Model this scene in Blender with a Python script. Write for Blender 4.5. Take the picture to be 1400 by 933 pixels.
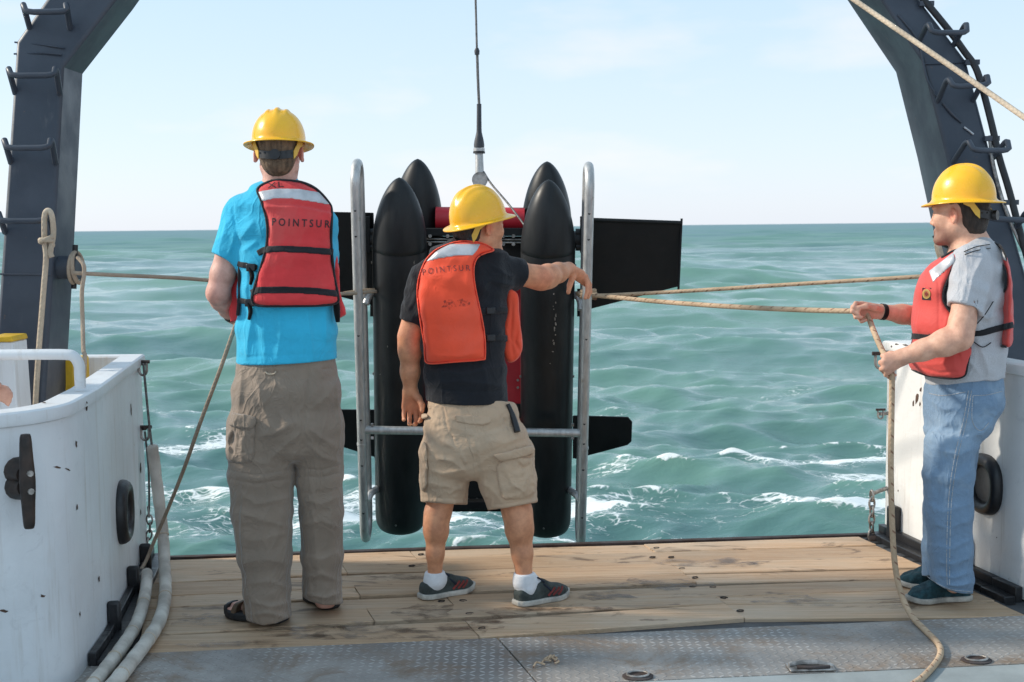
import bpy, bmesh, math, random
import numpy as np
from mathutils import Vector, Matrix, noise as mnoise
from mathutils.bvhtree import BVHTree

for o in list(bpy.data.objects):
    bpy.data.objects.remove(o, do_unlink=True)
SC = bpy.context.scene
COL = SC.collection
f4 = np.float32
rng = np.random.default_rng(7)
random.seed(7)

# ------------------------------------------------------------------ camera
FPX = 1750.0
CAM = np.array([0.0, 0.0, 1.5])
PITCH = math.atan(156.6 / FPX)
ROLL = math.radians(0.592)
_F = np.array([0, math.cos(PITCH), -math.sin(PITCH)])
_r0 = np.array([1.0, 0, 0]); _u0 = np.array([0, math.sin(PITCH), math.cos(PITCH)])
_R = math.cos(ROLL) * _r0 - math.sin(ROLL) * _u0
_U = math.sin(ROLL) * _r0 + math.cos(ROLL) * _u0
cd = bpy.data.cameras.new("camera"); cam = bpy.data.objects.new("camera", cd); COL.objects.link(cam)
cd.sensor_width = 36.0; cd.lens = FPX / 1400 * 36
cd.dof.use_dof = True; cd.dof.focus_distance = 5.15; cd.dof.aperture_fstop = 8.0
cd.clip_start = 0.05; cd.clip_end = 60000
cam.matrix_world = Matrix(((_R[0], _U[0], -_F[0], CAM[0]), (_R[1], _U[1], -_F[1], CAM[1]),
                           (_R[2], _U[2], -_F[2], CAM[2]), (0, 0, 0, 1)))
SC.camera = cam

# ------------------------------------------------------------------ light
SUN_EL = math.radians(32)
SUN_AZ = math.radians(-84)        # from +Y, clockwise positive: the sun stands to the left
world = bpy.data.worlds.new("World"); SC.world = world; world.use_nodes = True
wn = world.node_tree; wn.nodes.clear()
w_out = wn.nodes.new('ShaderNodeOutputWorld'); w_bg = wn.nodes.new('ShaderNodeBackground')
w_sky = wn.nodes.new('ShaderNodeTexSky'); w_sky.sky_type = 'NISHITA'; w_sky.sun_disc = False
w_sky.sun_elevation = SUN_EL; w_sky.sun_rotation = SUN_AZ
w_sky.air_density = 1.0; w_sky.dust_density = 0.6; w_sky.ozone_density = 2.5; w_sky.altitude = 0
w_bg.inputs['Strength'].default_value = 0.125
# thin haze veil and faint streaks of high cloud over the clear sky
w_tc = wn.nodes.new('ShaderNodeTexCoord')
w_map = wn.nodes.new('ShaderNodeMapping'); w_map.inputs['Scale'].default_value = (2.0, 2.0, 6.5)
w_no = wn.nodes.new('ShaderNodeTexNoise'); w_no.inputs['Scale'].default_value = 2.4; w_no.inputs['Detail'].default_value = 5
w_rmp = wn.nodes.new('ShaderNodeMapRange'); w_rmp.inputs[1].default_value = 0.54; w_rmp.inputs[2].default_value = 0.8
w_rmp.inputs[3].default_value = 0.0; w_rmp.inputs[4].default_value = 0.62
w_mix = wn.nodes.new('ShaderNodeMixRGB'); w_mix.inputs[2].default_value = (5.6, 5.15, 5.35, 1)
w_veil = wn.nodes.new('ShaderNodeMixRGB'); w_veil.inputs[0].default_value = 0.8
wn.links.new(w_tc.outputs['Generated'], w_map.inputs[0]); wn.links.new(w_map.outputs[0], w_no.inputs['Vector'])
wn.links.new(w_no.outputs['Fac'], w_rmp.inputs[0]); wn.links.new(w_rmp.outputs[0], w_mix.inputs[0])
w_sep = wn.nodes.new('ShaderNodeSeparateXYZ'); w_grad = wn.nodes.new('ShaderNodeValToRGB'); wn.links.new(w_tc.outputs['Generated'], w_sep.inputs[0]); wn.links.new(w_sep.outputs[2], w_grad.inputs[0])
_e = w_grad.color_ramp.elements; _e[0].position = 0.0; _e[0].color = (4.40, 4.72, 5.35, 1); _e[1].position = 1.0; _e[1].color = (2.6, 3.8, 4.8, 1)
for _p, _c in ((0.06, (4.05, 4.65, 5.30, 1)), (0.17, (3.45, 4.38, 5.2, 1)), (0.45, (3.0, 4.1, 4.95, 1))): _q = _e.new(_p); _q.color = _c
wn.links.new(w_grad.outputs[0], w_veil.inputs[2]); wn.links.new(w_sky.outputs[0], w_veil.inputs[1]); wn.links.new(w_veil.outputs[0], w_mix.inputs[1])
wn.links.new(w_mix.outputs[0], w_bg.inputs['Color']); wn.links.new(w_bg.outputs[0], w_out.inputs[0])

sl = bpy.data.lights.new("sun", 'SUN'); sl.energy = 2.5; sl.angle = math.radians(4.0); sl.color = (1.0, 0.91, 0.78)
so = bpy.data.objects.new("sun", sl); COL.objects.link(so)
_sd = Vector((math.sin(SUN_AZ) * math.cos(SUN_EL), math.cos(SUN_AZ) * math.cos(SUN_EL), math.sin(SUN_EL)))
so.rotation_euler = _sd.to_track_quat('Z', 'Y').to_euler(); so.location = (-6, 0, 9)
SC.view_settings.view_transform = 'Standard'; SC.view_settings.look = 'None'
SC.view_settings.exposure = 0.68; SC.view_settings.gamma = 1.0

# ------------------------------------------------------------------ picture <-> place
def ray(px, py):
    return _F + _R * ((px - 700) / FPX) + _U * ((466.5 - py) / FPX)
def at(px, py, Y):
    d = ray(px, py); return CAM + d * (Y / d[1])
def G(px, py, z=0.0):
    d = ray(px, py); return CAM + d * ((z - CAM[2]) / d[2])
def proj(X, Y, Z):
    X = X - f4(CAM[0]); Y = Y - f4(CAM[1]); Z = Z - f4(CAM[2])
    zf = X * f4(_F[0]) + Y * f4(_F[1]) + Z * f4(_F[2])
    u = (X * f4(_R[0]) + Y * f4(_R[1]) + Z * f4(_R[2])) / zf * f4(FPX) + 700
    v = 466.5 - (X * f4(_U[0]) + Y * f4(_U[1]) + Z * f4(_U[2])) / zf * f4(FPX)
    return u, v
class PF:
    """a measuring plane at depth Y0"""
    def __init__(s, Y0): s.Y0 = Y0; s.S = FPX / Y0
    def __call__(s, px, py, dy=0.0): return at(px, py, s.Y0 + dy)
    def box(s, x0, y0, x1, y1, d0, d1):
        P = np.array([s(x, y, d) for x in (x0, x1) for y in (y0, y1) for d in (d0, d1)])
        return P.min(0), P.max(0)

# ------------------------------------------------------------------ objects
def _setp(o, label=None, cat=None, group=None, kind=None):
    if label: o['label'] = label
    if cat: o['category'] = cat
    if group: o['group'] = group
    if kind: o['kind'] = kind
    return o
BASE = {}
def mk(name, V, Fc, mat, parent=None, base=None, smooth=True, uv=None, col=None):
    V = np.asarray(V, dtype=np.float64).reshape(-1, 3)
    if parent is not None: base = BASE[parent.name]
    if base is None:
        base = (V.min(0) + V.max(0)) / 2; base[2] = V[:, 2].min()
    base = np.asarray(base, float)
    me = bpy.data.meshes.new(name)
    W = V - base
    if isinstance(Fc, np.ndarray) and Fc.ndim == 2:
        n, k = Fc.shape
        me.vertices.add(len(W)); me.vertices.foreach_set('co', W.astype(f4).ravel())
        me.loops.add(n * k); me.loops.foreach_set('vertex_index', Fc.astype(np.int32).ravel())
        me.polygons.add(n)
        me.polygons.foreach_set('loop_start', np.arange(0, n * k, k, dtype=np.int32))
        try: me.polygons.foreach_set('loop_total', np.full(n, k, dtype=np.int32))
        except Exception: pass
        me.update(calc_edges=True); me.validate()
    else:
        me.from_pydata([tuple(v) for v in W], [], [tuple(int(i) for i in f) for f in Fc]); me.update()
    if smooth is True:
        me.polygons.foreach_set('use_smooth', np.ones(len(me.polygons), dtype=bool))
    elif smooth is not False:
        me.polygons.foreach_set('use_smooth', np.ones(len(me.polygons), dtype=bool))
        me.set_sharp_from_angle(angle=math.radians(smooth))
    if uv is not None:
        ul = me.uv_layers.new(name='UVMap'); ul.data.foreach_set('uv', np.asarray(uv, f4).ravel())
    if col is not None:
        at_ = me.color_attributes.new('tint', 'FLOAT_COLOR', 'POINT')
        c4 = np.ones((len(V), 4), f4); c4[:, :col.shape[1]] = col
        at_.data.foreach_set('color', c4.ravel())
    if mat is not None:
        for m in (mat if isinstance(mat, (list, tuple)) else [mat]): me.materials.append(m)
    o = bpy.data.objects.new(name, me); COL.objects.link(o)
    if parent is not None:
        o.parent = parent
    else:
        o.location = base
    BASE[o.name] = base
    return o
def thing(name, label, cat, base, group=None):
    o = bpy.data.objects.new(name, None); COL.objects.link(o); o.location = base; o.empty_display_size = 0.1
    BASE[o.name] = np.asarray(base, float)
    return _setp(o, label, cat, group)

class MB:
    """collects simple solids into one mesh"""
    def __init__(s): s.V = []; s.F = []; s.UV = []; s.n = 0
    def add(s, V, F, uv=None):
        s.F += [tuple(int(i) + s.n for i in f) for f in F]; s.V += [tuple(v) for v in V]; s.n += len(V)
        s.UV += (list(uv) if uv is not None else [(0, 0)] * sum(len(f) for f in F)); return s
    def hexa(s, b, t):
        """four bottom and four top corners (counter-clockwise from above)"""
        s.add(list(b) + list(t), [(3, 2, 1, 0), (4, 5, 6, 7), (0, 1, 5, 4), (1, 2, 6, 5), (2, 3, 7, 6), (3, 0, 4, 7)]); return s
    def box(s, c, size, rz=0.0):
        hx, hy, hz = [q / 2 for q in size]; cs, sn = math.cos(rz), math.sin(rz)
        P = [(c[0] + x * cs - y * sn, c[1] + x * sn + y * cs) for x, y in ((-hx, -hy), (hx, -hy), (hx, hy), (-hx, hy))]
        return s.hexa([(x, y, c[2] - hz) for x, y in P], [(x, y, c[2] + hz) for x, y in P])
    def tube(s, pts, r, n=10, smooth=0, cap=True, closed=False):
        V, F, uv = tube(pts, r, n, smooth, cap, closed); return s.add(V, F, uv)
    def bolt(s, c, axis, r, h, n=8):
        a = Vector(axis).normalized(); c = Vector(c); return s.tube([c, c + a * h], r, n)
    def build(s, name, mat, parent=None, smooth=35, base=None, bevel=0):
        o = mk(name, s.V, s.F, mat, parent, base, smooth, uv=s.UV)
        if bevel:
            b = o.modifiers.new('bevel', 'BEVEL'); b.width = bevel; b.segments = 2; b.limit_method = 'ANGLE'
        return o
def catmull(P, n, closed=False):
    P = np.asarray(P, float); out = []; m = len(P)
    for i in range(m if closed else m - 1):
        if closed: p0, p1, p2, p3 = P[(i - 1) % m], P[i], P[(i + 1) % m], P[(i + 2) % m]
        else: p0, p1, p2, p3 = P[max(i - 1, 0)], P[i], P[i + 1], P[min(i + 2, m - 1)]
        for j in range(n):
            t = j / n
            out.append(0.5 * ((2 * p1) + (-p0 + p2) * t + (2 * p0 - 5 * p1 + 4 * p2 - p3) * t * t + (-p0 + 3 * p1 - 3 * p2 + p3) * t ** 3))
    if not closed: out.append(P[-1])
    return np.array(out)
def tube(pts, r, n=10, smooth=0, cap=True, closed=False):
    P = np.array([np.asarray(p, float) for p in pts])
    rr = np.full(len(P), r, float) if np.isscalar(r) else np.asarray(r, float)
    if smooth:
        Q = catmull(np.c_[P, rr], smooth, closed); P = Q[:, :3]; rr = Q[:, 3]
    m = len(P)
    T = np.roll(P, -1, 0) - np.roll(P, 1, 0) if closed else np.gradient(P, axis=0)
    T /= np.linalg.norm(T, axis=1)[:, None] + 1e-12
    a = np.array([0, 0, 1.0]) if abs(T[0][2]) < 0.9 else np.array([1.0, 0, 0])
    N = np.cross(T[0], a); N /= np.linalg.norm(N)
    V = []; L = 0; ls = []
    for i in range(m):
        if i:
            L += np.linalg.norm(P[i] - P[i - 1])
            N = N - T[i] * np.dot(N, T[i]); N /= np.linalg.norm(N) + 1e-12
        ls.append(L); B = np.cross(T[i], N)
        for j in range(n):
            q = 2 * math.pi * j / n; V.append(P[i] + rr[i] * (math.cos(q) * N + math.sin(q) * B))
    F = []; UV = []
    for i in range(m if closed else m - 1):
        i2 = (i + 1) % m; l2 = ls[i2] if i2 else L + np.linalg.norm(P[0] - P[-1])
        for j in range(n):
            j2 = (j + 1) % n
            F.append((i * n + j, i * n + j2, i2 * n + j2, i2 * n + j)); UV += [(ls[i], j / n), (ls[i], (j + 1) / n), (l2, (j + 1) / n), (l2, j / n)]
    if cap and not closed:
        F.append(tuple(range(n))[::-1]); F.append(tuple((m - 1) * n + j for j in range(n))); UV += [(0, 0)] * (2 * n)
    return V, F, UV
def lathe(profile, c, axis=(0, 0, 1), n=40, ex=1.0):
    """profile = [(r, h)...] about an axis through c"""
    a = Vector(axis).normalized(); u = a.orthogonal().normalized() if abs(a.z) < 0.9 else Vector((1, 0, 0)); u = (u - a * u.dot(a)).normalized(); v = a.cross(u)
    c = Vector(c); V = []; F = []
    for r, h in profile:
        for j in range(n):
            q = 2 * math.pi * j / n; V.append(c + a * h + (u * math.cos(q) + v * math.sin(q) * ex) * max(r, 1e-5))
    for i in range(len(profile) - 1):
        for j in range(n):
            j2 = (j + 1) % n; F.append((i * n + j, i * n + j2, (i + 1) * n + j2, (i + 1) * n + j))
    F.append(tuple(range(n))[::-1]); F.append(tuple((len(profile) - 1) * n + j for j in range(n)))
    return V, F
def prism(poly, d, n2):
    """closed polygon (3-D points) given thickness d along n2"""
    P = [np.asarray(p, float) for p in poly]; n2 = np.asarray(n2, float); n = len(P)
    V = P + [p + n2 * d for p in P]
    F = [tuple(range(n))[::-1], tuple(range(n, 2 * n))] + [(i, (i + 1) % n, n + (i + 1) % n, n + i) for i in range(n)]
    return V, F

# ------------------------------------------------------------------ materials
def NT(name):
    m = bpy.data.materials.new(name); m.use_nodes = True; nt = m.node_tree
    return m, nt, nt.nodes['Principled BSDF']
def N(nt, typ, **kw):
    n = nt.nodes.new(typ)
    for k, v in kw.items():
        if k.startswith('i_'):
            key = k[2:]; key = int(key) if key.isdigit() else key
            n.inputs[key].default_value = v
        else: setattr(n, k, v)
    return n
def c4(c): return (c[0], c[1], c[2], 1)
def noise_n(nt, vec, scale, detail=4, rough=0.55, dist=0.0):
    n = N(nt, 'ShaderNodeTexNoise'); n.inputs['Scale'].default_value = scale; n.inputs['Detail'].default_value = detail
    n.inputs['Roughness'].default_value = rough; n.inputs['Distortion'].default_value = dist
    if vec is not None: nt.links.new(vec, n.inputs['Vector'])
    return n.outputs['Fac']
def rampf(nt, src, a, b, lo=0.0, hi=1.0):
    r = N(nt, 'ShaderNodeMapRange'); r.interpolation_type = 'SMOOTHSTEP'
    for i, q in enumerate((a, b, lo, hi)): r.inputs[i + 1].default_value = q
    nt.links.new(src, r.inputs[0]); return r.outputs[0]
def mixc(nt, fac, a, b, mode='MIX'):
    m = N(nt, 'ShaderNodeMixRGB', blend_type=mode)
    for i, q in enumerate((fac, a, b)):
        if hasattr(q, 'is_output') or hasattr(q, 'links'): nt.links.new(q, m.inputs[i])
        else: m.inputs[i].default_value = q if i == 0 else c4(q)
    return m.outputs[0]
def mathn(nt, op, a, b=0.0, clamp=False):
    m = N(nt, 'ShaderNodeMath', operation=op, use_clamp=clamp)
    for i, q in enumerate((a, b)):
        if hasattr(q, 'links'): nt.links.new(q, m.inputs[i])
        else: m.inputs[i].default_value = q
    return m.outputs[0]
def ocoord(nt, scale=(1, 1, 1), src='Object', rot=(0, 0, 0)):
    t = N(nt, 'ShaderNodeTexCoord'); mp = N(nt, 'ShaderNodeMapping'); mp.inputs['Scale'].default_value = scale; mp.inputs['Rotation'].default_value = rot
    nt.links.new(t.outputs[src], mp.inputs[0]); return mp.outputs[0]
def bumpn(nt, bs, h, strength=0.3, dist=0.01):
    b = N(nt, 'ShaderNodeBump'); b.inputs['Strength'].default_value = strength; b.inputs['Distance'].default_value = dist
    nt.links.new(h, b.inputs['Height']); nt.links.new(b.outputs[0], bs.inputs['Normal']); return b
def pm(name, col, rough=0.6, var=0.15, scale=6.0, bump=0.15, bscale=60.0, metal=0.0, spec=0.5, coat=0.0, bdist=0.004, sheen=0.0, stretch=(1, 1, 1), tint=False, col2=None):
    m, nt, bs = NT(name); co = ocoord(nt, stretch)
    n1 = noise_n(nt, co, scale, 6, 0.6)
    dark = tuple(c * (1 - var * 1.6) for c in col); lite = col2 or tuple(min(c * (1 + var), 0.95) for c in col)
    c = mixc(nt, rampf(nt, n1, 0.3, 0.7), dark, lite)
    if tint:
        a = N(nt, 'ShaderNodeVertexColor', layer_name='tint'); c = mixc(nt, 1.0, c, a.outputs[0], 'MULTIPLY')
    nt.links.new(c, bs.inputs['Base Color'])
    r2 = rampf(nt, noise_n(nt, co, scale * 3, 3), 0.3, 0.7, max(rough - 0.08, 0), min(rough + 0.1, 1)); nt.links.new(r2, bs.inputs['Roughness'])
    bs.inputs['Metallic'].default_value = metal; bs.inputs['Specular IOR Level'].default_value = spec
    bs.inputs['Coat Weight'].default_value = coat; bs.inputs['Coat Roughness'].default_value = 0.12
    bs.inputs['Sheen Weight'].default_value = sheen
    if bump: bumpn(nt, bs, noise_n(nt, co, bscale, 4), bump, bdist)
    return m
def fabric(name, col, weave=900, rough=0.85, var=0.12, bump=0.25, sheen=0.15, heather=0.0, big=5.0, fade=None, crease=0.9):
    m, nt, bs = NT(name); co = ocoord(nt)
    c = mixc(nt, rampf(nt, noise_n(nt, co, big, 5, 0.6), 0.3, 0.7), tuple(q * (1 - var) for q in col), tuple(min(1, q * (1 + var)) for q in col))
    if heather: c = mixc(nt, rampf(nt, noise_n(nt, co, 260, 3, 0.8), 0.35, 0.65), c, tuple(q * (1 - heather) for q in col))
    if fade:
        c = mixc(nt, rampf(nt, noise_n(nt, co, 3.2, 6, 0.65, 0.6), 0.45, 0.7, 0, fade[1]), c, fade[0])
    a = N(nt, 'ShaderNodeVertexColor', layer_name='tint'); c = mixc(nt, 1.0, c, a.outputs[0], 'MULTIPLY')
    nt.links.new(c, bs.inputs['Base Color']); bs.inputs['Roughness'].default_value = rough
    bs.inputs['Specular IOR Level'].default_value = 0.25; bs.inputs['Sheen Weight'].default_value = sheen
    w1 = N(nt, 'ShaderNodeTexWave', wave_type='BANDS', bands_direction='DIAGONAL'); w1.inputs['Scale'].default_value = weave / 6.0; w1.inputs['Distortion'].default_value = 1.5
    nt.links.new(co, w1.inputs['Vector'])
    h = mathn(nt, 'ADD', mathn(nt, 'MULTIPLY', w1.outputs['Fac'], 0.12), mathn(nt, 'ADD', mathn(nt, 'MULTIPLY', noise_n(nt, co, 38, 4), 0.5), mathn(nt, 'MULTIPLY', noise_n(nt, co, 140, 2), 0.3)))
    def ridge(s, rot, sc):
        q = ocoord(nt, s, 'Object', rot); n_ = noise_n(nt, q, sc, 3, 0.5, 1.1); return mathn(nt, 'SUBTRACT', 1.0, mathn(nt, 'MULTIPLY', mathn(nt, 'ABSOLUTE', mathn(nt, 'SUBTRACT', n_, 0.5)), 7.0), True)
    cr = mathn(nt, 'MAXIMUM', ridge((1, 1, 0.45), (0.3, 0.2, 0.5), 6.5), mathn(nt, 'MULTIPLY', ridge((1, 1, 1.5), (-0.5, 0.4, 0.1), 9.0), 0.7))
    h = mathn(nt, 'ADD', h, mathn(nt, 'MULTIPLY', mathn(nt, 'POWER', cr, 2.0), crease))
    bumpn(nt, bs, h, bump, 0.008)
    return m
# ------------------------------------------------------------------ implicit surfaces: cloth, skin, foam
def smin(a, b, k):
    if k <= 0: return np.minimum(a, b)
    h = np.maximum(f4(k) - np.abs(a - b), 0) / f4(k); return np.minimum(a, b) - h * h * f4(k * 0.25)
def smax(a, b, k): return -smin(-a, -b, k)
def unit(v): v = np.asarray(v, float); return v / (np.linalg.norm(v) + 1e-12)
class Vol:
    def __init__(s, lo, hi, h):
        s.h = h; s.lo = np.asarray(lo, float); n = np.ceil((np.asarray(hi) - s.lo) / h).astype(int) + 1
        s.ax = [(s.lo[i] + h * np.arange(n[i])).astype(f4) for i in range(3)]; s.F = np.full(tuple(n), 0.3, f4); s._pix = None
    def like(s, F=None):
        v = Vol.__new__(Vol); v.h = s.h; v.lo = s.lo; v.ax = s.ax; v._pix = s._pix
        v.F = np.full(s.F.shape, 0.3, f4) if F is None else F; return v
    def full(s): return s.ax[0][:, None, None], s.ax[1][None, :, None], s.ax[2][None, None, :]
    def pix(s):
        if s._pix is None: s._pix = proj(*s.full())
        return s._pix
    def _sl(s, lo, hi, pad):
        out = []
        for i in range(3):
            a = int(math.floor((lo[i] - pad - s.lo[i]) / s.h)); b = int(math.ceil((hi[i] + pad - s.lo[i]) / s.h)) + 1
            n = s.F.shape[i]; out.append(slice(min(max(a, 0), n), min(max(b, 0), n)))
        return tuple(out)
    def _go(s, lo, hi, k, op, fn):
        sl = s._sl(lo, hi, (k if op == 'u' else 0.6 * k) + 3 * s.h)
        X = s.ax[0][sl[0]][:, None, None]; Y = s.ax[1][sl[1]][None, :, None]; Z = s.ax[2][sl[2]][None, None, :]
        if X.size * Y.size * Z.size == 0: return s
        d = fn(X, Y, Z)
        s.F[sl] = smin(s.F[sl], d, k) if op == 'u' else smax(s.F[sl], -d, k)
        return s
    def cone(s, a, b, ra, rb, k=0.01, op='u'):
        a = np.asarray(a, float); b = np.asarray(b, float); ba = b - a; L2 = max(float(ba @ ba), 1e-12); r = max(ra, rb)
        def fn(X, Y, Z):
            x = X - f4(a[0]); y = Y - f4(a[1]); z = Z - f4(a[2])
            t = np.clip((x * f4(ba[0]) + y * f4(ba[1]) + z * f4(ba[2])) / f4(L2), 0, 1)
            return np.sqrt((x - t * f4(ba[0])) ** 2 + (y - t * f4(ba[1])) ** 2 + (z - t * f4(ba[2])) ** 2) - (f4(ra) + f4(rb - ra) * t)
        return s._go(np.minimum(a, b) - r, np.maximum(a, b) + r, k, op, fn)
    def chain(s, pts, rs, k=0.01):
        for i in range(len(pts) - 1): s.cone(pts[i], pts[i + 1], rs[i], rs[i + 1], k)
        return s
    def ell(s, c, r, R=None, k=0.01, op='u'):
        c = np.asarray(c, float); R = np.eye(3) if R is None else np.asarray(R, float); m = max(r)
        def fn(X, Y, Z):
            x = X - f4(c[0]); y = Y - f4(c[1]); z = Z - f4(c[2]); q = []
            for i in range(3): q.append(x * f4(R[i][0]) + y * f4(R[i][1]) + z * f4(R[i][2]))
            k0 = np.sqrt(sum((q[i] / f4(r[i])) ** 2 for i in range(3))); k1 = np.sqrt(sum((q[i] / f4(r[i] ** 2)) ** 2 for i in range(3)))
            return k0 * (k0 - 1) / (k1 + f4(1e-6))
        return s._go(c - m, c + m, k, op, fn)
    def seg(s, A, B, ra, rb, U, k=0.01, n=2.0):
        """tapered limb of elliptical section; ra, rb = (across U, across the other axis)"""
        A = np.asarray(A, float); B = np.asarray(B, float); W = B - A; L = np.linalg.norm(W); W = W / L
        U = np.asarray(U, float); U = unit(U - W * (U @ W)); Vv = np.cross(W, U); m = max(ra + rb)
        def fn(X, Y, Z):
            x = X - f4(A[0]); y = Y - f4(A[1]); z = Z - f4(A[2])
            w = x * f4(W[0]) + y * f4(W[1]) + z * f4(W[2]); t = np.clip(w / f4(L), 0, 1); ax = w - t * f4(L)
            u = x * f4(U[0]) + y * f4(U[1]) + z * f4(U[2]); v = x * f4(Vv[0]) + y * f4(Vv[1]) + z * f4(Vv[2])
            a = f4(ra[0]) + f4(rb[0] - ra[0]) * t; b = f4(ra[1]) + f4(rb[1] - ra[1]) * t; mn = np.minimum(a, b)
            if n == 2.0: q = np.sqrt((u / a) ** 2 + (v / b) ** 2 + (ax / (mn * f4(0.6))) ** 2)
            else: q = ((np.abs(u) / a) ** f4(n) + (np.abs(v) / b) ** f4(n) + (np.abs(ax) / (mn * f4(0.6))) ** f4(n)) ** f4(1 / n)
            return (q - 1) * mn
        return s._go(np.minimum(A, B) - m, np.maximum(A, B) + m, k, 'u', fn)
    def loft(s, st, U=(1, 0, 0), k=0.02, n=2.0):
        for i in range(len(st) - 1): s.seg(st[i][0], st[i + 1][0], st[i][1:3], st[i + 1][1:3], U, k, n)
        return s
    def plane(s, p, nrm, k=0.004):
        """keep the side the normal points away from"""
        nrm = unit(nrm); X, Y, Z = s.full()
        s.F = smax(s.F, ((X - f4(p[0])) * f4(nrm[0]) + (Y - f4(p[1])) * f4(nrm[1]) + (Z - f4(p[2])) * f4(nrm[2])).astype(f4), k); return s
    def near(s, w):
        idx = np.nonzero(np.abs(s.F) < w); return idx, s.ax[0][idx[0]], s.ax[1][idx[1]], s.ax[2][idx[2]]
    def disp(s, fn, w=0.03):
        idx, x, y, z = s.near(w); s.F[idx] += fn(x, y, z).astype(f4); return s
    def wrinkle(s, amp, freq, seed, stretch=(1, 1, 1), w=0.03, n=7):
        r = np.random.default_rng(seed); K = [(r.normal(size=3) * freq * np.asarray(stretch) * r.uniform(0.6, 1.7), r.uniform(0, 6.28), r.uniform(0.5, 1)) for _ in range(n)]
        def fn(x, y, z):
            t = 0
            for (k_, p_, a_) in K: t = t + a_ * np.sin(k_[0] * x + k_[1] * y + k_[2] * z + p_ + 1.3 * np.sin(0.4 * k_[1] * x + 0.37 * k_[2] * y - 0.45 * k_[0] * z))
            return -amp * t / math.sqrt(n)
        return s.disp(fn, w)
    def folds(s, items, S, w=0.03):
        """cloth folds and seams: items = (pixel polyline, height in m, half width in px)"""
        idx, x, y, z = s.near(w); u, v = proj(x, y, z); tot = np.zeros(len(u), f4)
        for P, amp, wd in items:
            P = np.asarray(P, float); L = sum(math.dist(P[i], P[i + 1]) for i in range(len(P) - 1)); acc = 0
            x0, y0 = P.min(0) - 3 * wd; x1, y1 = P.max(0) + 3 * wd
            sel = np.nonzero((u > x0) & (u < x1) & (v > y0) & (v < y1))[0]
            if len(sel) == 0: continue
            uu, vv = u[sel], v[sel]; best = np.full(len(sel), 1e9, f4); bt = np.zeros(len(sel), f4)
            for i in range(len(P) - 1):
                dx, dy = P[i + 1] - P[i]; l2 = dx * dx + dy * dy
                t = np.clip(((uu - P[i][0]) * dx + (vv - P[i][1]) * dy) / l2, 0, 1)
                d = np.hypot(uu - P[i][0] - t * dx, vv - P[i][1] - t * dy); m = d < best
                best = np.where(m, d, best); bt = np.where(m, (acc + t * math.sqrt(l2)) / L, bt); acc += math.sqrt(l2)
            end = np.clip(np.minimum(bt, 1 - bt) * 5, 0, 1)
            tot[sel] -= amp * (np.exp(-(best / wd) ** 2) if amp < 0 else 1.9 * np.exp(-1.4 * np.sqrt((best / wd) ** 2 + .04)) ) * (0.25 + 0.75 * end)
        s.F[idx] += tot; return s
    def mesh(s, smooth=1): 
        V, Q = nets(s.F, s.lo, s.h)
        for _ in range(smooth): V = lap(V, Q, 0.5)
        return V, Q
def nets(F, lo, h):
    ins = F < 0; n = F.shape
    c = np.zeros(tuple(q - 1 for q in n), np.int8)
    for i in (0, 1):
        for j in (0, 1):
            for k in (0, 1): c += ins[i:n[0] - 1 + i, j:n[1] - 1 + j, k:n[2] - 1 + k]
    mix = (c > 0) & (c < 8); idx = np.argwhere(mix); vid = np.full(c.shape, -1, np.int32); vid[mix] = np.arange(len(idx))
    acc = np.zeros((len(idx), 3)); cnt = np.zeros(len(idx)); o = [(0, 0, 0), (1, 0, 0), (0, 1, 0), (1, 1, 0), (0, 0, 1), (1, 0, 1), (0, 1, 1), (1, 1, 1)]
    fv = [F[idx[:, 0] + q[0], idx[:, 1] + q[1], idx[:, 2] + q[2]] for q in o]
    for a in range(8):
        for b in range(a + 1, 8):
            if sum(abs(o[a][i] - o[b][i]) for i in range(3)) != 1: continue
            m = (fv[a] < 0) != (fv[b] < 0); t = np.where(m, fv[a] / np.where(m, fv[a] - fv[b], 1), 0)
            for i in range(3): acc[:, i] += np.where(m, o[a][i] + (o[b][i] - o[a][i]) * t, 0)
            cnt += m
    V = np.asarray(lo) + h * (idx + acc / np.maximum(cnt, 1)[:, None]); Q = []
    for ax in range(3):
        b1, b2 = (ax + 1) % 3, (ax + 2) % 3
        s0 = [slice(None)] * 3; s1 = [slice(None)] * 3; s0[ax] = slice(0, n[ax] - 1); s1[ax] = slice(1, n[ax])
        for q in (b1, b2): s0[q] = s1[q] = slice(1, n[q] - 1)
        A = ins[tuple(s0)]; B = ins[tuple(s1)]; e = np.argwhere(A != B)
        if len(e) == 0: continue
        fl = A[tuple(e.T)]; e[:, b1] += 1; e[:, b2] += 1; q4 = []
        for d1, d2 in ((1, 1), (0, 1), (0, 0), (1, 0)):
            t = e.copy(); t[:, b1] -= d1; t[:, b2] -= d2; q4.append(vid[tuple(t.T)])
        q4 = np.stack(q4, 1); q4[~fl] = q4[~fl][:, ::-1]; Q.append(q4)
    return V, np.concatenate(Q) if Q else np.zeros((0, 4), int)
def lap(V, Q, f):
    n = len(V); s = np.zeros((n, 3)); c = np.zeros(n)
    for a, b in ((0, 1), (1, 2), (2, 3), (3, 0)):
        for p, q in ((a, b), (b, a)):
            for i in range(3): s[:, i] += np.bincount(Q[:, p], V[Q[:, q], i], n)
            c += np.bincount(Q[:, p], minlength=n)
    return V * (1 - f) + f * s / np.maximum(c, 1)[:, None]
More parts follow.
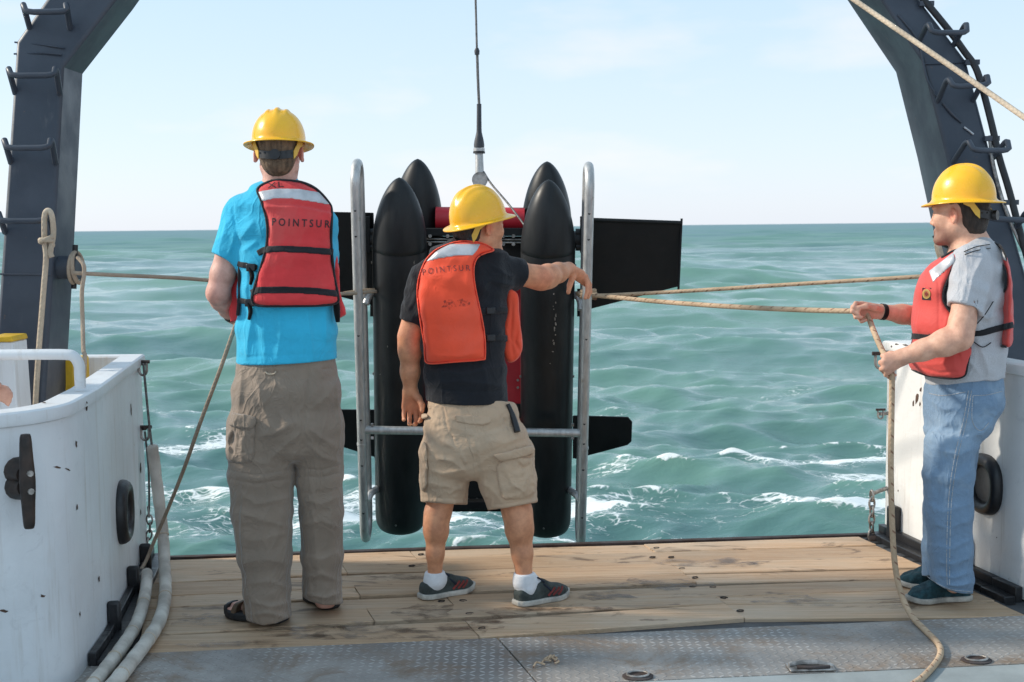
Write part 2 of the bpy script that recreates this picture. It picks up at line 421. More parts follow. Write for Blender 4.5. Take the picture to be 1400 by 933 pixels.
def _poly_sd(u, v, P):
    """signed distance to a polygon in pixels (negative inside)"""
    d = None; sgn = np.zeros(np.broadcast(u, v).shape, bool); n = len(P)
    for i in range(n):
        a = P[i]; b = P[i - 1]; ex, ey = (b - a).astype(f4); wx = u - f4(a[0]); wy = v - f4(a[1])
        t = np.clip((wx * ex + wy * ey) / f4(max(ex * ex + ey * ey, 1e-6)), 0, 1); q = (wx - ex * t) ** 2 + (wy - ey * t) ** 2
        d = q if d is None else np.minimum(d, q)
        c1 = (v >= f4(a[1])) != (v >= f4(b[1]))
        if abs(b[1] - a[1]) > 1e-9: sgn ^= c1 & (u < f4((b[0] - a[0]) / (b[1] - a[1])) * (v - f4(a[1])) + f4(a[0]))
    d = np.sqrt(d); return np.where(sgn, -d, d).astype(f4)
def poly_sd(u, v, P):
    """the same, read from a fine table"""
    P = np.asarray(P, float); st_ = 0.6; lo = P.min(0) - 16; hi = P.max(0) + 16
    gu = np.arange(lo[0], hi[0] + st_, st_, dtype=f4); gv = np.arange(lo[1], hi[1] + st_, st_, dtype=f4); T = _poly_sd(gu[:, None], gv[None, :], P)
    a = np.clip((u - f4(lo[0])) / f4(st_), 0, len(gu) - 1.001); b = np.clip((v - f4(lo[1])) / f4(st_), 0, len(gv) - 1.001)
    ia = a.astype(np.int32); ib = b.astype(np.int32); fa = a - ia; fb = b - ib; n = len(gv); T = T.ravel(); k = ia * n + ib
    return (T[k] * (1 - fa) * (1 - fb) + T[k + n] * fa * (1 - fb) + T[k + 1] * (1 - fa) * fb + T[k + n + 1] * fa * fb).astype(f4)
def spoly(P, n=5):
    """round a pixel polygon"""
    return catmull(np.asarray(P, float), n, True)
def ones(V): return np.ones((len(V), 3), f4)
def largest(V, Q):
    lab = np.arange(len(V))
    while True:
        m = lab[Q].min(1); n = lab.copy()
        for j in range(4): np.minimum.at(n, Q[:, j], m)
        n = n[n]
        if (n == lab).all(): break
        lab = n
    k = np.bincount(lab[Q[:, 0]]).argmax(); Q = Q[lab[Q[:, 0]] == k]; use = np.unique(Q); re = np.full(len(V), -1); re[use] = np.arange(len(use)); return V[use], re[Q]
def put(name, vol, mat, parent, smooth=1, col=None, base=None, biggest=False):
    V, Q = vol.mesh(smooth)
    if biggest: V, Q = largest(V, Q)
    if len(V) == 0: print('EMPTY', name); return None
    return mk(name, V, Q, mat, parent, base, True, col=(ones(V) if col is None else col(V)))

# ------------------------------------------------------------------ heads, hands, hats, shoes
def frame_from(fwd, up):
    f = unit(fwd); r = unit(np.cross(f, up)); u = np.cross(r, f); return np.array([r, f, u])
class Head:
    def __init__(s, c, fwd, up=(0, 0, 1), k=1.0): s.c = np.asarray(c, float); s.R = frame_from(fwd, up); s.k = k
    def p(s, x, y, z): return s.c + s.k * (x * s.R[0] + y * s.R[1] + z * s.R[2])
    def loc(s, V): return ((np.asarray(V) - s.c) @ s.R.T) / s.k
def head_sdf(V, H, neck_base, neck_r=0.058):
    k = H.k; R = H.R
    V.cone(H.p(0, -.022, -.05), neck_base, neck_r * k, neck_r * k * 1.12, .03)
    V.ell(H.p(0, -.012, .035), (.077 * k, .098 * k, .09 * k), R, .02)
    V.ell(H.p(0, .03, -.03), (.064 * k, .062 * k, .085 * k), R, .03)
    for s in (-1, 1):
        V.cone(H.p(s * .05, .0, -.052), H.p(s * .018, .075, -.097), .018 * k, .018 * k, .03)
        V.ell(H.p(s * .042, .058, -.022), (.026 * k, .026 * k, .026 * k), R, .025)
    V.ell(H.p(0, .084, -.1), (.02 * k, .016 * k, .017 * k), R, .016)
    V.cone(H.p(-.036, .083, .026), H.p(.036, .083, .026), .013 * k, .013 * k, .018)
    for s in (-1, 1):
        V.ell(H.p(s * .031, .104, .004), (.017 * k,) * 3, R, .014, 's'); V.ell(H.p(s * .031, .082, .003), (.0125 * k,) * 3, R, .003)
    V.cone(H.p(0, .092, .012), H.p(0, .108, -.030), .008 * k, .0105 * k, .01)
    for s in (-1, 1): V.ell(H.p(s * .0125, .097, -.035), (.0090 * k,) * 3, R, .006)
    V.cone(H.p(-.019, .09, -.0615), H.p(.019, .09, -.0615), .0065 * k, .0065 * k, .008)
    V.cone(H.p(-.017, .0895, -.0735), H.p(.017, .0895, -.0735), .007 * k, .007 * k, .008)
    V.cone(H.p(-.011, .103, -.0675), H.p(.011, .103, -.0675), .002, .002, .003, 's')
    for s in (-1, 1):
        ang = math.radians(24) * s; cx, sx = math.cos(ang), math.sin(ang)
        r0 = cx * R[0] + sx * R[1]; f0 = -sx * R[0] + cx * R[1]
        tl = math.radians(-12); f1 = math.cos(tl) * f0 + math.sin(tl) * R[2]; u1 = -math.sin(tl) * f0 + math.cos(tl) * R[2]
        E = np.array([r0, f1, u1]); c = H.p(s * .083, -.008, -.006)
        V.ell(c, (.0085 * k, .0175 * k, .0295 * k), E, .007)
        V.ell(c + s * r0 * .009 * k + f1 * .003 - u1 * .003, (.008 * k, .0100 * k, .017 * k), E, .004, 's')
        V.ell(c + s * r0 * .003 - u1 * .024 * k, (.007 * k, .008 * k, .009 * k), E, .005)
def hair_vol(H, h=.004, low=-.075, side=-.03, cut=None):
    """close-cropped hair, a shell over the back and sides of the skull"""
    k = H.k; c = H.c; V = Vol(c - .16, c + .16, h)
    V.ell(H.p(0, -.014, .035), (.082 * k, .1025 * k, .094 * k), H.R, .02)
    V.ell(H.p(0, -.055, -.03), (.062 * k, .052 * k, .066 * k), H.R, .03); V.ell(H.p(0, .022, .005), (.0715 * k, .06 * k, .075 * k), H.R, .02)
    X, Y, Z = V.full(); L = [(X - f4(c[0])) * f4(H.R[i][0]) + (Y - f4(c[1])) * f4(H.R[i][1]) + (Z - f4(c[2])) * f4(H.R[i][2]) for i in range(3)]
    x, y, z = [q / f4(k) for q in L]
    g = smax((y + f4(.012)) - f4(1.15) * np.maximum(z - f4(.018), 0), f4(low) - z, .01)     # hairline, nape
    g = smax(g, f4(low) - z + np.clip(y + f4(.045), 0, 1) * f4(1.25), .008)                            # nape line climbs behind the ear
    ear = f4(.028) - np.sqrt((y + f4(.006)) ** 2 + (np.clip(z, -.03, .012) - z) ** 2)
    V.F = smax(V.F, smax(g, ear.astype(f4), .008).astype(f4), .006)
    V.wrinkle(.0016, 260, int(abs(c[0]) * 1000) + 3, (1, 1, .35), .02, 9)
    return V
def hand_sdf(V, wrist, knuckles, fingers, thumb, k=.011, r=.0092, wr=.024):
    wrist = np.asarray(wrist, float)
    for i, kn in enumerate(knuckles):
        w = wrist + (np.asarray(kn) - wrist) * 0.12 + (np.asarray(knuckles[i]) - np.mean(knuckles, 0)) * 0.35
        V.cone(w, kn, .0165, .0125, .014)
    for i, f in enumerate(fingers):
        sc = (0.97, 1.0, 0.96, 0.84)[i]; P = [knuckles[i]] + list(f)
        rs = [r * sc * q for q in (1.18, 1.0, .93, .8, .7)][:len(P)]
        V.chain(P, rs, k * .35)
    P = [wrist + (np.asarray(thumb[0]) - wrist) * .25] + list(thumb); V.chain(P, [.017, .0145, .0115, .0095, .008][:len(P)], k * .6)
def hat_mesh(H, parent, mat, dz=.048, pitch=0.0, lat=.112, lon=.132, ht=.112, brim=.036, name='hard_hat', dy=0.0):
    """full-brim safety helmet, three crown ridges"""
    n = 96; prof = []
    for i in range(25):
        q = math.pi / 2 * (1 - i / 24); prof.append((math.cos(q) ** 0.88, math.sin(q) ** 0.95, 0.0))
    prof[0] = (0.004, 1.0, 0)
    for i, (b, z) in enumerate(((.07, -.035), (.16, -.065), (.32, -.085), (.55, -.10), (.8, -.118), (.97, -.135), (1.0, -.142))): prof.append((1.0, z, b))
    rim = len(prof)
    for b, z in ((1.0, -.172), (.95, -.172), (.55, -.145), (.2, -.115), (.02, -.09)): prof.append((1.0, z, b))
    for i in range(12):
        q = math.pi / 2 * (i / 11) * .98; prof.append((math.cos(q) * .965, math.sin(q) * .95 - .03, 0))
    c, sp = math.cos(pitch), math.sin(pitch); V = []; F = []
    for m, (r, z, b) in enumerate(prof):
        for j in range(n):
            t = 2 * math.pi * j / n; x = math.cos(t) * (lat * r + brim * b); y = math.sin(t) * (lon * r + (brim * (1.12 if math.sin(t) > 0 else .96)) * b)
            zz = ht * z
            if b > 0: zz += .012 * b * (math.cos(t) ** 2 * .35) - .006 * b * max(math.sin(t), 0)
            if m < 25:
                e = 0.0
                for x0, a, w in ((0, .0068, .009), (.036, .0055, .008), (-.036, .0055, .008)):
                    fy = max(0.0, 1 - (abs(y) / (lon * (.84 if x0 == 0 else .72))) ** 4); e += a * math.exp(-((x - x0) / w) ** 4) * fy
                zz += e; 
            y2 = y * c - zz * sp + dy; z2 = y * sp + zz * c
            V.append(H.c + x * H.R[0] + y2 * H.R[1] + (z2 + dz) * H.R[2])
    for m in range(len(prof) - 1):
        for j in range(n):
            j2 = (j + 1) % n; F.append((m * n + j, (m + 1) * n + j, (m + 1) * n + j2, m * n + j2))
    F.append(tuple(range(n)))
    o = mk(name, V, F, mat, parent, smooth=True)
    def q(x, y, z):
        y2 = y * c - z * sp + dy; z2 = y * sp + z * c; return H.c + x * H.R[0] + y2 * H.R[1] + (z2 + dz) * H.R[2]
    return o, q
def hat_harness(hat, q, m_yel, m_blk, lat=.0895, lon=.1125):
    """yellow suspension tabs and the black ratchet band behind the head"""
    def strip(a0, a1, z0, z1, n, name, mat, zf=None, th=.003, grow=1.0):
        V = []; F = []
        for i in range(n + 1):
            t = a0 + (a1 - a0) * i / n; f = i / n
            for (zz, g) in ((z0, 0), (z1, 0), (z1, th), (z0, th)):
                dz = zf(f) if zf else 0
                V.append(q(math.cos(t) * (lat * grow + g), math.sin(t) * (lon * grow + g), zz + dz))
        for i in range(n):
            for j in range(4): F.append((i * 4 + j, i * 4 + (j + 1) % 4, i * 4 + 4 + (j + 1) % 4, i * 4 + 4 + j))
        F += [(3, 2, 1, 0), (n * 4, n * 4 + 1, n * 4 + 2, n * 4 + 3)]
        return mk(name, V, F, mat, hat, smooth=40)
    dg = math.radians
    strip(dg(222), dg(318), -.072, -.043, 20, 'headband', m_blk, lambda f: -.012 * math.sin(math.pi * f), .0035, 1.0)
    mb = MB(); mb.bolt(q(0, -lon - .002, -.068), q(0, -lon - .1, -.068) - q(0, -lon, -.068), .019, .016, 18)
    for i in range(7): mb.bolt(q(math.cos(dg(232 + i * 12.6)) * (lat + .003), math.sin(dg(232 + i * 12.6)) * (lon + .003), -.058), q(0, -1, 0) - q(0, 0, 0), .0035, .003, 6)
    mb.build('ratchet_knob', m_blk, hat)
    for s in (-1, 1):
        V = []; F = []
        a = [(dg(270 + s * 74), .0), (dg(270 + s * 62), -.012), (dg(270 + s * 52), -.045), (dg(270 + s * 43), -.064)]
        w = [.046, .044, .038, .030]
        for (t, z), ww in zip(a, w):
            for zz, g in ((z + ww / 2, 0), (z - ww / 2, 0), (z - ww / 2, .003), (z + ww / 2, .003)):
                V.append(q(math.cos(t) * (lat * 1.03 + g), math.sin(t) * (lon * 1.03 + g), zz))
        for i in range(3):
            for j in range(4): F.append((i * 4 + j, i * 4 + (j + 1) % 4, i * 4 + 4 + (j + 1) % 4, i * 4 + 4 + j))
        F += [(3, 2, 1, 0), (12, 13, 14, 15)]
        mk('suspension_tab', V, F, m_yel, hat, smooth=40)
class Foot:
    """local frame of a shoe: heel on the deck, toe direction"""
    def __init__(s, heel, toe):
        heel = np.asarray(heel, float).copy(); toe = np.asarray(toe, float).copy(); heel[2] = toe[2] = 0
        s.c = heel; s.y = unit(toe - heel); s.x = np.array([s.y[1], -s.y[0], 0]); s.L = np.linalg.norm(toe - heel)
        s.R = np.array([s.x, s.y, [0, 0, 1]])
    def p(s, x, y, z): return s.c + s.x * x + s.y * y + np.array([0, 0, z])
    def loc(s, X, Y, Z):
        x = X - f4(s.c[0]); y = Y - f4(s.c[1])
        return x * f4(s.x[0]) + y * f4(s.x[1]), x * f4(s.y[0]) + y * f4(s.y[1]), Z + 0 * x
    def vol(s, h=.0035, top=.16, pad=.05):
        P = np.array([s.p(x, y, 0) for x in (-.08, .08) for y in (-pad, s.L + pad)]); lo = P.min(0); hi = P.max(0); lo[2] = -.02; hi[2] = top
        return Vol(lo, hi, h)
def foot_outline(F, V, grow=0.0, side=1):
    """plan distance to a foot-shaped outline"""
    x, y, z = F.loc(*V.full()); L = F.L
    t = np.clip(y / L, 0, 1); c = side * (.010 * np.sin(t * math.pi) - .006 + .004 * t)
    hw = np.interp(t.ravel(), [0, .05, .14, .24, .45, .7, .85, .95, 1], [.020, .033, .039, .040, .037, .048, .043, .029, .012]).reshape(t.shape).astype(f4) + f4(grow)
    d = np.maximum(np.abs(x - c) - hw, np.maximum(-y - f4(grow), y - f4(L + grow)))
    return d.astype(f4), x, y, z
# ------------------------------------------------------------------ the materials of this place
def m_painted_white(name, base, chip=0.5):
    m, nt, bs = NT(name); co = ocoord(nt)
    c = mixc(nt, rampf(nt, noise_n(nt, co, 2.2, 6, 0.6), 0.3, 0.7), tuple(q * 0.88 for q in base), base)
    # grime streaks that run down
    cs = ocoord(nt, (9, 9, 0.7)); st = rampf(nt, noise_n(nt, cs, 2.0, 5, 0.65), 0.52, 0.74, 0, 0.45)
    c = mixc(nt, st, c, (0.45, 0.40, 0.34))
    sc = rampf(nt, noise_n(nt, co, 13, 5, 0.7, 1.0), 0.58, 0.72, 0, 0.4); c = mixc(nt, sc, c, (0.52, 0.52, 0.53))
    halo = rampf(nt, noise_n(nt, co, 7.5, 6, 0.68), 0.665, 0.72, 0, chip); c = mixc(nt, halo, c, (0.48, 0.33, 0.19))
    rust = rampf(nt, noise_n(nt, co, 7.5, 6, 0.68), 0.705, 0.73, 0, 1); c = mixc(nt, rust, c, (0.07, 0.035, 0.02))
    nt.links.new(c, bs.inputs['Base Color']); bs.inputs['Roughness'].default_value = 0.42
    h = mathn(nt, 'ADD', noise_n(nt, co, 5, 3), mathn(nt, 'ADD', mathn(nt, 'MULTIPLY', noise_n(nt, co, 90, 3), 0.12), mathn(nt, 'MULTIPLY', rust, -0.5)))
    bumpn(nt, bs, h, 0.5, 0.014); return m
def m_wood():
    m, nt, bs = NT('weathered_planks'); oi = N(nt, 'ShaderNodeObjectInfo')
    t = N(nt, 'ShaderNodeTexCoord'); off = N(nt, 'ShaderNodeVectorMath', operation='ADD'); sc = N(nt, 'ShaderNodeVectorMath', operation='SCALE')
    cx = N(nt, 'ShaderNodeCombineXYZ'); nt.links.new(oi.outputs['Random'], cx.inputs[0]); nt.links.new(oi.outputs['Random'], cx.inputs[1]); nt.links.new(oi.outputs['Random'], cx.inputs[2])
    nt.links.new(cx.outputs[0], sc.inputs[0]); sc.inputs['Scale'].default_value = 37.0
    nt.links.new(t.outputs['Object'], off.inputs[0]); nt.links.new(sc.outputs[0], off.inputs[1])
    def mp(s):
        q = N(nt, 'ShaderNodeMapping'); q.inputs['Scale'].default_value = s; nt.links.new(off.outputs[0], q.inputs[0]); return q.outputs[0]
    g = noise_n(nt, mp((0.9, 42, 42)), 2.2, 8, 0.62, 0.3); gf = noise_n(nt, mp((3, 130, 130)), 2.0, 5, 0.7, 0.2)
    c = mixc(nt, rampf(nt, g, 0.28, 0.72), (0.46, 0.290, 0.170), (0.63, 0.430, 0.272))
    c = mixc(nt, rampf(nt, gf, 0.45, 0.68, 0, 0.4), c, (0.21, 0.135, 0.085))
    c = mixc(nt, rampf(nt, noise_n(nt, mp((1.2, 3.2, 3)), 1.5, 5, 0.6), 0.38, 0.72, 0, 0.6), c, (0.54, 0.43, 0.32))        # silvering
    c = mixc(nt, rampf(nt, noise_n(nt, mp((1.5, 4.0, 4)), 1.9, 6, 0.66, 0.8), 0.56, 0.66, 0, 0.75), c, (0.13, 0.085, 0.055))   # stains
    hv = N(nt, 'ShaderNodeHueSaturation'); r2 = rampf(nt, oi.outputs['Random'], 0, 1, 0.86, 1.14); nt.links.new(r2, hv.inputs['Value']); nt.links.new(c, hv.inputs['Color'])
    nt.links.new(hv.outputs[0], bs.inputs['Base Color'])
    nt.links.new(rampf(nt, g, 0.3, 0.7, 0.72, 0.55), bs.inputs['Roughness']); bs.inputs['Specular IOR Level'].default_value = 0.3
    bumpn(nt, bs, mathn(nt, 'ADD', g, mathn(nt, 'MULTIPLY', gf, 0.6)), 0.5, 0.006); return m
def m_tread():
    m, nt, bs = NT('tread_plate'); t = N(nt, 'ShaderNodeTexCoord'); s = N(nt, 'ShaderNodeSeparateXYZ'); nt.links.new(t.outputs['Object'], s.inputs[0])
    u = mathn(nt, 'MULTIPLY', s.outputs[0], 1 / 0.032); v = mathn(nt, 'MULTIPLY', s.outputs[1], 1 / 0.032)
    fu = mathn(nt, 'SUBTRACT', mathn(nt, 'FRACT', u), 0.5); fv = mathn(nt, 'SUBTRACT', mathn(nt, 'FRACT', v), 0.5)
    par = mathn(nt, 'FLOORED_MODULO', mathn(nt, 'ADD', mathn(nt, 'FLOOR', u), mathn(nt, 'FLOOR', v)), 2.0)
    sg = mathn(nt, 'SUBTRACT', 1.0, mathn(nt, 'MULTIPLY', par, 2.0))
    a = mathn(nt, 'MULTIPLY', mathn(nt, 'ADD', fu, mathn(nt, 'MULTIPLY', sg, fv)), 0.707 / 0.46)
    b = mathn(nt, 'MULTIPLY', mathn(nt, 'SUBTRACT', fv, mathn(nt, 'MULTIPLY', sg, fu)), 0.707 / 0.15)
    r = mathn(nt, 'ADD', mathn(nt, 'MULTIPLY', a, a), mathn(nt, 'MULTIPLY', b, b)); lug = rampf(nt, r, 1.15, 0.35)
    co = t.outputs['Object']; c = mixc(nt, rampf(nt, noise_n(nt, co, 1.7, 6, 0.65), 0.35, 0.68), (0.20, 0.182, 0.166), (0.36, 0.335, 0.31))
    worn = mathn(nt, 'MULTIPLY', lug, rampf(nt, noise_n(nt, co, 2.3, 4, 0.6), 0.40, 0.62, 0.12, 0.9)); c = mixc(nt, worn, c, (0.52, 0.50, 0.48))
    c = mixc(nt, rampf(nt, noise_n(nt, co, 3.7, 6, 0.7, 0.6), 0.48, 0.68, 0, 0.85), c, (0.22, 0.155, 0.105))
    c = mixc(nt, rampf(nt, noise_n(nt, co, 5.0, 6, 0.7), 0.62, 0.75, 0, 0.5), c, (0.5, 0.49, 0.47))
    nt.links.new(c, bs.inputs['Base Color']); bs.inputs['Metallic'].default_value = 0.1
    nt.links.new(rampf(nt, noise_n(nt, co, 4, 4), 0.3, 0.7, 0.42, 0.62), bs.inputs['Roughness'])
    bumpn(nt, bs, mathn(nt, 'ADD', lug, mathn(nt, 'MULTIPLY', noise_n(nt, co, 60, 4), 0.25)), 0.8, 0.004); return m
def m_rope(name, col, fleck=None, lay=44):
    m, nt, bs = NT(name); t = N(nt, 'ShaderNodeUVMap'); s = N(nt, 'ShaderNodeSeparateXYZ'); nt.links.new(t.outputs[0], s.inputs[0])
    ph = mathn(nt, 'ADD', mathn(nt, 'MULTIPLY', s.outputs[0], lay), mathn(nt, 'MULTIPLY', s.outputs[1], 3.0)); ph2 = mathn(nt, 'SUBTRACT', mathn(nt, 'MULTIPLY', s.outputs[0], lay), mathn(nt, 'MULTIPLY', s.outputs[1], 3.0))
    w = mathn(nt, 'MULTIPLY', mathn(nt, 'ABSOLUTE', mathn(nt, 'SINE', mathn(nt, 'MULTIPLY', ph, math.pi))), mathn(nt, 'ABSOLUTE', mathn(nt, 'SINE', mathn(nt, 'MULTIPLY', ph2, math.pi))))
    co = ocoord(nt); c = mixc(nt, rampf(nt, noise_n(nt, co, 9, 5, 0.65), 0.3, 0.7), tuple(q * 0.78 for q in col), tuple(min(1, q * 1.12) for q in col))
    c = mixc(nt, rampf(nt, w, 0.0, 0.3, 0.35, 0.0), c, tuple(q * 0.78 for q in col))
    if fleck:
        fl = mathn(nt, 'MULTIPLY', rampf(nt, mathn(nt, 'FRACT', mathn(nt, 'ADD', mathn(nt, 'MULTIPLY', s.outputs[0], 16.0), s.outputs[1])), 0.16, 0.1), rampf(nt, mathn(nt, 'FRACT', mathn(nt, 'MULTIPLY', s.outputs[1], 2.0)), 0.45, 0.3))
        c = mixc(nt, mathn(nt, 'MULTIPLY', fl, 0.75), c, fleck)
    nt.links.new(c, bs.inputs['Base Color']); bs.inputs['Roughness'].default_value = 0.85; bs.inputs['Specular IOR Level'].default_value = 0.2
    bumpn(nt, bs, mathn(nt, 'ADD', w, mathn(nt, 'MULTIPLY', noise_n(nt, co, 260, 3), 0.5)), 0.4, 0.003); return m
def m_frame_paint():
    m, nt, bs = NT('a_frame_paint'); co = ocoord(nt)
    c = mixc(nt, rampf(nt, noise_n(nt, co, 2.6, 6, 0.6), 0.3, 0.72), (0.032, 0.042, 0.06), (0.058, 0.07, 0.092))
    c = mixc(nt, rampf(nt, noise_n(nt, ocoord(nt, (6, 6, 0.8)), 2.4, 5, 0.7), 0.6, 0.78, 0, 0.5), c, (0.12, 0.12, 0.125))
    c = mixc(nt, rampf(nt, noise_n(nt, co, 16, 6, 0.7), 0.66, 0.72, 0, 0.85), c, (0.16, 0.09, 0.06))
    nt.links.new(c, bs.inputs['Base Color']); nt.links.new(rampf(nt, noise_n(nt, co, 5, 4), 0.3, 0.7, 0.38, 0.58), bs.inputs['Roughness'])
    bumpn(nt, bs, mathn(nt, 'ADD', noise_n(nt, co, 4, 3), mathn(nt, 'MULTIPLY', noise_n(nt, co, 80, 3), 0.15)), 0.3, 0.01); return m
def m_pipe():
    m, nt, bs = NT('weathered_aluminium'); co = ocoord(nt)
    c = mixc(nt, rampf(nt, noise_n(nt, ocoord(nt, (14, 14, 2)), 3, 5, 0.6), 0.3, 0.7), (0.40, 0.40, 0.395), (0.58, 0.575, 0.56))
    c = mixc(nt, rampf(nt, noise_n(nt, co, 22, 5, 0.7), 0.6, 0.72, 0, 0.6), c, (0.28, 0.22, 0.17))
    nt.links.new(c, bs.inputs['Base Color']); bs.inputs['Metallic'].default_value = 0.55
    nt.links.new(rampf(nt, noise_n(nt, co, 30, 4), 0.3, 0.7, 0.36, 0.55), bs.inputs['Roughness']); bumpn(nt, bs, noise_n(nt, co, 70, 4), 0.2, 0.003); return m
def m_hull():
    m, nt, bs = NT('matte_black_hull'); co = ocoord(nt)
    c = mixc(nt, rampf(nt, noise_n(nt, ocoord(nt, (5, 5, 1.2)), 2.5, 6, 0.65), 0.35, 0.7), (0.008, 0.0092, 0.0105), (0.016, 0.0175, 0.019))
    c = mixc(nt, rampf(nt, noise_n(nt, ocoord(nt, (60, 60, 3)), 3.0, 4, 0.6), 0.68, 0.74, 0, 0.5), c, (0.07, 0.075, 0.08))
    c = mixc(nt, rampf(nt, noise_n(nt, co, 85, 3, 0.5), 0.755, 0.79, 0, 0.12), c, (0.30, 0.29, 0.27))
    bs.inputs['Specular IOR Level'].default_value = 0.38; nt.links.new(c, bs.inputs['Base Color']); nt.links.new(rampf(nt, noise_n(nt, co, 6, 5), 0.3, 0.7, 0.36, 0.52), bs.inputs['Roughness'])
    bumpn(nt, bs, mathn(nt, 'ADD', noise_n(nt, co, 5, 2), mathn(nt, 'MULTIPLY', noise_n(nt, co, 120, 3), 0.1)), 0.12, 0.006); return m
def m_skin():
    m, nt, bs = NT('skin'); co = ocoord(nt)
    a = N(nt, 'ShaderNodeVertexColor', layer_name='tint'); v = rampf(nt, noise_n(nt, co, 22, 6, 0.65), 0.3, 0.7)
    c = mixc(nt, v, (0.80, 0.72, 0.70), (1.10, 1.08, 1.06)); c = mixc(nt, 1.0, a.outputs[0], c, 'MULTIPLY')
    c = mixc(nt, rampf(nt, noise_n(nt, co, 160, 3, 0.7), 0.6, 0.75, 0, 0.22), c, (0.33, 0.13, 0.08))
    nt.links.new(c, bs.inputs['Base Color']); bs.inputs['Roughness'].default_value = 0.52; bs.inputs['Specular IOR Level'].default_value = 0.4
    bs.inputs['Subsurface Weight'].default_value = 0.06; bs.inputs['Subsurface Radius'].default_value = (0.012, 0.005, 0.003); bs.inputs['Subsurface Scale'].default_value = 1.0
    bumpn(nt, bs, mathn(nt, 'ADD', noise_n(nt, co, 60, 4), mathn(nt, 'MULTIPLY', noise_n(nt, co, 320, 3), 0.8)), 0.4, 0.003); return m
def m_sea():
    m, nt, bs = NT('sea_water'); geo = N(nt, 'ShaderNodeNewGeometry'); P = geo.outputs['Position']
    def mp(s, rot=0.0):
        q = N(nt, 'ShaderNodeMapping'); q.inputs['Scale'].default_value = s; q.inputs['Rotation'].default_value = (0, 0, rot); nt.links.new(P, q.inputs[0]); return q.outputs[0]
    # suspended sediment: broad milky green bands between clearer blue-green water
    band = rampf(nt, noise_n(nt, mp((0.011, 0.028, 0.02)), 1.0, 4, 0.55, 0.4), 0.42, 0.62)
    c = mixc(nt, band, (0.074, 0.170, 0.162), (0.145, 0.278, 0.212))
    c = mixc(nt, rampf(nt, noise_n(nt, mp((0.22, 0.45, 0.3)), 1.0, 5, 0.6, 0.5), 0.45, 0.7, 0, 0.6), c, (0.120, 0.240, 0.190))
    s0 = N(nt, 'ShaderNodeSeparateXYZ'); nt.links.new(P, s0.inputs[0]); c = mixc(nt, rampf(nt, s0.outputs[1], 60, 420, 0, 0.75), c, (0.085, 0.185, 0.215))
    at_ = N(nt, 'ShaderNodeVertexColor', layer_name='tint'); sp = N(nt, 'ShaderNodeSeparateColor'); nt.links.new(at_.outputs[0], sp.inputs[0])
    c = mixc(nt, mathn(nt, 'MULTIPLY', sp.outputs[1], 0.5), c, (0.155, 0.30, 0.235))          # light through thin crests, painted as a paler green
    # foam: lacy cells torn by the wake and broken crests
    warp = N(nt, 'ShaderNodeTexNoise'); warp.inputs['Scale'].default_value = 1.3; warp.inputs['Detail'].default_value = 4; nt.links.new(P, warp.inputs['Vector'])
    vm = N(nt, 'ShaderNodeVectorMath', operation='MULTIPLY_ADD'); nt.links.new(warp.outputs['Color'], vm.inputs[0]); vm.inputs[1].default_value = (0.8, 0.45, 0.4); nt.links.new(mp((1, 1.0, 1)), vm.inputs[2])
    def cells(s, o=0):
        q = N(nt, 'ShaderNodeMapping'); q.inputs['Scale'].default_value = s; nt.links.new(vm.outputs[0], q.inputs[0])
        v = N(nt, 'ShaderNodeTexVoronoi', feature='DISTANCE_TO_EDGE'); v.inputs['Scale'].default_value = 1.0; nt.links.new(q.outputs[0], v.inputs['Vector']); return v.outputs['Distance']
    lace = mathn(nt, 'ADD', mathn(nt, 'MULTIPLY', rampf(nt, cells((2.6, 7.5, 1)), 0.12, 0.0), 0.5), mathn(nt, 'MULTIPLY', rampf(nt, cells((9.0, 22.0, 2)), 0.18, 0.0), 0.6))
    br = mathn(nt, 'ADD', mathn(nt, 'MULTIPLY', noise_n(nt, mp((1.0, 4.5, 2)), 1.0, 6, 0.6, 0.4), 0.62), mathn(nt, 'MULTIPLY', noise_n(nt, mp((5, 17, 6)), 1.0, 8, 0.80, 0.3), 0.50))
    fm = mathn(nt, 'ADD', mathn(nt, 'MULTIPLY', lace, 0.22), mathn(nt, 'ADD', mathn(nt, 'MULTIPLY', br, 0.80), sp.outputs[0]))
    foam = rampf(nt, fm, 0.90, 1.10)
    c = mixc(nt, foam, c, (0.80, 0.83, 0.82)); nt.links.new(c, bs.inputs['Base Color'])
    sy = N(nt, 'ShaderNodeSeparateXYZ'); nt.links.new(P, sy.inputs[0]); far = rampf(nt, sy.outputs[1], 15, 260)      # unresolved ripples roughen the distant water
    nt.links.new(mathn(nt, 'MAXIMUM', rampf(nt, foam, 0, 1, 0.06, 0.75), mathn(nt, 'MULTIPLY', far, 0.42)), bs.inputs['Roughness']); bs.inputs['IOR'].default_value = 1.333
    nt.links.new(rampf(nt, far, 0, 1, 0.95, 0.3), bs.inputs['Specular IOR Level'])
    rip = mathn(nt, 'ADD', noise_n(nt, mp((1.0, 3.0, 2), 0.12), 1.2, 8, 0.66, 0.5), mathn(nt, 'MULTIPLY', noise_n(nt, mp((5, 13, 8), -0.12), 1.0, 5, 0.6, 0.4), 0.30))
    h = mathn(nt, 'ADD', rip, mathn(nt, 'MULTIPLY', foam, 0.18)); bumpn(nt, bs, h, 0.5, 0.055); return m

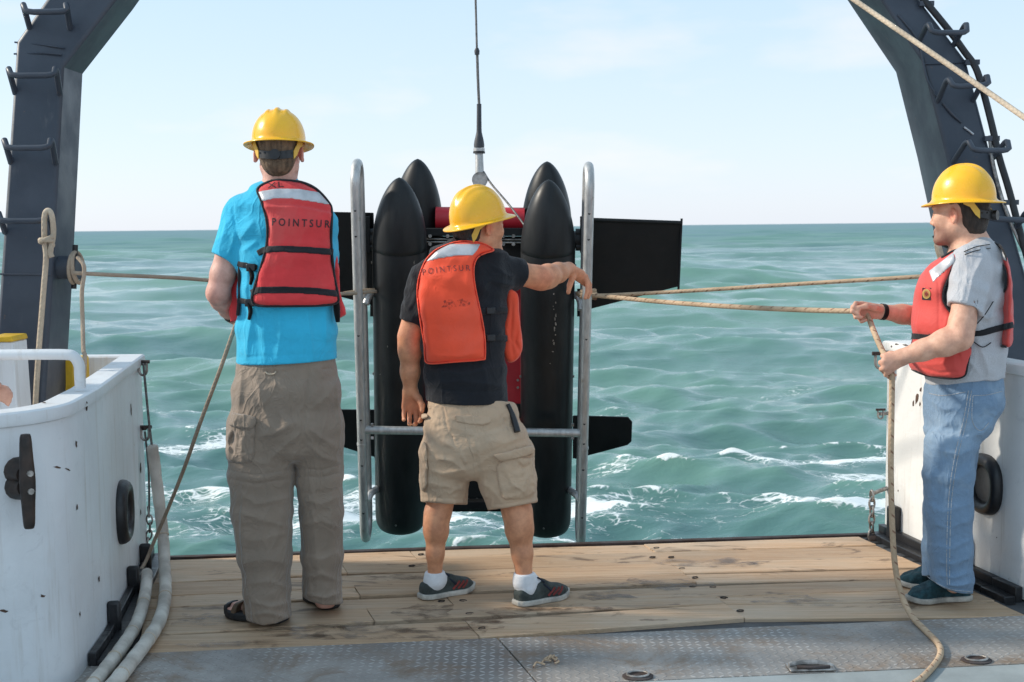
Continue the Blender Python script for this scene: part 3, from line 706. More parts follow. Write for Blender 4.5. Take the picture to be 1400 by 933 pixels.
M = {}
M['white_l'] = m_painted_white('white_paint_shaded', (0.75, 0.762, 0.775), 0.5)  # same white, base made darker and bluer for the shaded left side
M['white_r'] = m_painted_white('white_paint_clean_sunlit', (0.83, 0.82, 0.80), 0.2)  # fewer rust halos; base made brighter and warmer for the sunlit side
M['wood'] = m_wood(); M['tread'] = m_tread()
M['deckpaint'] = pm('grey_deck_paint', (0.30, 0.33, 0.33), 0.55, 0.14, 2.5, 0.3, 45)
M['steel_dark'] = pm('dark_steel', (0.075, 0.078, 0.082), 0.55, 0.3, 4, 0.35, 40, metal=0.3)
M['slot'] = pm('slot_black', (0.008, 0.008, 0.009), 0.8, 0.1, 9, 0)
M['rust'] = pm('rusty_steel', (0.14, 0.07, 0.045), 0.8, 0.45, 9, 0.5, 60, col2=(0.07, 0.06, 0.06))
M['blackpaint'] = pm('black_paint', (0.014, 0.014, 0.016), 0.4, 0.25, 8, 0.25, 60)
M['blackrub'] = pm('black_rubber', (0.02, 0.02, 0.022), 0.6, 0.25, 8, 0.25, 60)
M['rustblack'] = pm('black_paint_with_rust', (0.014, 0.013, 0.013), 0.5, 0.5, 14, 0.4, 50, col2=(0.04, 0.022, 0.015))
M['frame'] = m_frame_paint(); M['pipe'] = m_pipe(); M['hull'] = m_hull()
M['fin'] = pm('black_fin', (0.006, 0.007, 0.008), 0.5, 0.2, 4, 0.1, 60, spec=0.35)
M['redbody'] = pm('red_float', (0.60, 0.020, 0.035), 0.45, 0.12, 5, 0.12, 30)
M['galv'] = pm('galvanised_shackle', (0.36, 0.34, 0.32), 0.45, 0.4, 25, 0.3, 80, metal=0.7)
M['wire'] = pm('wire_rope', (0.16, 0.155, 0.15), 0.5, 0.3, 60, 0.4, 400, metal=0.5)
M['sleeve'] = pm('padded_sleeve', (0.56, 0.50, 0.43), 0.8, 0.22, 5, 0.4, 25, col2=(0.70, 0.66, 0.59))
M['cable'] = pm('black_cable', (0.018, 0.019, 0.022), 0.5, 0.2, 10, 0.1)
M['boot'] = pm('grey_boot', (0.05, 0.055, 0.065), 0.55, 0.15, 10, 0.1)
M['yellow'] = pm('yellow_paint', (0.72, 0.44, 0.02), 0.5, 0.18, 6, 0.25, 40)
M['hat'] = pm('yellow_helmet_shell', (0.95, 0.475, 0.014), 0.30, 0.05, 9, 0.10, 70, coat=0.25)
M['tab'] = pm('yellow_suspension_tab', (0.72, 0.43, 0.06), 0.5, 0.06, 8, 0)
M['blackplastic'] = pm('black_plastic', (0.013, 0.013, 0.015), 0.42, 0.2, 20, 0.1)
M['webbing'] = fabric('black_webbing', (0.016, 0.016, 0.019), 1500, 0.8, 0.2, 0.3)
M['skin'] = m_skin()
M['hair_fair'] = pm('light_brown_hair', (0.17, 0.105, 0.06), 0.6, 0.35, 60, 0.9, 500, stretch=(1, 1, 0.18), bdist=0.006)
M['hair_dark'] = pm('dark_hair', (0.040, 0.026, 0.019), 0.6, 0.35, 60, 0.9, 500, stretch=(1, 1, 0.18), bdist=0.006)
M['eye'] = pm('eye', (0.05, 0.04, 0.035), 0.2, 0.1, 10, 0)
M['shirt_blue'] = fabric('turquoise_cotton', (0.040, 0.45, 0.68), 900, 0.9, 0.10, 0.4, crease=1.1)
M['shirt_black'] = fabric('black_cotton', (0.015, 0.016, 0.020), 900, 0.92, 0.2, 0.4, crease=1.2)
M['shirt_grey'] = fabric('grey_heather_cotton', (0.52, 0.525, 0.55), 900, 0.92, 0.07, 0.4, crease=1.0, heather=0.16)
M['vest_a'] = fabric('faded_red_nylon', (0.70, 0.048, 0.052), 1300, 0.62, 0.10, 0.25, fade=((0.62, 0.13, 0.11), 0.45))
M['vest_b'] = fabric('orange_red_nylon', (0.93, 0.092, 0.036), 1300, 0.62, 0.06, 0.22, fade=((0.80, 0.14, 0.09), 0.35))
M['vest_c'] = fabric('bright_red_nylon', (0.64, 0.082, 0.070), 1300, 0.62, 0.06, 0.22)
M['silver'] = pm('reflective_tape', (0.52, 0.53, 0.55), 0.4, 0.12, 18, 0.3, 90, metal=0.15, bdist=0.003)
M['pants'] = fabric('taupe_nylon', (0.265, 0.200, 0.150), 1200, 0.68, 0.10, 0.5, sheen=0.3, crease=1.6)
M['shorts'] = fabric('khaki_cotton', (0.56, 0.39, 0.26), 1000, 0.88, 0.10, 0.5, crease=1.4, fade=((0.44, 0.36, 0.27), 0.5))
M['denim'] = fabric('light_blue_denim', (0.195, 0.295, 0.425), 1400, 0.85, 0.10, 0.5, crease=1.3, heather=0.14, fade=((0.34, 0.45, 0.56), 0.75))
M['thread'] = pm('seam_thread', (0.42, 0.44, 0.46), 0.8, 0.2, 30, 0)
M['shoe_grey'] = pm('grey_green_suede', (0.052, 0.062, 0.058), 0.9, 0.25, 25, 0.4, 200)
M['shoe_teal'] = pm('dark_teal_mesh', (0.014, 0.055, 0.068), 0.8, 0.3, 45, 0.5, 400)
M['sole_white'] = pm('off_white_rubber_sole', (0.46, 0.43, 0.38), 0.7, 0.25, 20, 0.3, 90)
M['stripe_red'] = pm('brick_red_stripe', (0.22, 0.035, 0.03), 0.8, 0.2, 20, 0.2)
M['lace'] = pm('navy_lace', (0.012, 0.016, 0.03), 0.85, 0.2, 40, 0.3, 300)
M['sock'] = pm('white_sock', (0.74, 0.74, 0.76), 0.9, 0.05, 30, 0.5, 300)
M['sandal'] = pm('brown_leather_strap', (0.135, 0.085, 0.050), 0.7, 0.3, 20, 0.4, 100)
M['ink'] = pm('black_stencil_ink', (0.035, 0.018, 0.022), 0.75, 0.3, 90, 0)
M['ink_b'] = pm('faded_stencil_ink', (0.25, 0.045, 0.04), 0.75, 0.3, 90, 0)
M['rope'] = m_rope('tan_braided_rope', (0.54, 0.39, 0.26), (0.16, 0.05, 0.03))
M['rope_grey'] = m_rope('grey_brown_rope', (0.42, 0.335, 0.255)); M['rope_pale'] = m_rope('pale_rope', (0.56, 0.46, 0.35))
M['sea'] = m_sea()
def m_smudge():
    m, nt, bs = NT('oil_smear'); co = ocoord(nt); bs.inputs['Base Color'].default_value = (0.10, 0.03, 0.03, 1); bs.inputs['Roughness'].default_value = 0.8
    nt.links.new(rampf(nt, noise_n(nt, co, 55, 5, 0.7), 0.46, 0.64, 0, 0.5), bs.inputs['Alpha']); return m
M['smudge'] = m_smudge()
def m_stain():
    m, nt, bs = NT('damp_stain'); co = ocoord(nt, (1, 2.2, 1)); bs.inputs['Base Color'].default_value = (0.085, 0.052, 0.032, 1); bs.inputs['Roughness'].default_value = 0.35
    nt.links.new(mathn(nt, 'MULTIPLY', rampf(nt, noise_n(nt, co, 9, 7, 0.72, 0.6), 0.42, 0.66, 0, 0.55), 1.0), bs.inputs['Alpha']); return m
M['stain'] = m_stain()
M['brass'] = pm('gold_thread', (0.50, 0.33, 0.10), 0.6, 0.2, 40, 0)
M['chip'] = pm('bare_rusty_steel', (0.085, 0.048, 0.033), 0.85, 0.5, 40, 0.3, 100)
# ------------------------------------------------------------------ sea
def make_sea():
    z0 = -1.5; rows = 1300; cols = 560
    y = 3.0 * (9000 / 3.0) ** (np.linspace(0, 1, rows)); s = np.linspace(-1, 1, cols); s = np.sign(s) * np.abs(s) ** 1.0
    W = 7.0 + 0.62 * y; X = W[:, None] * s[None, :]; Y = np.repeat(y[:, None], cols, 1)
    dy = np.gradient(y); dx = 2 * W / cols; res = np.maximum(dy, dx)[:, None]
    r = np.random.default_rng(21); Z = np.zeros_like(X); DX = np.zeros_like(X); DY = np.zeros_like(X); Jx = np.zeros_like(X)
    n = 112
    for i in range(n):
        lam = 0.2 * (24 / 0.2) ** ((i + r.uniform(0, 1)) / n)
        th = math.radians(-95 + r.normal(0, 18 if lam > 3 else 32))                # running towards the ship, a little from the right
        a = (0.0115 * lam if lam < .8 else .0092 * (lam / .8) ** .55 if lam < 3 else .0215 * (lam / 3) ** 1.10) * r.uniform(0.5, 1.4) * (1.0 if lam < 10 else (10 / lam) ** 1.2)
        k = 2 * math.pi / lam; kx, ky = k * math.cos(th), k * math.sin(th); ph = kx * X + ky * Y + r.uniform(0, 6.283)
        fade = np.clip((lam / (res * 2.6)) - 0.6, 0, 1); A = a * fade; c, sn = np.cos(ph), np.sin(ph)
        Z += A * c; q = 0.85; DX -= q * A * math.cos(th) * sn; DY -= q * A * math.sin(th) * sn; Jx += q * A * k * c
    # group the swell so that crests come and go
    g = 0.75 + 0.35 * np.sin(0.09 * X + 0.05 * Y + 1) * np.sin(0.06 * Y - 0.035 * X + 0.6)
    Z *= g; DX *= g; DY *= g; Jx *= g
    def bn(fx, fy, seed, o=3):
        rr = np.random.default_rng(seed); t = 0
        for j in range(o * 3):
            f = 1.9 ** (j // 3); t = t + np.sin(fx * f * X * rr.uniform(.6, 1.4) + fy * f * Y * rr.uniform(.6, 1.4) * rr.choice([-1, 1]) + rr.uniform(0, 6.28)) / f
        return t / 2.2
    foam = np.clip((Jx - 0.44) * 1.25, 0, 0.9) * np.clip(0.5 + 0.9 * bn(0.25, 0.3, 3), 0, 1)
    # turbulence left behind the stern: streaks, thickest close to the ship
    near = np.exp(-((Y - 9) / 8.0) ** 2) * 0.20 + np.exp(-((Y - 18) / 11) ** 2) * 0.17
    foam += near * np.clip(0.45 + 0.8 * bn(0.35, 1.1, 5), 0, 1.25)
    for (cx, cy, rx, ry, a) in ((4.1, 14.6, .9, .4, .52), (3.6, 12.9, .9, .4, .66), (5.6, 13.1, .9, .5, .58), (-2.0, 13.5, 2.2, .4, .22), (-1.2, 12.6, .8, .4, .34), (.9, 13.4, .6, .3, .42), (-5.4, 17.4, 3.2, .25, .36), (2.6, 17.2, 1.6, .25, .24), (-0.4, 12.2, 1.6, .4, .28), (5.9, 16.2, 1.2, .3, .26), (-5.0, 21, 3, .4, .26), (3.4, 15.9, 2.2, .22, .30), (6.8, 15.0, .9, .4, .34), (1.2, 15.2, .9, .35, .32), (-6.2, 15.2, 1.6, .3, .3), (1.8, 20.5, 1.2, .5, .24), (3.0, 24, 1.6, .7, .24), (4.6, 22, 1.0, .5, .24), (-7.5, 26, 3, .5, .24), (-4.2, 14.4, 1.5, .3, .26)):
        foam += a * np.exp(-(((X - cx) / rx) ** 2 + ((Y - cy + .25 * np.sin(2.1 * X)) / ry) ** 2))
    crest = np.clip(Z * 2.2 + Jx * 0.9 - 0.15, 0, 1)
    V = np.stack([X + DX, Y + DY, z0 + Z], -1).reshape(-1, 3)
    i = np.arange(rows - 1)[:, None] * cols + np.arange(cols - 1)[None, :]; Q = np.stack([i, i + 1, i + cols + 1, i + cols], -1).reshape(-1, 4)
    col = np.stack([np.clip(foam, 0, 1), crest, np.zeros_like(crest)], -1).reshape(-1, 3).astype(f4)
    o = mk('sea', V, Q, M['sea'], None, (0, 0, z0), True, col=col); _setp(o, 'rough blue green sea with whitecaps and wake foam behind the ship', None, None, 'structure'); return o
make_sea()

# ------------------------------------------------------------------ deck
def blob(cx, cy, rx, ry, seed, n=9, rot=0.0):
    q = random.Random(seed); return [(cx + math.cos(rot) * rx * math.cos(t) * w - math.sin(rot) * ry * math.sin(t) * w, cy + math.sin(rot) * rx * math.cos(t) * w + math.cos(rot) * ry * math.sin(t) * w) for t, w in ((2 * math.pi * i / n, q.uniform(.55, 1.25)) for i in range(n))]
def lineG(a, b, z=0.0): return G(*a, z), G(*b, z)
def lerp(a, b, t): return a + (b - a) * t
def isect(p, q, r, s):
    """plan intersection of lines pq and rs"""
    d1 = (q - p)[:2]; d2 = (s - r)[:2]; t = ((r - p)[0] * d2[1] - (r - p)[1] * d2[0]) / (d1[0] * d2[1] - d1[1] * d2[0]); w = p + (q - p) * t; return np.array([w[0], w[1], 0])
S0, S1 = lineG((232, 765), (1180, 733.5)); P0, P1 = lineG((185, 895), (1395, 843)); LE = lineG((213, 766), (187, 893)); RE = lineG((1172, 733), (1394, 837))
T0, T1 = lineG((0, 971), (1400, 908))
far_y = 6.02
deck = mk('deck', *prism([(-3.4, -2.5, -.30), (3.4, -2.5, -.30), (3.4, S1[1] + .05, -.30), (-3.4, S0[1] + .03, -.30)], .282, (0, 0, 1)), M['steel_dark'], None, (0, 0, -.3), 30)
_setp(deck, 'working deck of wooden planks and tread plate at the stern', None, None, 'structure')
hullb = mk('ship_hull', *prism([(-3.3, -2.5, -2.6), (3.3, -2.5, -2.6), (3.3, 5.6, -2.6), (-3.3, 5.6, -2.6)], 2.295, (0, 0, 1)), M['blackpaint'], None, (0, 0, -2.6), 30)
_setp(hullb, 'dark hull of the ship below the deck', None, None, 'structure')
fr = [0, .133, .30, .45, .575, .70, .84, 1.0]
rr = random.Random(4)
col1 = lambda t: lerp(G(560, 752), G(655, 872), t); col2 = lambda t: lerp(G(880, 744), G(1018, 845), t)
plug_mesh = None; rows_p = []
for i in range(7):
    a0, a1 = lerp(S0, P0, fr[i]), lerp(S1, P1, fr[i]); b0, b1 = lerp(S0, P0, fr[i + 1]), lerp(S1, P1, fr[i + 1])
    cuts = [[LE, None], [RE, None]]
    def cut(k, line, on):  # where the far and near seam of this row meet a cross line
        return isect(a0, a1, *line), isect(b0, b1, *line)
    ends = [cut(i, LE, 0)]
    if i % 2 == 0: ends.append((lerp(col1(fr[i]), col1(fr[i]), 0), col1(fr[i + 1])))
    if i % 3 != 1: ends.append((col2(fr[i]), col2(fr[i + 1])))
    if i % 2 == 1: ends.insert(1, (col1(fr[i]) + [-.35, 0, 0], col1(fr[i + 1]) + [-.35, 0, 0]))
    ends.append(cut(i, RE, 0))
    for j in range(len(ends) - 1):
        (fa, na), (fb, nb) = ends[j], ends[j + 1]; g = .0040; dz = rr.uniform(-.003, .002)
        q = [na + [g * .4, g, 0], nb + [-g * .4, g, 0], fb + [-g * .4, -g, 0], fa + [g * .4, -g, 0]]
        m = MB(); nseg = max(2, int(np.linalg.norm(nb - na) / .22)); vv = []; top = []
        # a lightly wavering plank: edges worn, top a touch cupped
        for s in range(nseg + 1):
            t = s / nseg; n_, f_ = lerp(q[0], q[1], t), lerp(q[3], q[2], t); w1, w2 = rr.uniform(-.0022, .0018), rr.uniform(-.0018, .0022)
            ring = [n_ + [0, w1, -.045], n_ + [0, w1, dz - .004], n_ + [0, w1 + .005, dz], lerp(n_, f_, .5) + [0, 0, dz - .0012], f_ + [0, w2 - .005, dz], f_ + [0, w2, dz - .004], f_ + [0, w2, -.045]]
            vv += ring
        F = []
        for s in range(nseg):
            for k in range(7): k2 = (k + 1) % 7; F.append((s * 7 + k, (s + 1) * 7 + k, (s + 1) * 7 + k2, s * 7 + k2))
        F += [tuple(range(7)), tuple(nseg * 7 + k for k in range(7))[::-1]]
        base_p = (na + nb + fa + fb) / 4; BASE[deck.name] = np.array([0, 0, -.3])
        pl = mk('plank', np.array(vv), F, M['wood'], deck, smooth=30)
        # each plank keeps its own origin so that grain starts afresh
        for v in pl.data.vertices: v.co -= Vector(base_p) - Vector((0, 0, -.3))
        pl.location = Vector(base_p) - Vector((0, 0, -.3)); rows_p.append(pl)
# iron staples and bolt plugs along the two lines of joints
plugs = []
for cf, dx in ((col1, 0), (col2, 0)):
    for i in range(7):
        for t in (.5,):
            f = fr[i] + (fr[i + 1] - fr[i]) * t; p = cf(f)
            for sx in ((-.035, .045) if (i + int(t * 4)) % 3 == 0 else (.03,)): plugs.append(p + [sx + rr.uniform(-.01, .01), rr.uniform(-.01, .01), 0])
pm0 = MB(); pm0.tube([(math.cos(q) * .0145, math.sin(q) * .0095, .0005) for q in np.linspace(.3, 2 * math.pi - .9, 12)], .0024, 5)
first = None
for p in plugs:
    if first is None:
        first = mk('bolt_plug', pm0.V, pm0.F, M['rustblack'], deck, smooth=False); 
        for v in first.data.vertices: v.co += Vector(BASE[deck.name])
        o = first
    else: o = first.copy(); COL.objects.link(o)
    o.parent = deck; o.location = Vector(p) - Vector((0, 0, -.3)); o.rotation_euler = (0, 0, rr.uniform(-.5, .5) + (math.pi if rr.random() < .3 else 0))
# damp and oily patches on the boards
for i, (x, y, rx, ry) in enumerate(((648, 853, 60, 13), (500, 862, 95, 11), (585, 838, 42, 16), (690, 838, 36, 9), (770, 832, 60, 8), (420, 862, 70, 12), (275, 848, 48, 10), (880, 800, 90, 9), (1090, 822, 60, 8), (1240, 828, 60, 6), (980, 770, 70, 7), (330, 880, 90, 7), (560, 790, 60, 6), (820, 815, 50, 7))):
    P_ = [G(px_, py_, .0022 + .0003 * (i % 4)) for px_, py_ in blob(x, y, rx, ry, 70 + i, 18)]; _setp(mk('damp_stain', P_, [tuple(range(len(P_)))[::-1]], M['stain'], deck, smooth=False), kind='stuff')
# stern lip of rusty angle iron
mb = MB(); A, B = S0 + (S0 - S1) * .6, S1 + (S1 - S0) * .45
mb.hexa([A + [0, .012, -.28], B + [0, .012, -.28], B + [0, .05, -.28], A + [0, .05, -.28]], [A + [0, .012, .006], B + [0, .012, .006], B + [0, .05, .006], A + [0, .05, .006]]); mb.build('stern_lip', M['rust'], deck, bevel=.004)
# perforated steel margins between planks and bulwarks
for (E, s) in ((LE, -1), (RE, 1)):
    d = unit(E[1] - E[0]); n = np.array([d[1], -d[0], 0]); n = n if n[0] * s > 0 else -n
    mb = MB(); a, b = E[0] + n * .006 - d * .0, E[1] + n * .006 + d * .0
    mb.hexa(*[[p + [0, 0, z] for p in ((a, b, b + n * .42, a + n * .42) if s > 0 else (b, a, a + n * .42, b + n * .42))] for z in (-.02, -.008)]); mb.build('steel_margin', M['steel_dark'], deck)
    st = MB(); L = np.linalg.norm(b - a)
    for i in range(int(L / .085)):
        for j in range(4):
            c = a + d * (.045 + i * .085 + (j % 2) * .04) + n * (.035 + j * .075); V = [c + d * math.cos(q) * .011 + n * math.sin(q) * .025 + [0, 0, -.0055] for q in np.linspace(0, 6.283, 12, False)]
            if (c - a) @ d < L - .02: st.add(V, [tuple(range(12)) if np.cross(d, n)[2] > 0 else tuple(range(12))[::-1]])
    _setp(st.build('slots', M['slot'], deck, smooth=False), kind='stuff')
# chequered tread plates, then bare painted deck
def strip(name, a, b, c, d, z0, z1, mat):
    mb = MB(); mb.hexa(*[[np.array([p[0], p[1], z]) for p in (a, b, c, d)] for z in (z0, z1)]); return mb.build(name, mat, deck, bevel=.002)
ext = lambda p, q, t: p + (q - p) * t
tf0, tf1 = ext(P0, P1, -.7), ext(P0, P1, 1.6); tn0, tn1 = ext(T0, T1, -.3), ext(T0, T1, 1.4)
cuts = [0, .475, .80, 1.0]
for i in range(3):
    g = .0005
    strip('tread_plate', ext(tn0, tn1, cuts[i] + g), ext(tn0, tn1, cuts[i + 1] - g), ext(tf0, tf1, cuts[i + 1] - g) + [0, .003, 0], ext(tf0, tf1, cuts[i] + g) + [0, .003, 0], -.02, .003 - .0007 * (i % 2), M['tread'])
strip('painted_deck', np.array([-3.3, -2.4, 0]), np.array([3.3, -2.4, 0]), tn1 + [0, -.006, 0], tn0 + [0, -.006, 0], -.02, .002, M['deckpaint'])
# fittings welded to the plate
def fitting(px, py, kind, label):
    c = G(px, py, .004); t = thing('deck_fitting', label, 'deck fitting', c, None)
    if kind == 0:
        V, F = lathe([(.052, 0), (.052, .003), (.040, .006), (.030, .006), (.026, .003), (.012, .003), (.010, .006), (.004, .007)], c, n=28, ex=.8); mk('ring', V, F, M['rust'], t, smooth=40)
        mb = MB(); mb.tube([c + [math.cos(q) * .036, math.sin(q) * .028, .0085 + .001 * math.cos(q)] for q in np.linspace(0, 6.283, 18, False)], .0040, 8, closed=True); mb.build('lashing_ring', M['galv'], t)
    else:
        mb = MB(); mb.box(c + [0, 0, .004], (.155, .07, .008), .05); mb.build('base_plate', M['galv'], t, bevel=.003)
        mb = MB(); mb.tube([c + [-.072, .003, .010], c + [-.03, .010, .015], c + [.03, .006, .016], c + [.076, -.004, .010]], [.007, .010, .010, .006], 10, 4); mb.build('latch_bar', M['galv'], t)
        mb = MB(); mb.tube([c + [-.05, -.02, .012], c + [0, -.03, .014], c + [.06, -.02, .012]], .006, 8, 4); mb.build('hinge_pin', M['rust'], t)
    return t
fitting(872, 925, 0, 'small rusty lashing ring set in the tread plate, left of the latch')
fitting(1108, 914, 1, 'silver latch with a bar bolted flat on the tread plate edge')
fitting(1335, 903, 0, 'small rusty lashing ring on the tread plate right of the trailing rope')
mb = MB()
for i in range(7):
    c = G(752 + rr.uniform(-8, 8), 905 + rr.uniform(-4, 4), .008); a = rr.uniform(0, 3.1); l = rr.uniform(.012, .03); mb.tube([c, c + [math.cos(a) * l, math.sin(a) * l, rr.uniform(0, .012)], c + [math.cos(a + .6) * l * 1.6, math.sin(a + .6) * l * 1.6, 0]], .0035, 5, 3)
o = mb.build('frayed_twine', M['rope'], None); _setp(o, 'scrap of frayed tan twine lying on the tread plate', 'twine')

# ------------------------------------------------------------------ bulwarks
def offset_loop(P, d):
    P = np.asarray(P, float); n = len(P); out = []
    for i in range(n):
        a, b, c = P[i - 1], P[i], P[(i + 1) % n]; e1 = unit(b - a); e2 = unit(c - b); n1 = np.array([-e1[1], e1[0]]); n2 = np.array([-e2[1], e2[0]]); m = unit(n1 + n2); out.append(b + m * d / max(m @ n1, .35))
    return np.array(out)
def roundc(P, idx, r, n=6):
    out = []
    for i, p in enumerate(P):
        if i not in idx: out.append(p); continue
        a, c = np.asarray(P[i - 1]), np.asarray(P[(i + 1) % len(P)]); p = np.asarray(p, float); s = p + unit(a - p) * r; e = p + unit(c - p) * r
        for j in range(n + 1): t = j / n; out.append((1 - t) ** 2 * s + 2 * t * (1 - t) * p + t * t * e)
    return [tuple(q) for q in out]
def tub(loop, H, t, floor, root, mat):
    """steel bulwark box: loop runs counter-clockwise seen from above"""
    L = np.asarray(loop, float); n = len(L); prof = [(0, 0.0), (0, H - .05), (-.014, H - .044), (-.018, H - .03), (-.016, H - .006), (-.008, H), (t - .006, H), (t, H - .006), (t, floor)]
    V = []
    for d, z in prof: V += [(p[0], p[1], z) for p in offset_loop(L, d)]
    F = []; k = len(prof)
    for i in range(k - 1):
        for j in range(n): j2 = (j + 1) % n; F.append((i * n + j, i * n + j2, (i + 1) * n + j2, (i + 1) * n + j))
    F.append(tuple((k - 1) * n + j for j in range(n)))
    return mk('wall', V, F, mat, root, smooth=28)
def ring_fairlead(root, c, nrm, hole, R=.104, r=.027, ex=1.0):
    nrm = unit(nrm); t = unit(np.cross(nrm, (0, 0, 1))); u = np.array([0, 0, 1.0]); V = []; F = []; n = 40; m = 14
    for i in range(n):
        q = 2 * math.pi * i / n; sq = (abs(math.cos(q)) ** 2.4 + abs(math.sin(q)) ** 2.4) ** (-1 / 2.4); e = t * math.cos(q) * sq + u * math.sin(q) * sq * 1.03
        for j in range(m):
            w = 2 * math.pi * j / m; V.append(c + e * (R * .93 + r * math.cos(w)) + nrm * (r * 1.3 * math.sin(w) + .006))
    for i in range(n):
        for j in range(m): F.append((i * m + j, ((i + 1) % n) * m + j, ((i + 1) % n) * m + (j + 1) % m, i * m + (j + 1) % m))
    o = mk('fairlead', V, F, M['blackpaint'], root)
    V, F = lathe([(R * .9, 0), (R * .9, .006)], c + nrm * .003, nrm, 28); mk('fairlead_hole', V, F, hole, o, base=None, smooth=30)
    return o
def cast(o, px, py):
    """where the sight line through a pixel meets an object built in place"""
    global _bv
    if o.name not in _bv:
        b = BASE[o.name]; _bv[o.name] = BVHTree.FromPolygons([Vector(v.co) + Vector(b) for v in o.data.vertices], [tuple(p.vertices) for p in o.data.polygons])
    d = Vector(ray(px, py)).normalized(); h = _bv[o.name].ray_cast(Vector(CAM), d)
    return (None, None) if h[0] is None else (np.array(h[0]), np.array(h[1]))
_bv = {}
def decal(o, polys, name, mat, off=.0016, kind=None, parent=None):
    """flat marks laid on a surface: each polygon given in pixels"""
    V = []; F = []
    for P in polys:
        q = []
        for (x, y) in P:
            h, nn = cast(o, x, y)
            if h is None: q = None; break
            d = ray(x, y); nn = nn if nn @ d < 0 else -nn; q.append(h + nn * off)
        if q: F.append(tuple(range(len(V), len(V) + len(q)))); V += q
    if not V: print('decal missed', name); return None
    r = mk(name, V, F, mat, parent or o, BASE[o.name] if parent is None else None, False)
    return _setp(r, kind=kind)
LB = [(-1.685, 5.78), (-3.3, 5.78), (-3.3, 3.30), (-2.20, 3.42), (-1.455, 4.05), (-1.50, 4.55)]
LB = roundc(LB, (4,), .17, 8); LB = roundc(LB, (3,), .3, 6)
RB = [(1.79, 6.07), (1.985, 5.13), (2.03, 4.86), (3.3, 4.80), (3.3, 6.07)]
RB = roundc(RB, (2,), .22, 7)
lb = thing('bulwark', 'white steel bulwark box with chipped paint and black cleat, left edge', 'bulwark', (-1.6, 4.9, 0))
lw = tub(LB, .94, .085, .30, lb, M['white_l'])
rb = thing('bulwark', 'clean white steel bulwark behind the man in jeans', 'bulwark', (2.0, 5.5, 0))
rw = tub(RB, .94, .085, .30, rb, M['white_r'])
h, n_ = cast(lw, 165, 700); ring_fairlead(lb, h, n_, M['blackrub']); h, n_ = cast(rw, 1348, 662); ring_fairlead(rb, h, n_, M['steel_dark'])
for root, loop, a, b in ((lb, LB, len(LB) - 1, None), (rb, RB, 0, None)):
    pass
def base_strip(root, pts, n, name='base_rail', h=.055, w=.035):
    mb = MB()
    for i in range(len(pts) - 1):
        a, b = np.array(pts[i]), np.array(pts[i + 1]); d = unit(b - a); nn = np.array([d[1], -d[0]]); nn = nn if nn @ np.array(n) > 0 else -nn
        q = [a + nn * .003, b + nn * .003, b + nn * w, a + nn * w]; q = q if np.cross(b - a, nn) > 0 else [q[1], q[0], q[3], q[2]]
        mb.hexa([(p[0], p[1], -.016) for p in q], [(p[0], p[1], h) for p in q])
        q2 = [a + nn * w, b + nn * w, b + nn * (w + .05), a + nn * (w + .05)]; q2 = q2 if np.cross(b - a, nn) > 0 else [q2[1], q2[0], q2[3], q2[2]]
        mb.hexa([(p[0], p[1], -.016) for p in q2], [(p[0], p[1], .02) for p in q2])
    return mb.build(name, M['blackpaint'], root, bevel=.004)
base_strip(lb, [(-1.685, 5.78), (-1.50, 4.55), (-1.475, 4.30)], (1, 0), h=.05, w=.03); base_strip(rb, [(1.79, 6.07), (1.985, 5.13), (2.02, 4.97)], (-1, 0))
def bracket(w, root, px, py, hgt=.15, wid=.03):
    h, nn = cast(w, px, py); nn = nn * (1 if nn @ ray(px, py) < 0 else -1); t = np.cross(nn, (0, 0, 1)); mb = MB(); q = [h - t * wid, h + t * wid, h + t * wid + nn * .05, h - t * wid + nn * .05]
    q = q if np.cross((q[1] - q[0])[:2], (q[2] - q[1])[:2]) > 0 else [q[1], q[0], q[3], q[2]]
    mb.hexa([(p[0], p[1], 0.0) for p in q], [(p[0], p[1], hgt) for p in q]); mb.build('hinge_bracket', M['blackpaint'], root, bevel=.012)
for x, y in ((174, 800), (147, 850), (191, 762)): bracket(lw, lb, x, y, .13, .014)
for x, y in ((1228, 735), (1325, 780)): bracket(rw, rb, x, y, .17, .03)
# horn cleat on the rounded near face
h, nn = cast(lw, 24, 654); nn = nn if nn @ ray(38, 655) < 0 else -nn; t = unit(np.cross(nn, (0, 0, 1)))
c0 = thing; V = []
mb = MB(); mb.tube([h - nn * .03 + [0, 0, -.024] , h + nn * .03 + [0, 0, -.026], h + nn * .06 + [0, 0, -.022]], [.048, .038, .028], 14); mb.tube([h - nn * .03 + [0, 0, .024], h + nn * .03 + [0, 0, .026], h + nn * .06 + [0, 0, .022]], [.048, .038, .028], 14)
cl = mb.build('cleat', M['rustblack'], lb, smooth=50)
mb = MB(); q = h + nn * .075; mb.tube([q + [0, 0, -.148], q + [0, 0, -.14], q + [0, 0, -.07], q + [0, 0, 0], q + [0, 0, .07], q + [0, 0, .14], q + [0, 0, .148]], [.008, .017, .021, .025, .021, .017, .008], 12, 3); mk('horn', mb.V, mb.F, M['rustblack'], cl, smooth=50)
for s in (-.028, .028): mb = MB(); mb.bolt(q + nn * .018 + [0, 0, s], nn, .010, .010, 8); mk('bolt', mb.V, mb.F, M['galv'], cl, smooth=30)
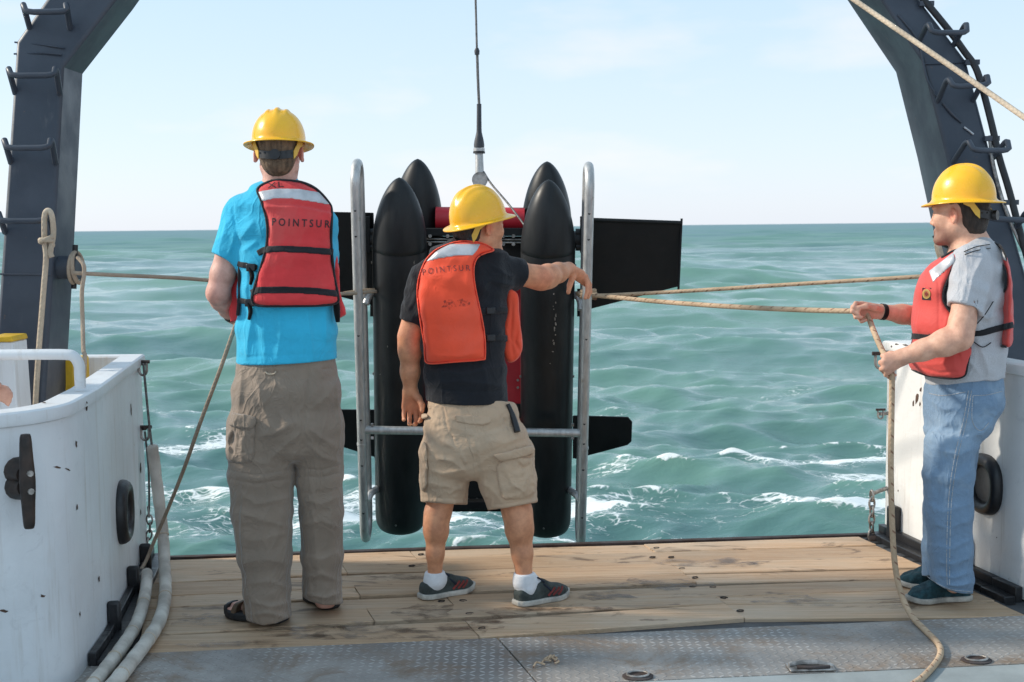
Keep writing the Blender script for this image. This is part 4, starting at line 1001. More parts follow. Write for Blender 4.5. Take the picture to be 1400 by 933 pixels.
# hand rail on the left bulwark
mb = MB(); pts = [at(-60, 486, 4.42), at(40, 485, 4.42), at(88, 485, 4.42), at(101, 488, 4.42), at(108, 499, 4.43), at(109, 512, 4.44), at(110, 530, 4.45)]
mb.tube(pts, .019, 14, 5); rail = mb.build('hand_rail', M['white_l'], lb, smooth=60)
chips = []
for i, (x, y, rx, ry, r_) in enumerate(((118, 556, 1.6, 10, 0), (104, 607, 1.6, 7, 0), (105, 694, 1.3, 6, 0), (58, 815, 5, 2.5, .2), (6, 836, 8, 3, .1), (78, 639, 6, 1.6, .25), (92, 642, 5, 1.5, .4), (179, 560, 1.2, 14, -.05), (135, 792, 1.6, 6, 0), (109, 840, 1.4, 5, 0), (22, 551, 5, 1.2, 0), (192, 640, 1.5, 9, 0), (60, 551, 4, 1, .1), (192, 700, 1.2, 5, 0))): chips.append(blob(x, y, rx * .8, ry * .8, i, 11, r_))
decal(lw, chips, 'paint_chips', M['chip'], .0012, 'stuff', lb)
chips = [blob(x, y, rx, ry, 40 + i, 9, .1) for i, (x, y, rx, ry) in enumerate(((1259, 533, 1.2, 4), (1254, 545, 2.2, 8), (1258, 553, 1, 4), (1249, 552, 1.2, 5), (1265, 555, .8, 4), (1228, 671, .9, 2), (1226, 471, 3, 1), (1238, 472, 5, 1.2), (1219, 474, 1, 1.6), (1363, 735, 1, 1)))]
decal(rw, chips, 'paint_chips', M['chip'], .0012, 'stuff', rb)

# ------------------------------------------------------------------ A-frame
YL = lambda py: 5.50 - .35 * py / 545.0
YR = lambda py: 5.90 - .35 * py / 450.0
af = thing('a_frame', 'dark grey steel A-frame with ladder rungs straddling the stern', 'A-frame', (0, 5.5, 0))
def limb(quads, depth, name='leg'):
    """hollow-section limb: quads = list of (left px, right px, Y) from the bottom up; depth behind"""
    V = []; F = []
    for (l, r, Y) in quads:
        a, b = at(*l, Y), at(*r, Y); V += [a, b, b + [0, depth, 0], a + [0, depth, 0]]
    for i in range(len(quads) - 1):
        for j in range(4): j2 = (j + 1) % 4; F.append((i * 4 + j, i * 4 + j2, i * 4 + 4 + j2, i * 4 + 4 + j))
    k = len(quads) - 1; F += [(3, 2, 1, 0), (k * 4, k * 4 + 1, k * 4 + 2, k * 4 + 3)]
    o = mk(name, V, F, M['frame'], af, smooth=25); b = o.modifiers.new('b', 'BEVEL'); b.width = .016; b.segments = 3; b.limit_method = 'ANGLE'; b.angle_limit = math.radians(40); return o
limb([((-18, 640), (55, 640), YL(640)), ((0, 380), (71, 380), YL(380)), ((22, 57), (86, 92), YL(75)), ((62, 0), (158, 0), YL(0)), ((300, -330), (394, -330), YL(-250) + .1)], .26)
limb([((1352, 560), (1455, 560), YR(560)), ((1323, 340), (1393, 340), YR(340)), ((1294, 210), (1355, 210), YR(210)), ((1262, 84), (1322, 84), YR(84)), ((1205, 0), (1258, 0), YR(0)), ((985, -330), (1040, -330), YR(-250) + .1)], .42)
a, b = at(300, -330, 6.0), at(1040, -330, 6.3); mb = MB(); mb.hexa([a + [-.1, -.15, -.13], b + [.1, -.15, -.13], b + [.1, .3, -.13], a + [-.1, .3, -.13]], [a + [-.1, -.15, .2], b + [.1, -.15, .2], b + [.1, .3, .2], a + [-.1, .3, .2]]); mb.build('cross_beam', M['frame'], af, bevel=.02)
# weld seams
def seam(pts, Yf, r=.004): 
    mb = MB(); mb.tube([at(x, y, Yf(y) - .003) for x, y in pts], r, 6); mb.build('weld_seam', M['frame'], af, smooth=60)
seam([(20, 58), (60, 62), (88, 66)], YL); seam([(19, 74), (60, 73), (84, 75)], YL); seam([(0, 375), (70, 376)], YL)
seam([(1262, 88), (1300, 87), (1322, 85)], YR)
def rung(pts, Yf, out=.14):
    mb = MB(); P = [at(x, y, Yf(y) - (o_ * out)) for (x, y, o_) in pts]; mb.tube(P, .0125, 10, 0); V = mb
    m2 = MB()
    # soften the corners
    Q = [P[0]]
    for i in range(1, len(P) - 1): Q += [lerp(P[i], P[i - 1], .18), P[i] * .86 + .07 * (P[i - 1] + P[i + 1]), lerp(P[i], P[i + 1], .18)]
    Q.append(P[-1]); m2.tube(Q, .0125, 10, 0); m2.build('ladder_rung', M['frame'], af, smooth=60)
for (x0, x1, yb, yt, xl, xr, yw) in ((34, 92, 17, 4, 31, 90, 40), (14, 74, 104, 92, 11, 76, 128), (8, 67, 203, 189, 5, 70, 223), (0, 62, 303, 289, -3, 66, 318)):
    rung([(x0 + 7, yw, -.02), (xl, yt, .9), (x0 + 2, yb, 1), (x1, yb - 1, 1), (xr, yt, .9), (xr + 6, yw, -.02)], YL)
rung([(1256, 58, -.02), (1269, 31, .9), (1274.6, 45, 1), (1322, 45, 1), (1321, 31, .9), (1304, 62, -.02)], YR, .16)
rung([(1282, 139, -.02), (1296, 106, .9), (1304, 119, 1), (1352, 116, 1), (1349, 102, .9), (1330, 138, -.02)], YR, .16)
rung([(1303, 222, -.02), (1323, 191, .9), (1331, 206, 1), (1380, 206, 1), (1377, 191, .9), (1358, 216, -.02)], YR, .16)
rung([(1335, 318, -.02), (1344, 285, .9), (1352, 299, 1), (1408, 302, 1), (1404, 288, .9), (1388, 315, -.02)], YR, .16)
# hose and conduit clipped along the right leg
o_ = MB(); o_.tube([at(x, y, YR(y) - .02) for x, y in ((1236, -30), (1268, 6), (1300, 45), (1318, 70), (1334, 93), (1345, 128), (1357, 175), (1366, 215), (1380, 262), (1398, 330), (1424, 420))], .0155, 10, 5); o_.build('hydraulic_hose', M['cable'], af, smooth=60)
o_ = MB(); o_.tube([at(x, y, YR(y) - .012) for x, y in ((1353, 186), (1358, 226), (1371, 275), (1389, 320), (1404, 352))], .009, 8, 4); o_.build('conduit', M['galv'], af, smooth=60)
for (x, y) in ((1330, 86), (1357, 190), (1383, 277), (1268, 6)):
    mb = MB(); p = at(x, y, YR(y)); mb.box(p + [-.01, -.012, 0], (.065, .03, .022)); mb.build('hose_clip', M['frame'], af)
mb = MB(); mb.tube([at(x, y, YR(y) - .004) for x, y in ((1228, 20), (1255, 55), (1262, 85), (1268, 110), (1280, 132))], .006, 6, 3); mb.tube([at(x, y, YR(y) - .006) for x, y in ((1289, 141), (1298, 151), (1305, 159), (1315, 168))], [.006, .009, .008, .004], 6, 3); mb.build('cable_run', M['frame'], af, smooth=60)
mb = MB(); mb.tube([at(x, y, YR(y) - .008) for x, y in ((1318, 174), (1325, 179), (1331, 184))], .0045, 6); mb.build('bare_cable_end', M['silver'], af, smooth=60)
# bollard on the inside of the left leg
Yb = YL(365); p0, p1 = at(76, 366, Yb + .08), at(108, 366, Yb + .08); mb = MB(); mb.tube([p0, p1], .049, 20); bol = mb.build('bollard', M['frame'], af, smooth=40)
mb = MB(); mb.tube([at(103, 335, Yb + .08), at(101, 395, Yb + .08)], .011, 10); mk('bollard_pin', mb.V, mb.F, M['cable'], bol, smooth=40)
# yellow foot of the frame inside the bulwark
mb = MB(); a, b = at(78, 492, 5.4), at(101, 492, 5.4); mb.hexa([a + [0, 0, -.3], b + [0, 0, -.3], b + [0, .2, -.3], a + [0, .2, -.3]], [a, b, b + [0, .2, 0], a + [0, .2, 0]]); mb.build('pivot_foot', M['yellow'], af, bevel=.01)
# white post with yellow top in the left bulwark
pp = thing('post', 'white post with yellow top standing inside the left bulwark', 'post', at(6, 560, 4.95))
mb = MB(); a = at(-14, 468, 4.9); b = at(17, 468, 4.9); mb.hexa([(a[0], 4.9, .3), (b[0] + .02, 4.9, .3), (b[0] + .02, 5.05, .3), (a[0], 5.05, .3)], [a, b, b + [0, .15, 0], a + [0, .15, 0]]); mb.build('body', M['white_l'], pp, bevel=.006)
mb = MB(); mb.hexa([a + [-.004, -.004, .001], b + [.004, -.004, .001], b + [.004, .155, .001], a + [-.004, .155, .001]], [a + [-.004, -.004, .022], b + [0, -.004, .022], b + [0, .15, .022], a + [-.004, .15, .022]]); mb.build('cap', M['yellow'], pp, bevel=.005)
# ------------------------------------------------------------------ underwater vehicle hanging over the stern
auv = thing('underwater_vehicle', 'black four-hulled underwater vehicle in a metal pipe cage hanging over the stern', 'underwater vehicle', at(648, 720, 7.0))
def hull(T, B, R, name='hull'):
    T = np.asarray(T); B = np.asarray(B); ax = B - T; L = np.linalg.norm(ax); ax = ax / L; nose = .365
    prof = []
    for i in range(22):
        t = i / 21; prof.append((R * math.sin(t * math.pi / 2) ** .74 if t > 0 else .003, nose * t ** 1.25))
    prof = [(R * (1 - (1 - h / nose) ** 1.9) ** .62 if h > 0 else .003, h) for _, h in prof]
    V, F = lathe([(R * .99, nose + .002), (R * .99, nose + .006), (R, nose + .010)] + [(R, nose + .01 + (L - nose - .10) * i / 6) for i in range(1, 7)] + [(R * .995, L - .06), (R * .965, L - .03), (R * .90, L - .008), (R * .8, L), (.01, L + .004)], T, ax, 44)
    h = mk(name, V, F, M['hull'], auv, smooth=50)
    V, F = lathe(prof + [(R * .985, nose + .002)], T, ax, 44); mk('nose_cone', V, F, M['hull'], h, smooth=60)
    # small bright fasteners
    mb = MB(); 
    for s in (-1, 1):
        for d in (.44, 1.05): 
            u = np.array([s * .985, -.17, 0]); u = unit(u - ax * (u @ ax)); mb.bolt(T + ax * d + u * R * .995, u, .007, .007, 8)
    u = unit(np.array([-.1, -1, 0]) - ax * (np.array([-.1, -1, 0]) @ ax)); mb.bolt(T + ax * (L - .075) + u * R * .99, u, .006, .004, 8)
    _setp(mk('fasteners', mb.V, mb.F, M['galv'], h, smooth=30), kind='stuff'); return h, L
T1, B1 = at(546, 243, 6.40), at(548, 718, 6.95); hull_a, Lh = hull(T1, B1, 37.2 / 1750 * 6.52)
T2, B2 = at(750, 246, 6.40), at(746, 722, 6.95); hull_b, Lh = hull(T2, B2, 37.2 / 1750 * 6.52)
T3 = at(571, 217.5, 6.86); hull(T3, T3 + (B1 - T1) * .985, 34.5 / 1750 * 6.9)
T4 = at(748, 221, 6.86); hull(T4, T4 + (B2 - T2) * .985, 34.5 / 1750 * 6.9)
# chipped paint down the right front hull, a few scuffs on the left one
decal(hull_b, [blob(758 + rr.uniform(-2.5, 2), y_, rr.uniform(.5, 1.5), rr.uniform(.8, 3), 300 + i, 8) for i, y_ in enumerate((414, 419, 423, 431, 436, 443, 449, 452, 458, 466, 470, 402, 481))] + [blob(752, 497, .6, .8, 330, 7), blob(720, 372, .5, 4, 331, 7)], 'paint_chips', M['galv'], .0012, 'stuff', hull_b)
decal(hull_a, [blob(520, 512, .5, 1, 340, 7), blob(530, 474, .4, 2, 341, 7), blob(566, 360, .4, 3, 342, 7)], 'paint_chips', M['galv'], .0012, 'stuff', hull_a)
up = np.array([0, math.sin(math.radians(15)), 0]); back = np.array([0, math.cos(math.radians(15)), math.sin(math.radians(15))])
def loop(ft, fb, depth=.20, r=.0235):
    ft, fb = np.asarray(ft), np.asarray(fb); d = unit(fb - ft); n = unit(back - d * (back @ d)); w = depth / 2; c1, c2 = ft + n * w, fb + n * w; P = []
    for q in np.linspace(0, math.pi, 13): P.append(c1 - n * w * math.cos(q) - d * w * math.sin(q) * 1.0)
    P = P[::-1]; Q = [c2 - n * w * math.cos(q) + d * w * math.sin(q) for q in np.linspace(0, math.pi, 13)]
    pts = list(P) + [ft + (fb - ft) * i / 8 for i in range(1, 8)] + Q + [fb + n * depth + (ft - fb) * i / 8 for i in range(1, 8)]
    mb = MB(); mb.tube(pts, r, 16, closed=True); o = mb.build('cage_loop', M['pipe'], auv, smooth=60)
    h = MB()
    for t in (.06, .13, .41, .66, .72, .80, .95): h.bolt(ft + (fb - ft) * t + np.array([0, -r * .97, 0]), (0, -1, 0), .006, .0015, 8)
    _setp(mk('bolt_holes', h.V, h.F, M['slot'], o, smooth=False), kind='stuff')
    h = MB(); c = ft + (fb - ft) * .735; h.tube([c - d * .006, c + d * .006], r + .003, 16); mk('weld_collar', h.V, h.F, M['pipe'], o, smooth=40); return o
loop(at(485.5, 258, 6.18), at(498, 722, 6.62)); loop(at(806, 262, 6.18), at(795, 728, 6.62))
mb = MB(); mb.tube([at(494, 588, 6.49), at(797, 592.5, 6.49)], .0215, 16); cb = mb.build('cross_bar', M['pipe'], auv, smooth=50)
mb = MB()
for x in (509, 783):
    for dy in (-8, 8): mb.bolt(at(x, 590 + dy * .9, 6.48), (0, -.3, 1 if dy < 0 else -1), .008, .014, 6)
_setp(mk('bolts', mb.V, mb.F, M['galv'], cb, smooth=30), kind='stuff')
for pts in ([(500, 416, 6.5), (505, 404, 6.52), (514, 400, 6.55), (530, 400, 6.66)], [(795, 424, 6.5), (793, 411, 6.52), (786, 403, 6.55), (770, 401, 6.66)], [(503, 684, 6.72), (508, 674, 6.75), (520, 666, 6.85)], [(793, 684, 6.72), (787, 676, 6.75), (775, 668, 6.85)]):
    mb = MB(); mb.tube([at(*p) for p in pts], .019, 12, 5); mb.build('cage_bracket', M['pipe'], auv, smooth=60)
def plate(pts, Y, th, name, mat, tilt=True, bev=.004):
    P = [at(x, y, Y + (y - 300) * .0011) for x, y in pts]; V, F = prism(P, th, (0, 1, 0)); o = mk(name, V, F, mat, auv, smooth=25); b = o.modifiers.new('b', 'BEVEL'); b.width = bev; b.segments = 2; b.limit_method = 'ANGLE'; b.angle_limit = math.radians(50); return o
def edge(o, a, b, Y, r=.006):
    mb = MB(); mb.tube([at(*a, Y), at(*b, Y)], r, 8); mk('end_plate', mb.V, mb.F, M['fin'], o, smooth=40)
f = plate([(801, 298), (931, 302.5), (927.5, 392), (806, 423)][::-1], 6.62, .035, 'upper_fin', M['fin']); edge(f, (932, 299), (927.5, 398), 6.63)
mb = MB(); mb.tube([at(803, 300.5, 6.615), at(931, 305, 6.615)], .011, 10); mk('leading_edge', mb.V, mb.F, M['fin'], f, smooth=40)
f = plate([(364, 288), (510, 291), (515, 419), (368, 381)][::-1], 6.62, .035, 'upper_fin', M['fin']); edge(f, (364, 286), (368, 386), 6.63)
plate([(784, 568.5), (859, 570.5), (864.5, 577), (863.5, 604), (858, 609), (786, 628)][::-1], 6.90, .02, 'lower_fin', M['fin'])
plate([(428, 566), (434, 560), (514, 560.5), (514, 626), (470, 612), (432, 599)][::-1], 6.90, .02, 'lower_fin', M['fin'])
# fin mounts
for x, s in ((797, 1), (502, -1)):
    mb = MB(); mb.hexa(*[[at(x - 4, y, 6.5), at(x + 4, y, 6.5), at(x + 4, y, 6.7), at(x - 4, y, 6.7)] for y in (346, 296)]); mb.build('fin_mount', M['fin'], auv, bevel=.003)
    mb = MB(); mb.tube([at(x - s * 14, 328, 6.55), at(x, 328, 6.55)], .045, 14); mb.tube([at(x - s * 10, 318, 6.53), at(x - s * 4, 318, 6.53)], .02, 10); mb.tube([at(x - s * 10, 338, 6.53), at(x - s * 4, 338, 6.53)], .02, 10); mb.build('fin_hinge', M['cable'], auv)
    mb = MB(); mb.hexa(*[[at(x - 14, y, 6.88), at(x - 10, y, 6.88), at(x - 10, y, 7.0), at(x - 14, y, 7.0)] if s > 0 else [at(x + 10, y, 6.88), at(x + 14, y, 6.88), at(x + 14, y, 7.0), at(x + 10, y, 7.0)] for y in (627, 569)]); mb.build('fin_mount', M['fin'], auv)
    mb = MB(); mb.hexa(*[[at(x - s * 6 - 2, y, 6.58), at(x - s * 6 + 2, y, 6.58), at(x - s * 6 + 2, y, 6.62), at(x - s * 6 - 2, y, 6.62)] for y in (433, 395)]); mb.build('fin_stay', M['fin'], auv)
# red float, frame and body between the hulls
mb = MB(); mb.tube([at(596, 299, 6.86), at(717, 300, 6.86)], .062, 24); mb.build('float', M['redbody'], auv, smooth=40)
def bar(x0, y0, x1, y1, Y, dep, name, mat, bev=.004):
    mb = MB(); mb.hexa([at(x0, y1, Y), at(x1, y1, Y), at(x1, y1, Y) + [0, dep, 0], at(x0, y1, Y) + [0, dep, 0]], [at(x0, y0, Y), at(x1, y0, Y), at(x1, y0, Y) + [0, dep, 0], at(x0, y0, Y) + [0, dep, 0]]); return mb.build(name, mat, auv, bevel=bev)
bar(578, 312, 722, 323, 6.72, .22, 'frame_bar', M['fin']); bar(578, 323.5, 722, 392, 6.86, .12, 'equipment_box', M['fin'])
for y in (327, 331): 
    mb = MB(); mb.tube([at(580, y, 6.74), at(720, y + 1, 6.74)], .0045, 8); mb.build('tie_rod', M['galv'], auv)
mb = MB()
for x in (588, 612, 640, 660, 688, 702, 716):
    for y in (323, 334): mb.bolt(at(x, y, 6.72), (0, -1, 0), .010, .012, 8)
_setp(mb.build('frame_bolts', M['galv'], auv, smooth=30), kind='stuff')
bar(604, 392, 713, 612, 6.95, .25, 'red_body', M['redbody'], .01); bar(560, 553, 740, 572, 6.92, .05, 'frame_bar', M['fin'])
bar(596, 612, 726, 700, 7.10, .12, 'lower_housing', M['fin'])
bar(575, 686, 722, 697, 6.98, .08, 'frame_bar', M['fin'])
mb = MB()
for y in (456, 468, 478, 520, 530): mb.bolt(at(708, y, 6.95), (0, -1, 0), .007, .006, 8)
for x in (640, 652): mb.bolt(at(x, 683, 7.1), (0, -1, 0), .009, .008, 8)
_setp(mb.build('fasteners', M['galv'], auv, smooth=30), kind='stuff')
# lifting eye and pole on top
mb = MB(); mb.tube([at(655, 210, 6.92), at(656, 252, 6.9), at(656, 300, 6.9)], [.021, .025, .028], 16); mb.build('lifting_pole', M['pipe'], auv, smooth=50)
V, F = lathe([(.042, 0), (.042, .012), (.018, .012), (.018, .012)], at(656, 246, 6.86), (0, 1, 0), 24); mk('pad_eye', V, F, M['galv'], auv, smooth=30)
lc = thing('lifting_cable', 'thin steel lifting wire with grey rubber boot rising above the vehicle', 'cable', at(655, 210, 6.92))
mb = MB(); P = [at(655.2, 147, 6.92), at(653.5, 110, 6.92), at(652.2, 68, 6.92)]; mb.tube(P, .0075, 8, 3); mb.build('stiffened_wire', M['wire'], lc)
mb = MB(); mb.tube([at(652.2, 75, 6.92), at(652.1, 70, 6.92), at(652, 66, 6.92)], [.013, .015, .009], 10); mb.build('splice', M['boot'], lc)
mb = MB(); mb.tube([at(652, 68, 6.92), at(651, 30, 6.92), at(650, -10, 6.92), at(647, -120, 6.8), at(644, -330, 6.5)], .0058, 8, 3); mb.build('wire', M['wire'], lc)
V, F = lathe([(.006, 0), (.0125, .002), (.0125, .02), (.0135, .13), (.0145, .15), (.018, .165), (.025, .195), (.028, .215), (.028, .232), (.010, .233)], at(655, 142, 6.92), at(655, 206, 6.92) - at(655, 142, 6.92), 20)
mk('rubber_boot', V, F, M['boot'], lc, smooth=40)
mb = MB(); mb.tube([at(655, 203, 6.92), at(655, 207, 6.92)], .031, 18); mb.build('clamp', M['pipe'], lc, smooth=40)
mb = MB(); mb.tube([at(655, 207.5, 6.92), at(655, 210, 6.92)], .0325, 18); mb.build('clamp_gasket', M['cable'], lc, smooth=40)
mb = MB(); mb.tube([at(661, 235, 6.9), at(672, 252, 6.84), at(695, 279, 6.72), at(717, 308, 6.55)], .0055, 8, 4); o = mb.build('tag_wire', M['wire'], None, smooth=60); _setp(o, 'thin grey wire slanting from the lifting pole to the right front hull', 'wire')

# ------------------------------------------------------------------ ropes and lines
def rope(name, pts, r, mat, label, cat='rope', n=10, sm=8, group=None):
    mb = MB(); mb.tube([np.asarray(p) for p in pts], r, n, sm); o = mb.build(name, mat, None, smooth=60); return _setp(o, label, cat, group)
Yb2 = YL(365) - .02
wr = [];
for i in range(40):
    q = i / 39 * 2 * math.pi * 2.6 + .6; wr.append(at(103 + 1.5 * i / 39, 366, Yb2 + .1) + np.array([.012 * math.sin(q * .5), math.sin(q) * .064, math.cos(q) * .064]))
moor = rope('mooring_rope', wr + [at(110, 374, Yb2 + .03), at(150, 376, Yb2 + .1), at(280, 383, 5.6), at(400, 399, 6.0), at(470, 402, 6.2), at(510, 399, 6.45), at(530, 399, 6.6)], .0085, M['rope_grey'], 'taut grey rope from the bollard on the left frame leg to the vehicle cage')
mb = MB(); mb.tube([at(106, 352, Yb2 + .02), at(114, 362, Yb2), at(115, 375, Yb2), at(112, 400, Yb2 - .01), at(113, 440, Yb2 - .02), at(114, 478, 5.15), at(116, 492, 5.12), at(112, 560, 5.1)], .0085, 10, 8); mb.build('rope_tail', M['rope_grey'], moor, smooth=60)
Yr = YL(300) - .17
hang = rope('hanging_rope', [at(71, 352, Yr), at(69, 352 - 8, Yr), at(73, 320, Yr + .0), at(71, 296, Yr - .02), at(66, 288, Yr - .02), at(61, 296, Yr - .02), at(61, 330, Yr), at(63, 352, Yr), at(60, 392, Yr), at(57, 430, Yr), at(53, 480, Yr), at(49, 545, Yr), at(48, 600, Yr)], .011, M['rope_pale'], 'pale rope looped over a ladder rung and hanging down the left frame leg')
mb = MB(); c = at(64, 330, Yr); mb.tube([c + np.array([math.cos(q) * .024, math.sin(q) * .02 - .004, .013 * math.sin(q * .5) + (q - 6) * .003]) for q in np.linspace(0, 12.5, 30)], .0095, 8); mb.build('knot', M['rope_pale'], hang, smooth=60)
Yg = 5.0
rope('steadying_line', [at(470, 401, 6.2), at(500, 397, 6.42), at(520, 396, 6.55)], .008, M['rope'], 'short tan rope end tied to the left pipe of the cage')
rope('hand_line', [at(334, 424, 4.98), at(328, 430, 4.94), at(323, 442, 4.91), at(300, 508, 4.99), at(276, 572, 5.09), at(252, 640, 5.23), at(228, 700, 5.38), at(212, 737, 5.46), at(199, 768, 5.46), at(176, 808, 5.20), at(150, 856, 4.74), at(128, 905, 4.40), at(112, 945, 4.18), at(90, 1010, 3.85)], 0.0082, M['rope_grey'], 'grey rope running from the tall man\'s hand down along the left bulwark')
cage_r = at(803, 403, 6.36)
rope('tag_line', [at(786, 401, 6.6), cage_r + [-.02, .03, 0], cage_r, at(900, 412.5, 6.04), at(1000, 419.5, 5.64), at(1100, 424, 5.29), at(1160, 425.5, 5.14), at(1176, 426, 5.115), at(1186, 431, 5.10), at(1193, 449, 5.05), at(1204, 475, 4.94), at(1213, 491, 4.855), at(1217, 500, 4.835), at(1219.5, 515, 4.835), at(1219, 560, 4.85), at(1218, 640, 4.86), at(1220, 720, 4.865), at(1224, 775, 4.86), at(1233, 815, 4.82), G(1247, 843, .02), G(1266, 863, .012), G(1283, 881, .012), G(1285, 897, .012), G(1270, 918, .012), G(1248, 936, .012), G(1190, 965, .012)], .0112, M['rope'], 'tan rope with red flecks gripped by the man in jeans, trailing onto the deck', sm=10, n=12)
tl2 = rope('tag_line', [cage_r + [-.02, -.03, .0], at(830, 404, 6.3), at(950, 397.5, 6.12), at(1100, 388, 5.9), at(1255, 378.5, 5.68), at(1340, 372, 5.56), at(1372, 368, 5.5)], .0098, M['rope'], 'tan rope stretched from the cage to behind the red vest of the man in jeans', sm=8)
mb = MB(); mb.tube([cage_r + np.array([math.cos(q) * .034 + .006, math.sin(q) * .034 + .02, (q - 9) * .0022]) for q in np.linspace(0, 18.5, 60)], .0105, 8); mb.build('hitch', M['rope'], tl2, smooth=60)
mb = MB(); c = at(1292, 338, 5.62); mb.tube([c + np.array([math.cos(q) * (.030 + .004 * math.sin(3 * q)), .02 * math.sin(q * 1.3), math.sin(q) * .062]) for q in np.linspace(0, 22, 80)], .0105, 8); o = mb.build('rope_coil', M['rope_pale'], None, smooth=60); _setp(o, 'small coil of pale rope hanging behind the chin of the man in jeans', 'rope')
mb = MB(); mb.tube([c + [-.02, .03, .06], c + [.03, .03, .02], c + [.30, .05, -.02]], .03, 10, 4); o = mb.build('belaying_pin', M['cable'], af, smooth=60)
rope('stay_rope', [at(1040, -90, 5.7), at(1165, -2, 5.35), at(1280, 77, 5.0), at(1400, 160.5, 4.65), at(1560, 272, 4.2)], .0105, M['rope_pale'], 'pale taut rope crossing the sky in front of the right frame leg')
# padded lifelines on the left
def sleeve(pts, r, label):
    t = thing('lifeline', label, 'lifeline', np.asarray(pts[-1]), 'padded lifelines by the left bulwark'); mb = MB(); Q = catmull(np.array([np.asarray(p) for p in pts]), 10); k = len(Q)
    rad = [r * (1 + .05 * math.sin(i * 1.1) * math.sin(i * .37)) for i in range(k)]; rad[0] = r * .45; rad[1] = r * .86; rad[2] = r; mb.tube(Q, rad, 18); mb.build('padded_sleeve', M['sleeve'], t, smooth=60)
    for f in (.30, .52, .71, .88):
        m2 = MB(); i = int(f * (k - 2)); m2.tube([Q[i], Q[i] + (Q[i + 1] - Q[i]) * .35], r * 1.06, 18); m2.build('tape_band', M['rope_pale'], t, smooth=40)
    return t
l1 = sleeve([at(208, 608, 5.62), at(212, 640, 5.62), at(218, 690, 5.60), at(223, 735, 5.58), G(225, 776, .05), G(226, 812, .032), G(219, 846, .03), G(203, 874, .03), G(182, 902, .03), G(158, 932, .03), G(120, 975, .03)], .0255, 'padded lifeline whose pale sleeve stands up against the sea, outermost of the two')
mb = MB(); mb.tube([at(196, 497, 5.62), at(199, 530, 5.62), at(204, 580, 5.62), at(208, 612, 5.62)], .0055, 8, 4); mb.build('wire', M['wire'], l1, smooth=60)
l2 = sleeve([G(201, 782, .05), G(200, 800, .045), G(196, 825, .035), G(187, 852, .03), G(173, 876, .03), G(152, 905, .03), G(128, 935, .03), G(90, 985, .03)], .024, 'padded lifeline with scuffed white sleeve lying against the left bulwark base')
def link(mb, c, d, n, L=.022, W=.011, r=.0042):
    d = unit(d); n = unit(np.asarray(n) - d * (np.asarray(n) @ d)); mb.tube([c + d * L * math.cos(q) + n * W * math.sin(q) for q in np.linspace(0, 6.283, 14, False)], r, 6, closed=True)
def chain(name, pts, label, step=.036, r=.0045, L=.024):
    P = catmull(np.array([np.asarray(p) for p in pts]), 12); t = thing(name, label, 'chain', P[-1]); s = np.r_[0, np.cumsum(np.linalg.norm(np.diff(P, axis=0), axis=1))]; i = 0; d0 = 0
    while d0 < s[-1]:
        c = np.array([np.interp(d0, s, P[:, k]) for k in range(3)]); c2 = np.array([np.interp(min(d0 + .01, s[-1] + .01), s, P[:, k]) for k in range(3)]); d = c2 - c
        if np.linalg.norm(d) < 1e-6: d = P[-1] - P[-2]
        mb = MB(); link(mb, c, d, (1, .3, 0) if i % 2 else (.3, -1, 0), L, L * .52, r); mb.build('link', M['galv'], t, smooth=60); i += 1; d0 += step
    return t
chain('chain', [at(203, 700, 5.74), at(205, 722, 5.74), at(201, 745, 5.74), at(198, 772, 5.74)], 'short rusty chain hanging at the far end of the left bulwark')
mb = MB(); mb.tube([at(198, 590, 5.72), at(203, 640, 5.73), at(204, 690, 5.74), at(203, 704, 5.74)], .005, 8, 4); o = mb.build('wire_pendant', M['wire'], None, smooth=60); _setp(o, 'thin wire pendant dropping to the rusty chain on the left bulwark end', 'wire')
def shackle(c, label, s=1.0, ang=0.0):
    t = thing('shackle', label, 'shackle', c); mb = MB(); P = []
    for q in np.linspace(0, math.pi, 12): P.append(c + np.array([math.cos(q) * .016 * s, 0, -.02 * s - math.sin(q) * .022 * s]))
    mb.tube([c + [.016 * s, 0, .014 * s]] + P + [c + [-.016 * s, 0, .014 * s]], .0055 * s, 8); mb.build('bow', M['galv'], t, smooth=60)
    mb = MB(); mb.tube([c + [-.028 * s, 0, .012 * s], c + [.028 * s, 0, .012 * s]], .007 * s, 8); mb.build('pin', M['rust'], t); return t
shackle(at(195, 499, 5.66), 'small shackle at the top far corner of the left bulwark', 1.1); shackle(at(198, 588, 5.68), 'small dark shackle halfway up the far end of the left bulwark', 1.1)
for y in (497, 586):
    mb = MB(); mb.tube([at(184, y, 5.72), at(199, y, 5.67)], .009, 8); mb.build('eye_bolt', M['rustblack'], lb, smooth=40)
chain('chain', [at(1192, 678, 6.0), at(1192, 700, 6.0), at(1191, 735, 6.0)], 'short galvanised chain on the stern corner by the clean white bulwark', .038, .0055, .027)
mb = MB(); mb.tube([at(1191, 676, 6.0), at(1203, 671, 6.03), at(1218, 666, 6.07)], .010, 10, 3); mb.build('chain_eye', M['galv'], rb, smooth=50)
mb = MB(); mb.tube([at(1188, 740, 6.0), at(1200, 738, 6.0), at(1216, 741, 6.0)], .03, 8); mb.build('corner_casting', M['rust'], deck, smooth=50)
shackle(at(1203, 488, 6.0), 'grey shackle hooked on the far top corner of the clean white bulwark', 1.3); shackle(at(1204, 563, 6.02), 'small grey shackle lower on the far edge of the clean white bulwark', .8)
for y, Yq in ((483, 6.0), (566, 6.02)):
    mb = MB(); mb.tube([at(1203, y, Yq), at(1219, y - 1, 6.07)], .009, 8); mb.build('eye_bolt', M['galv'], rb, smooth=40)
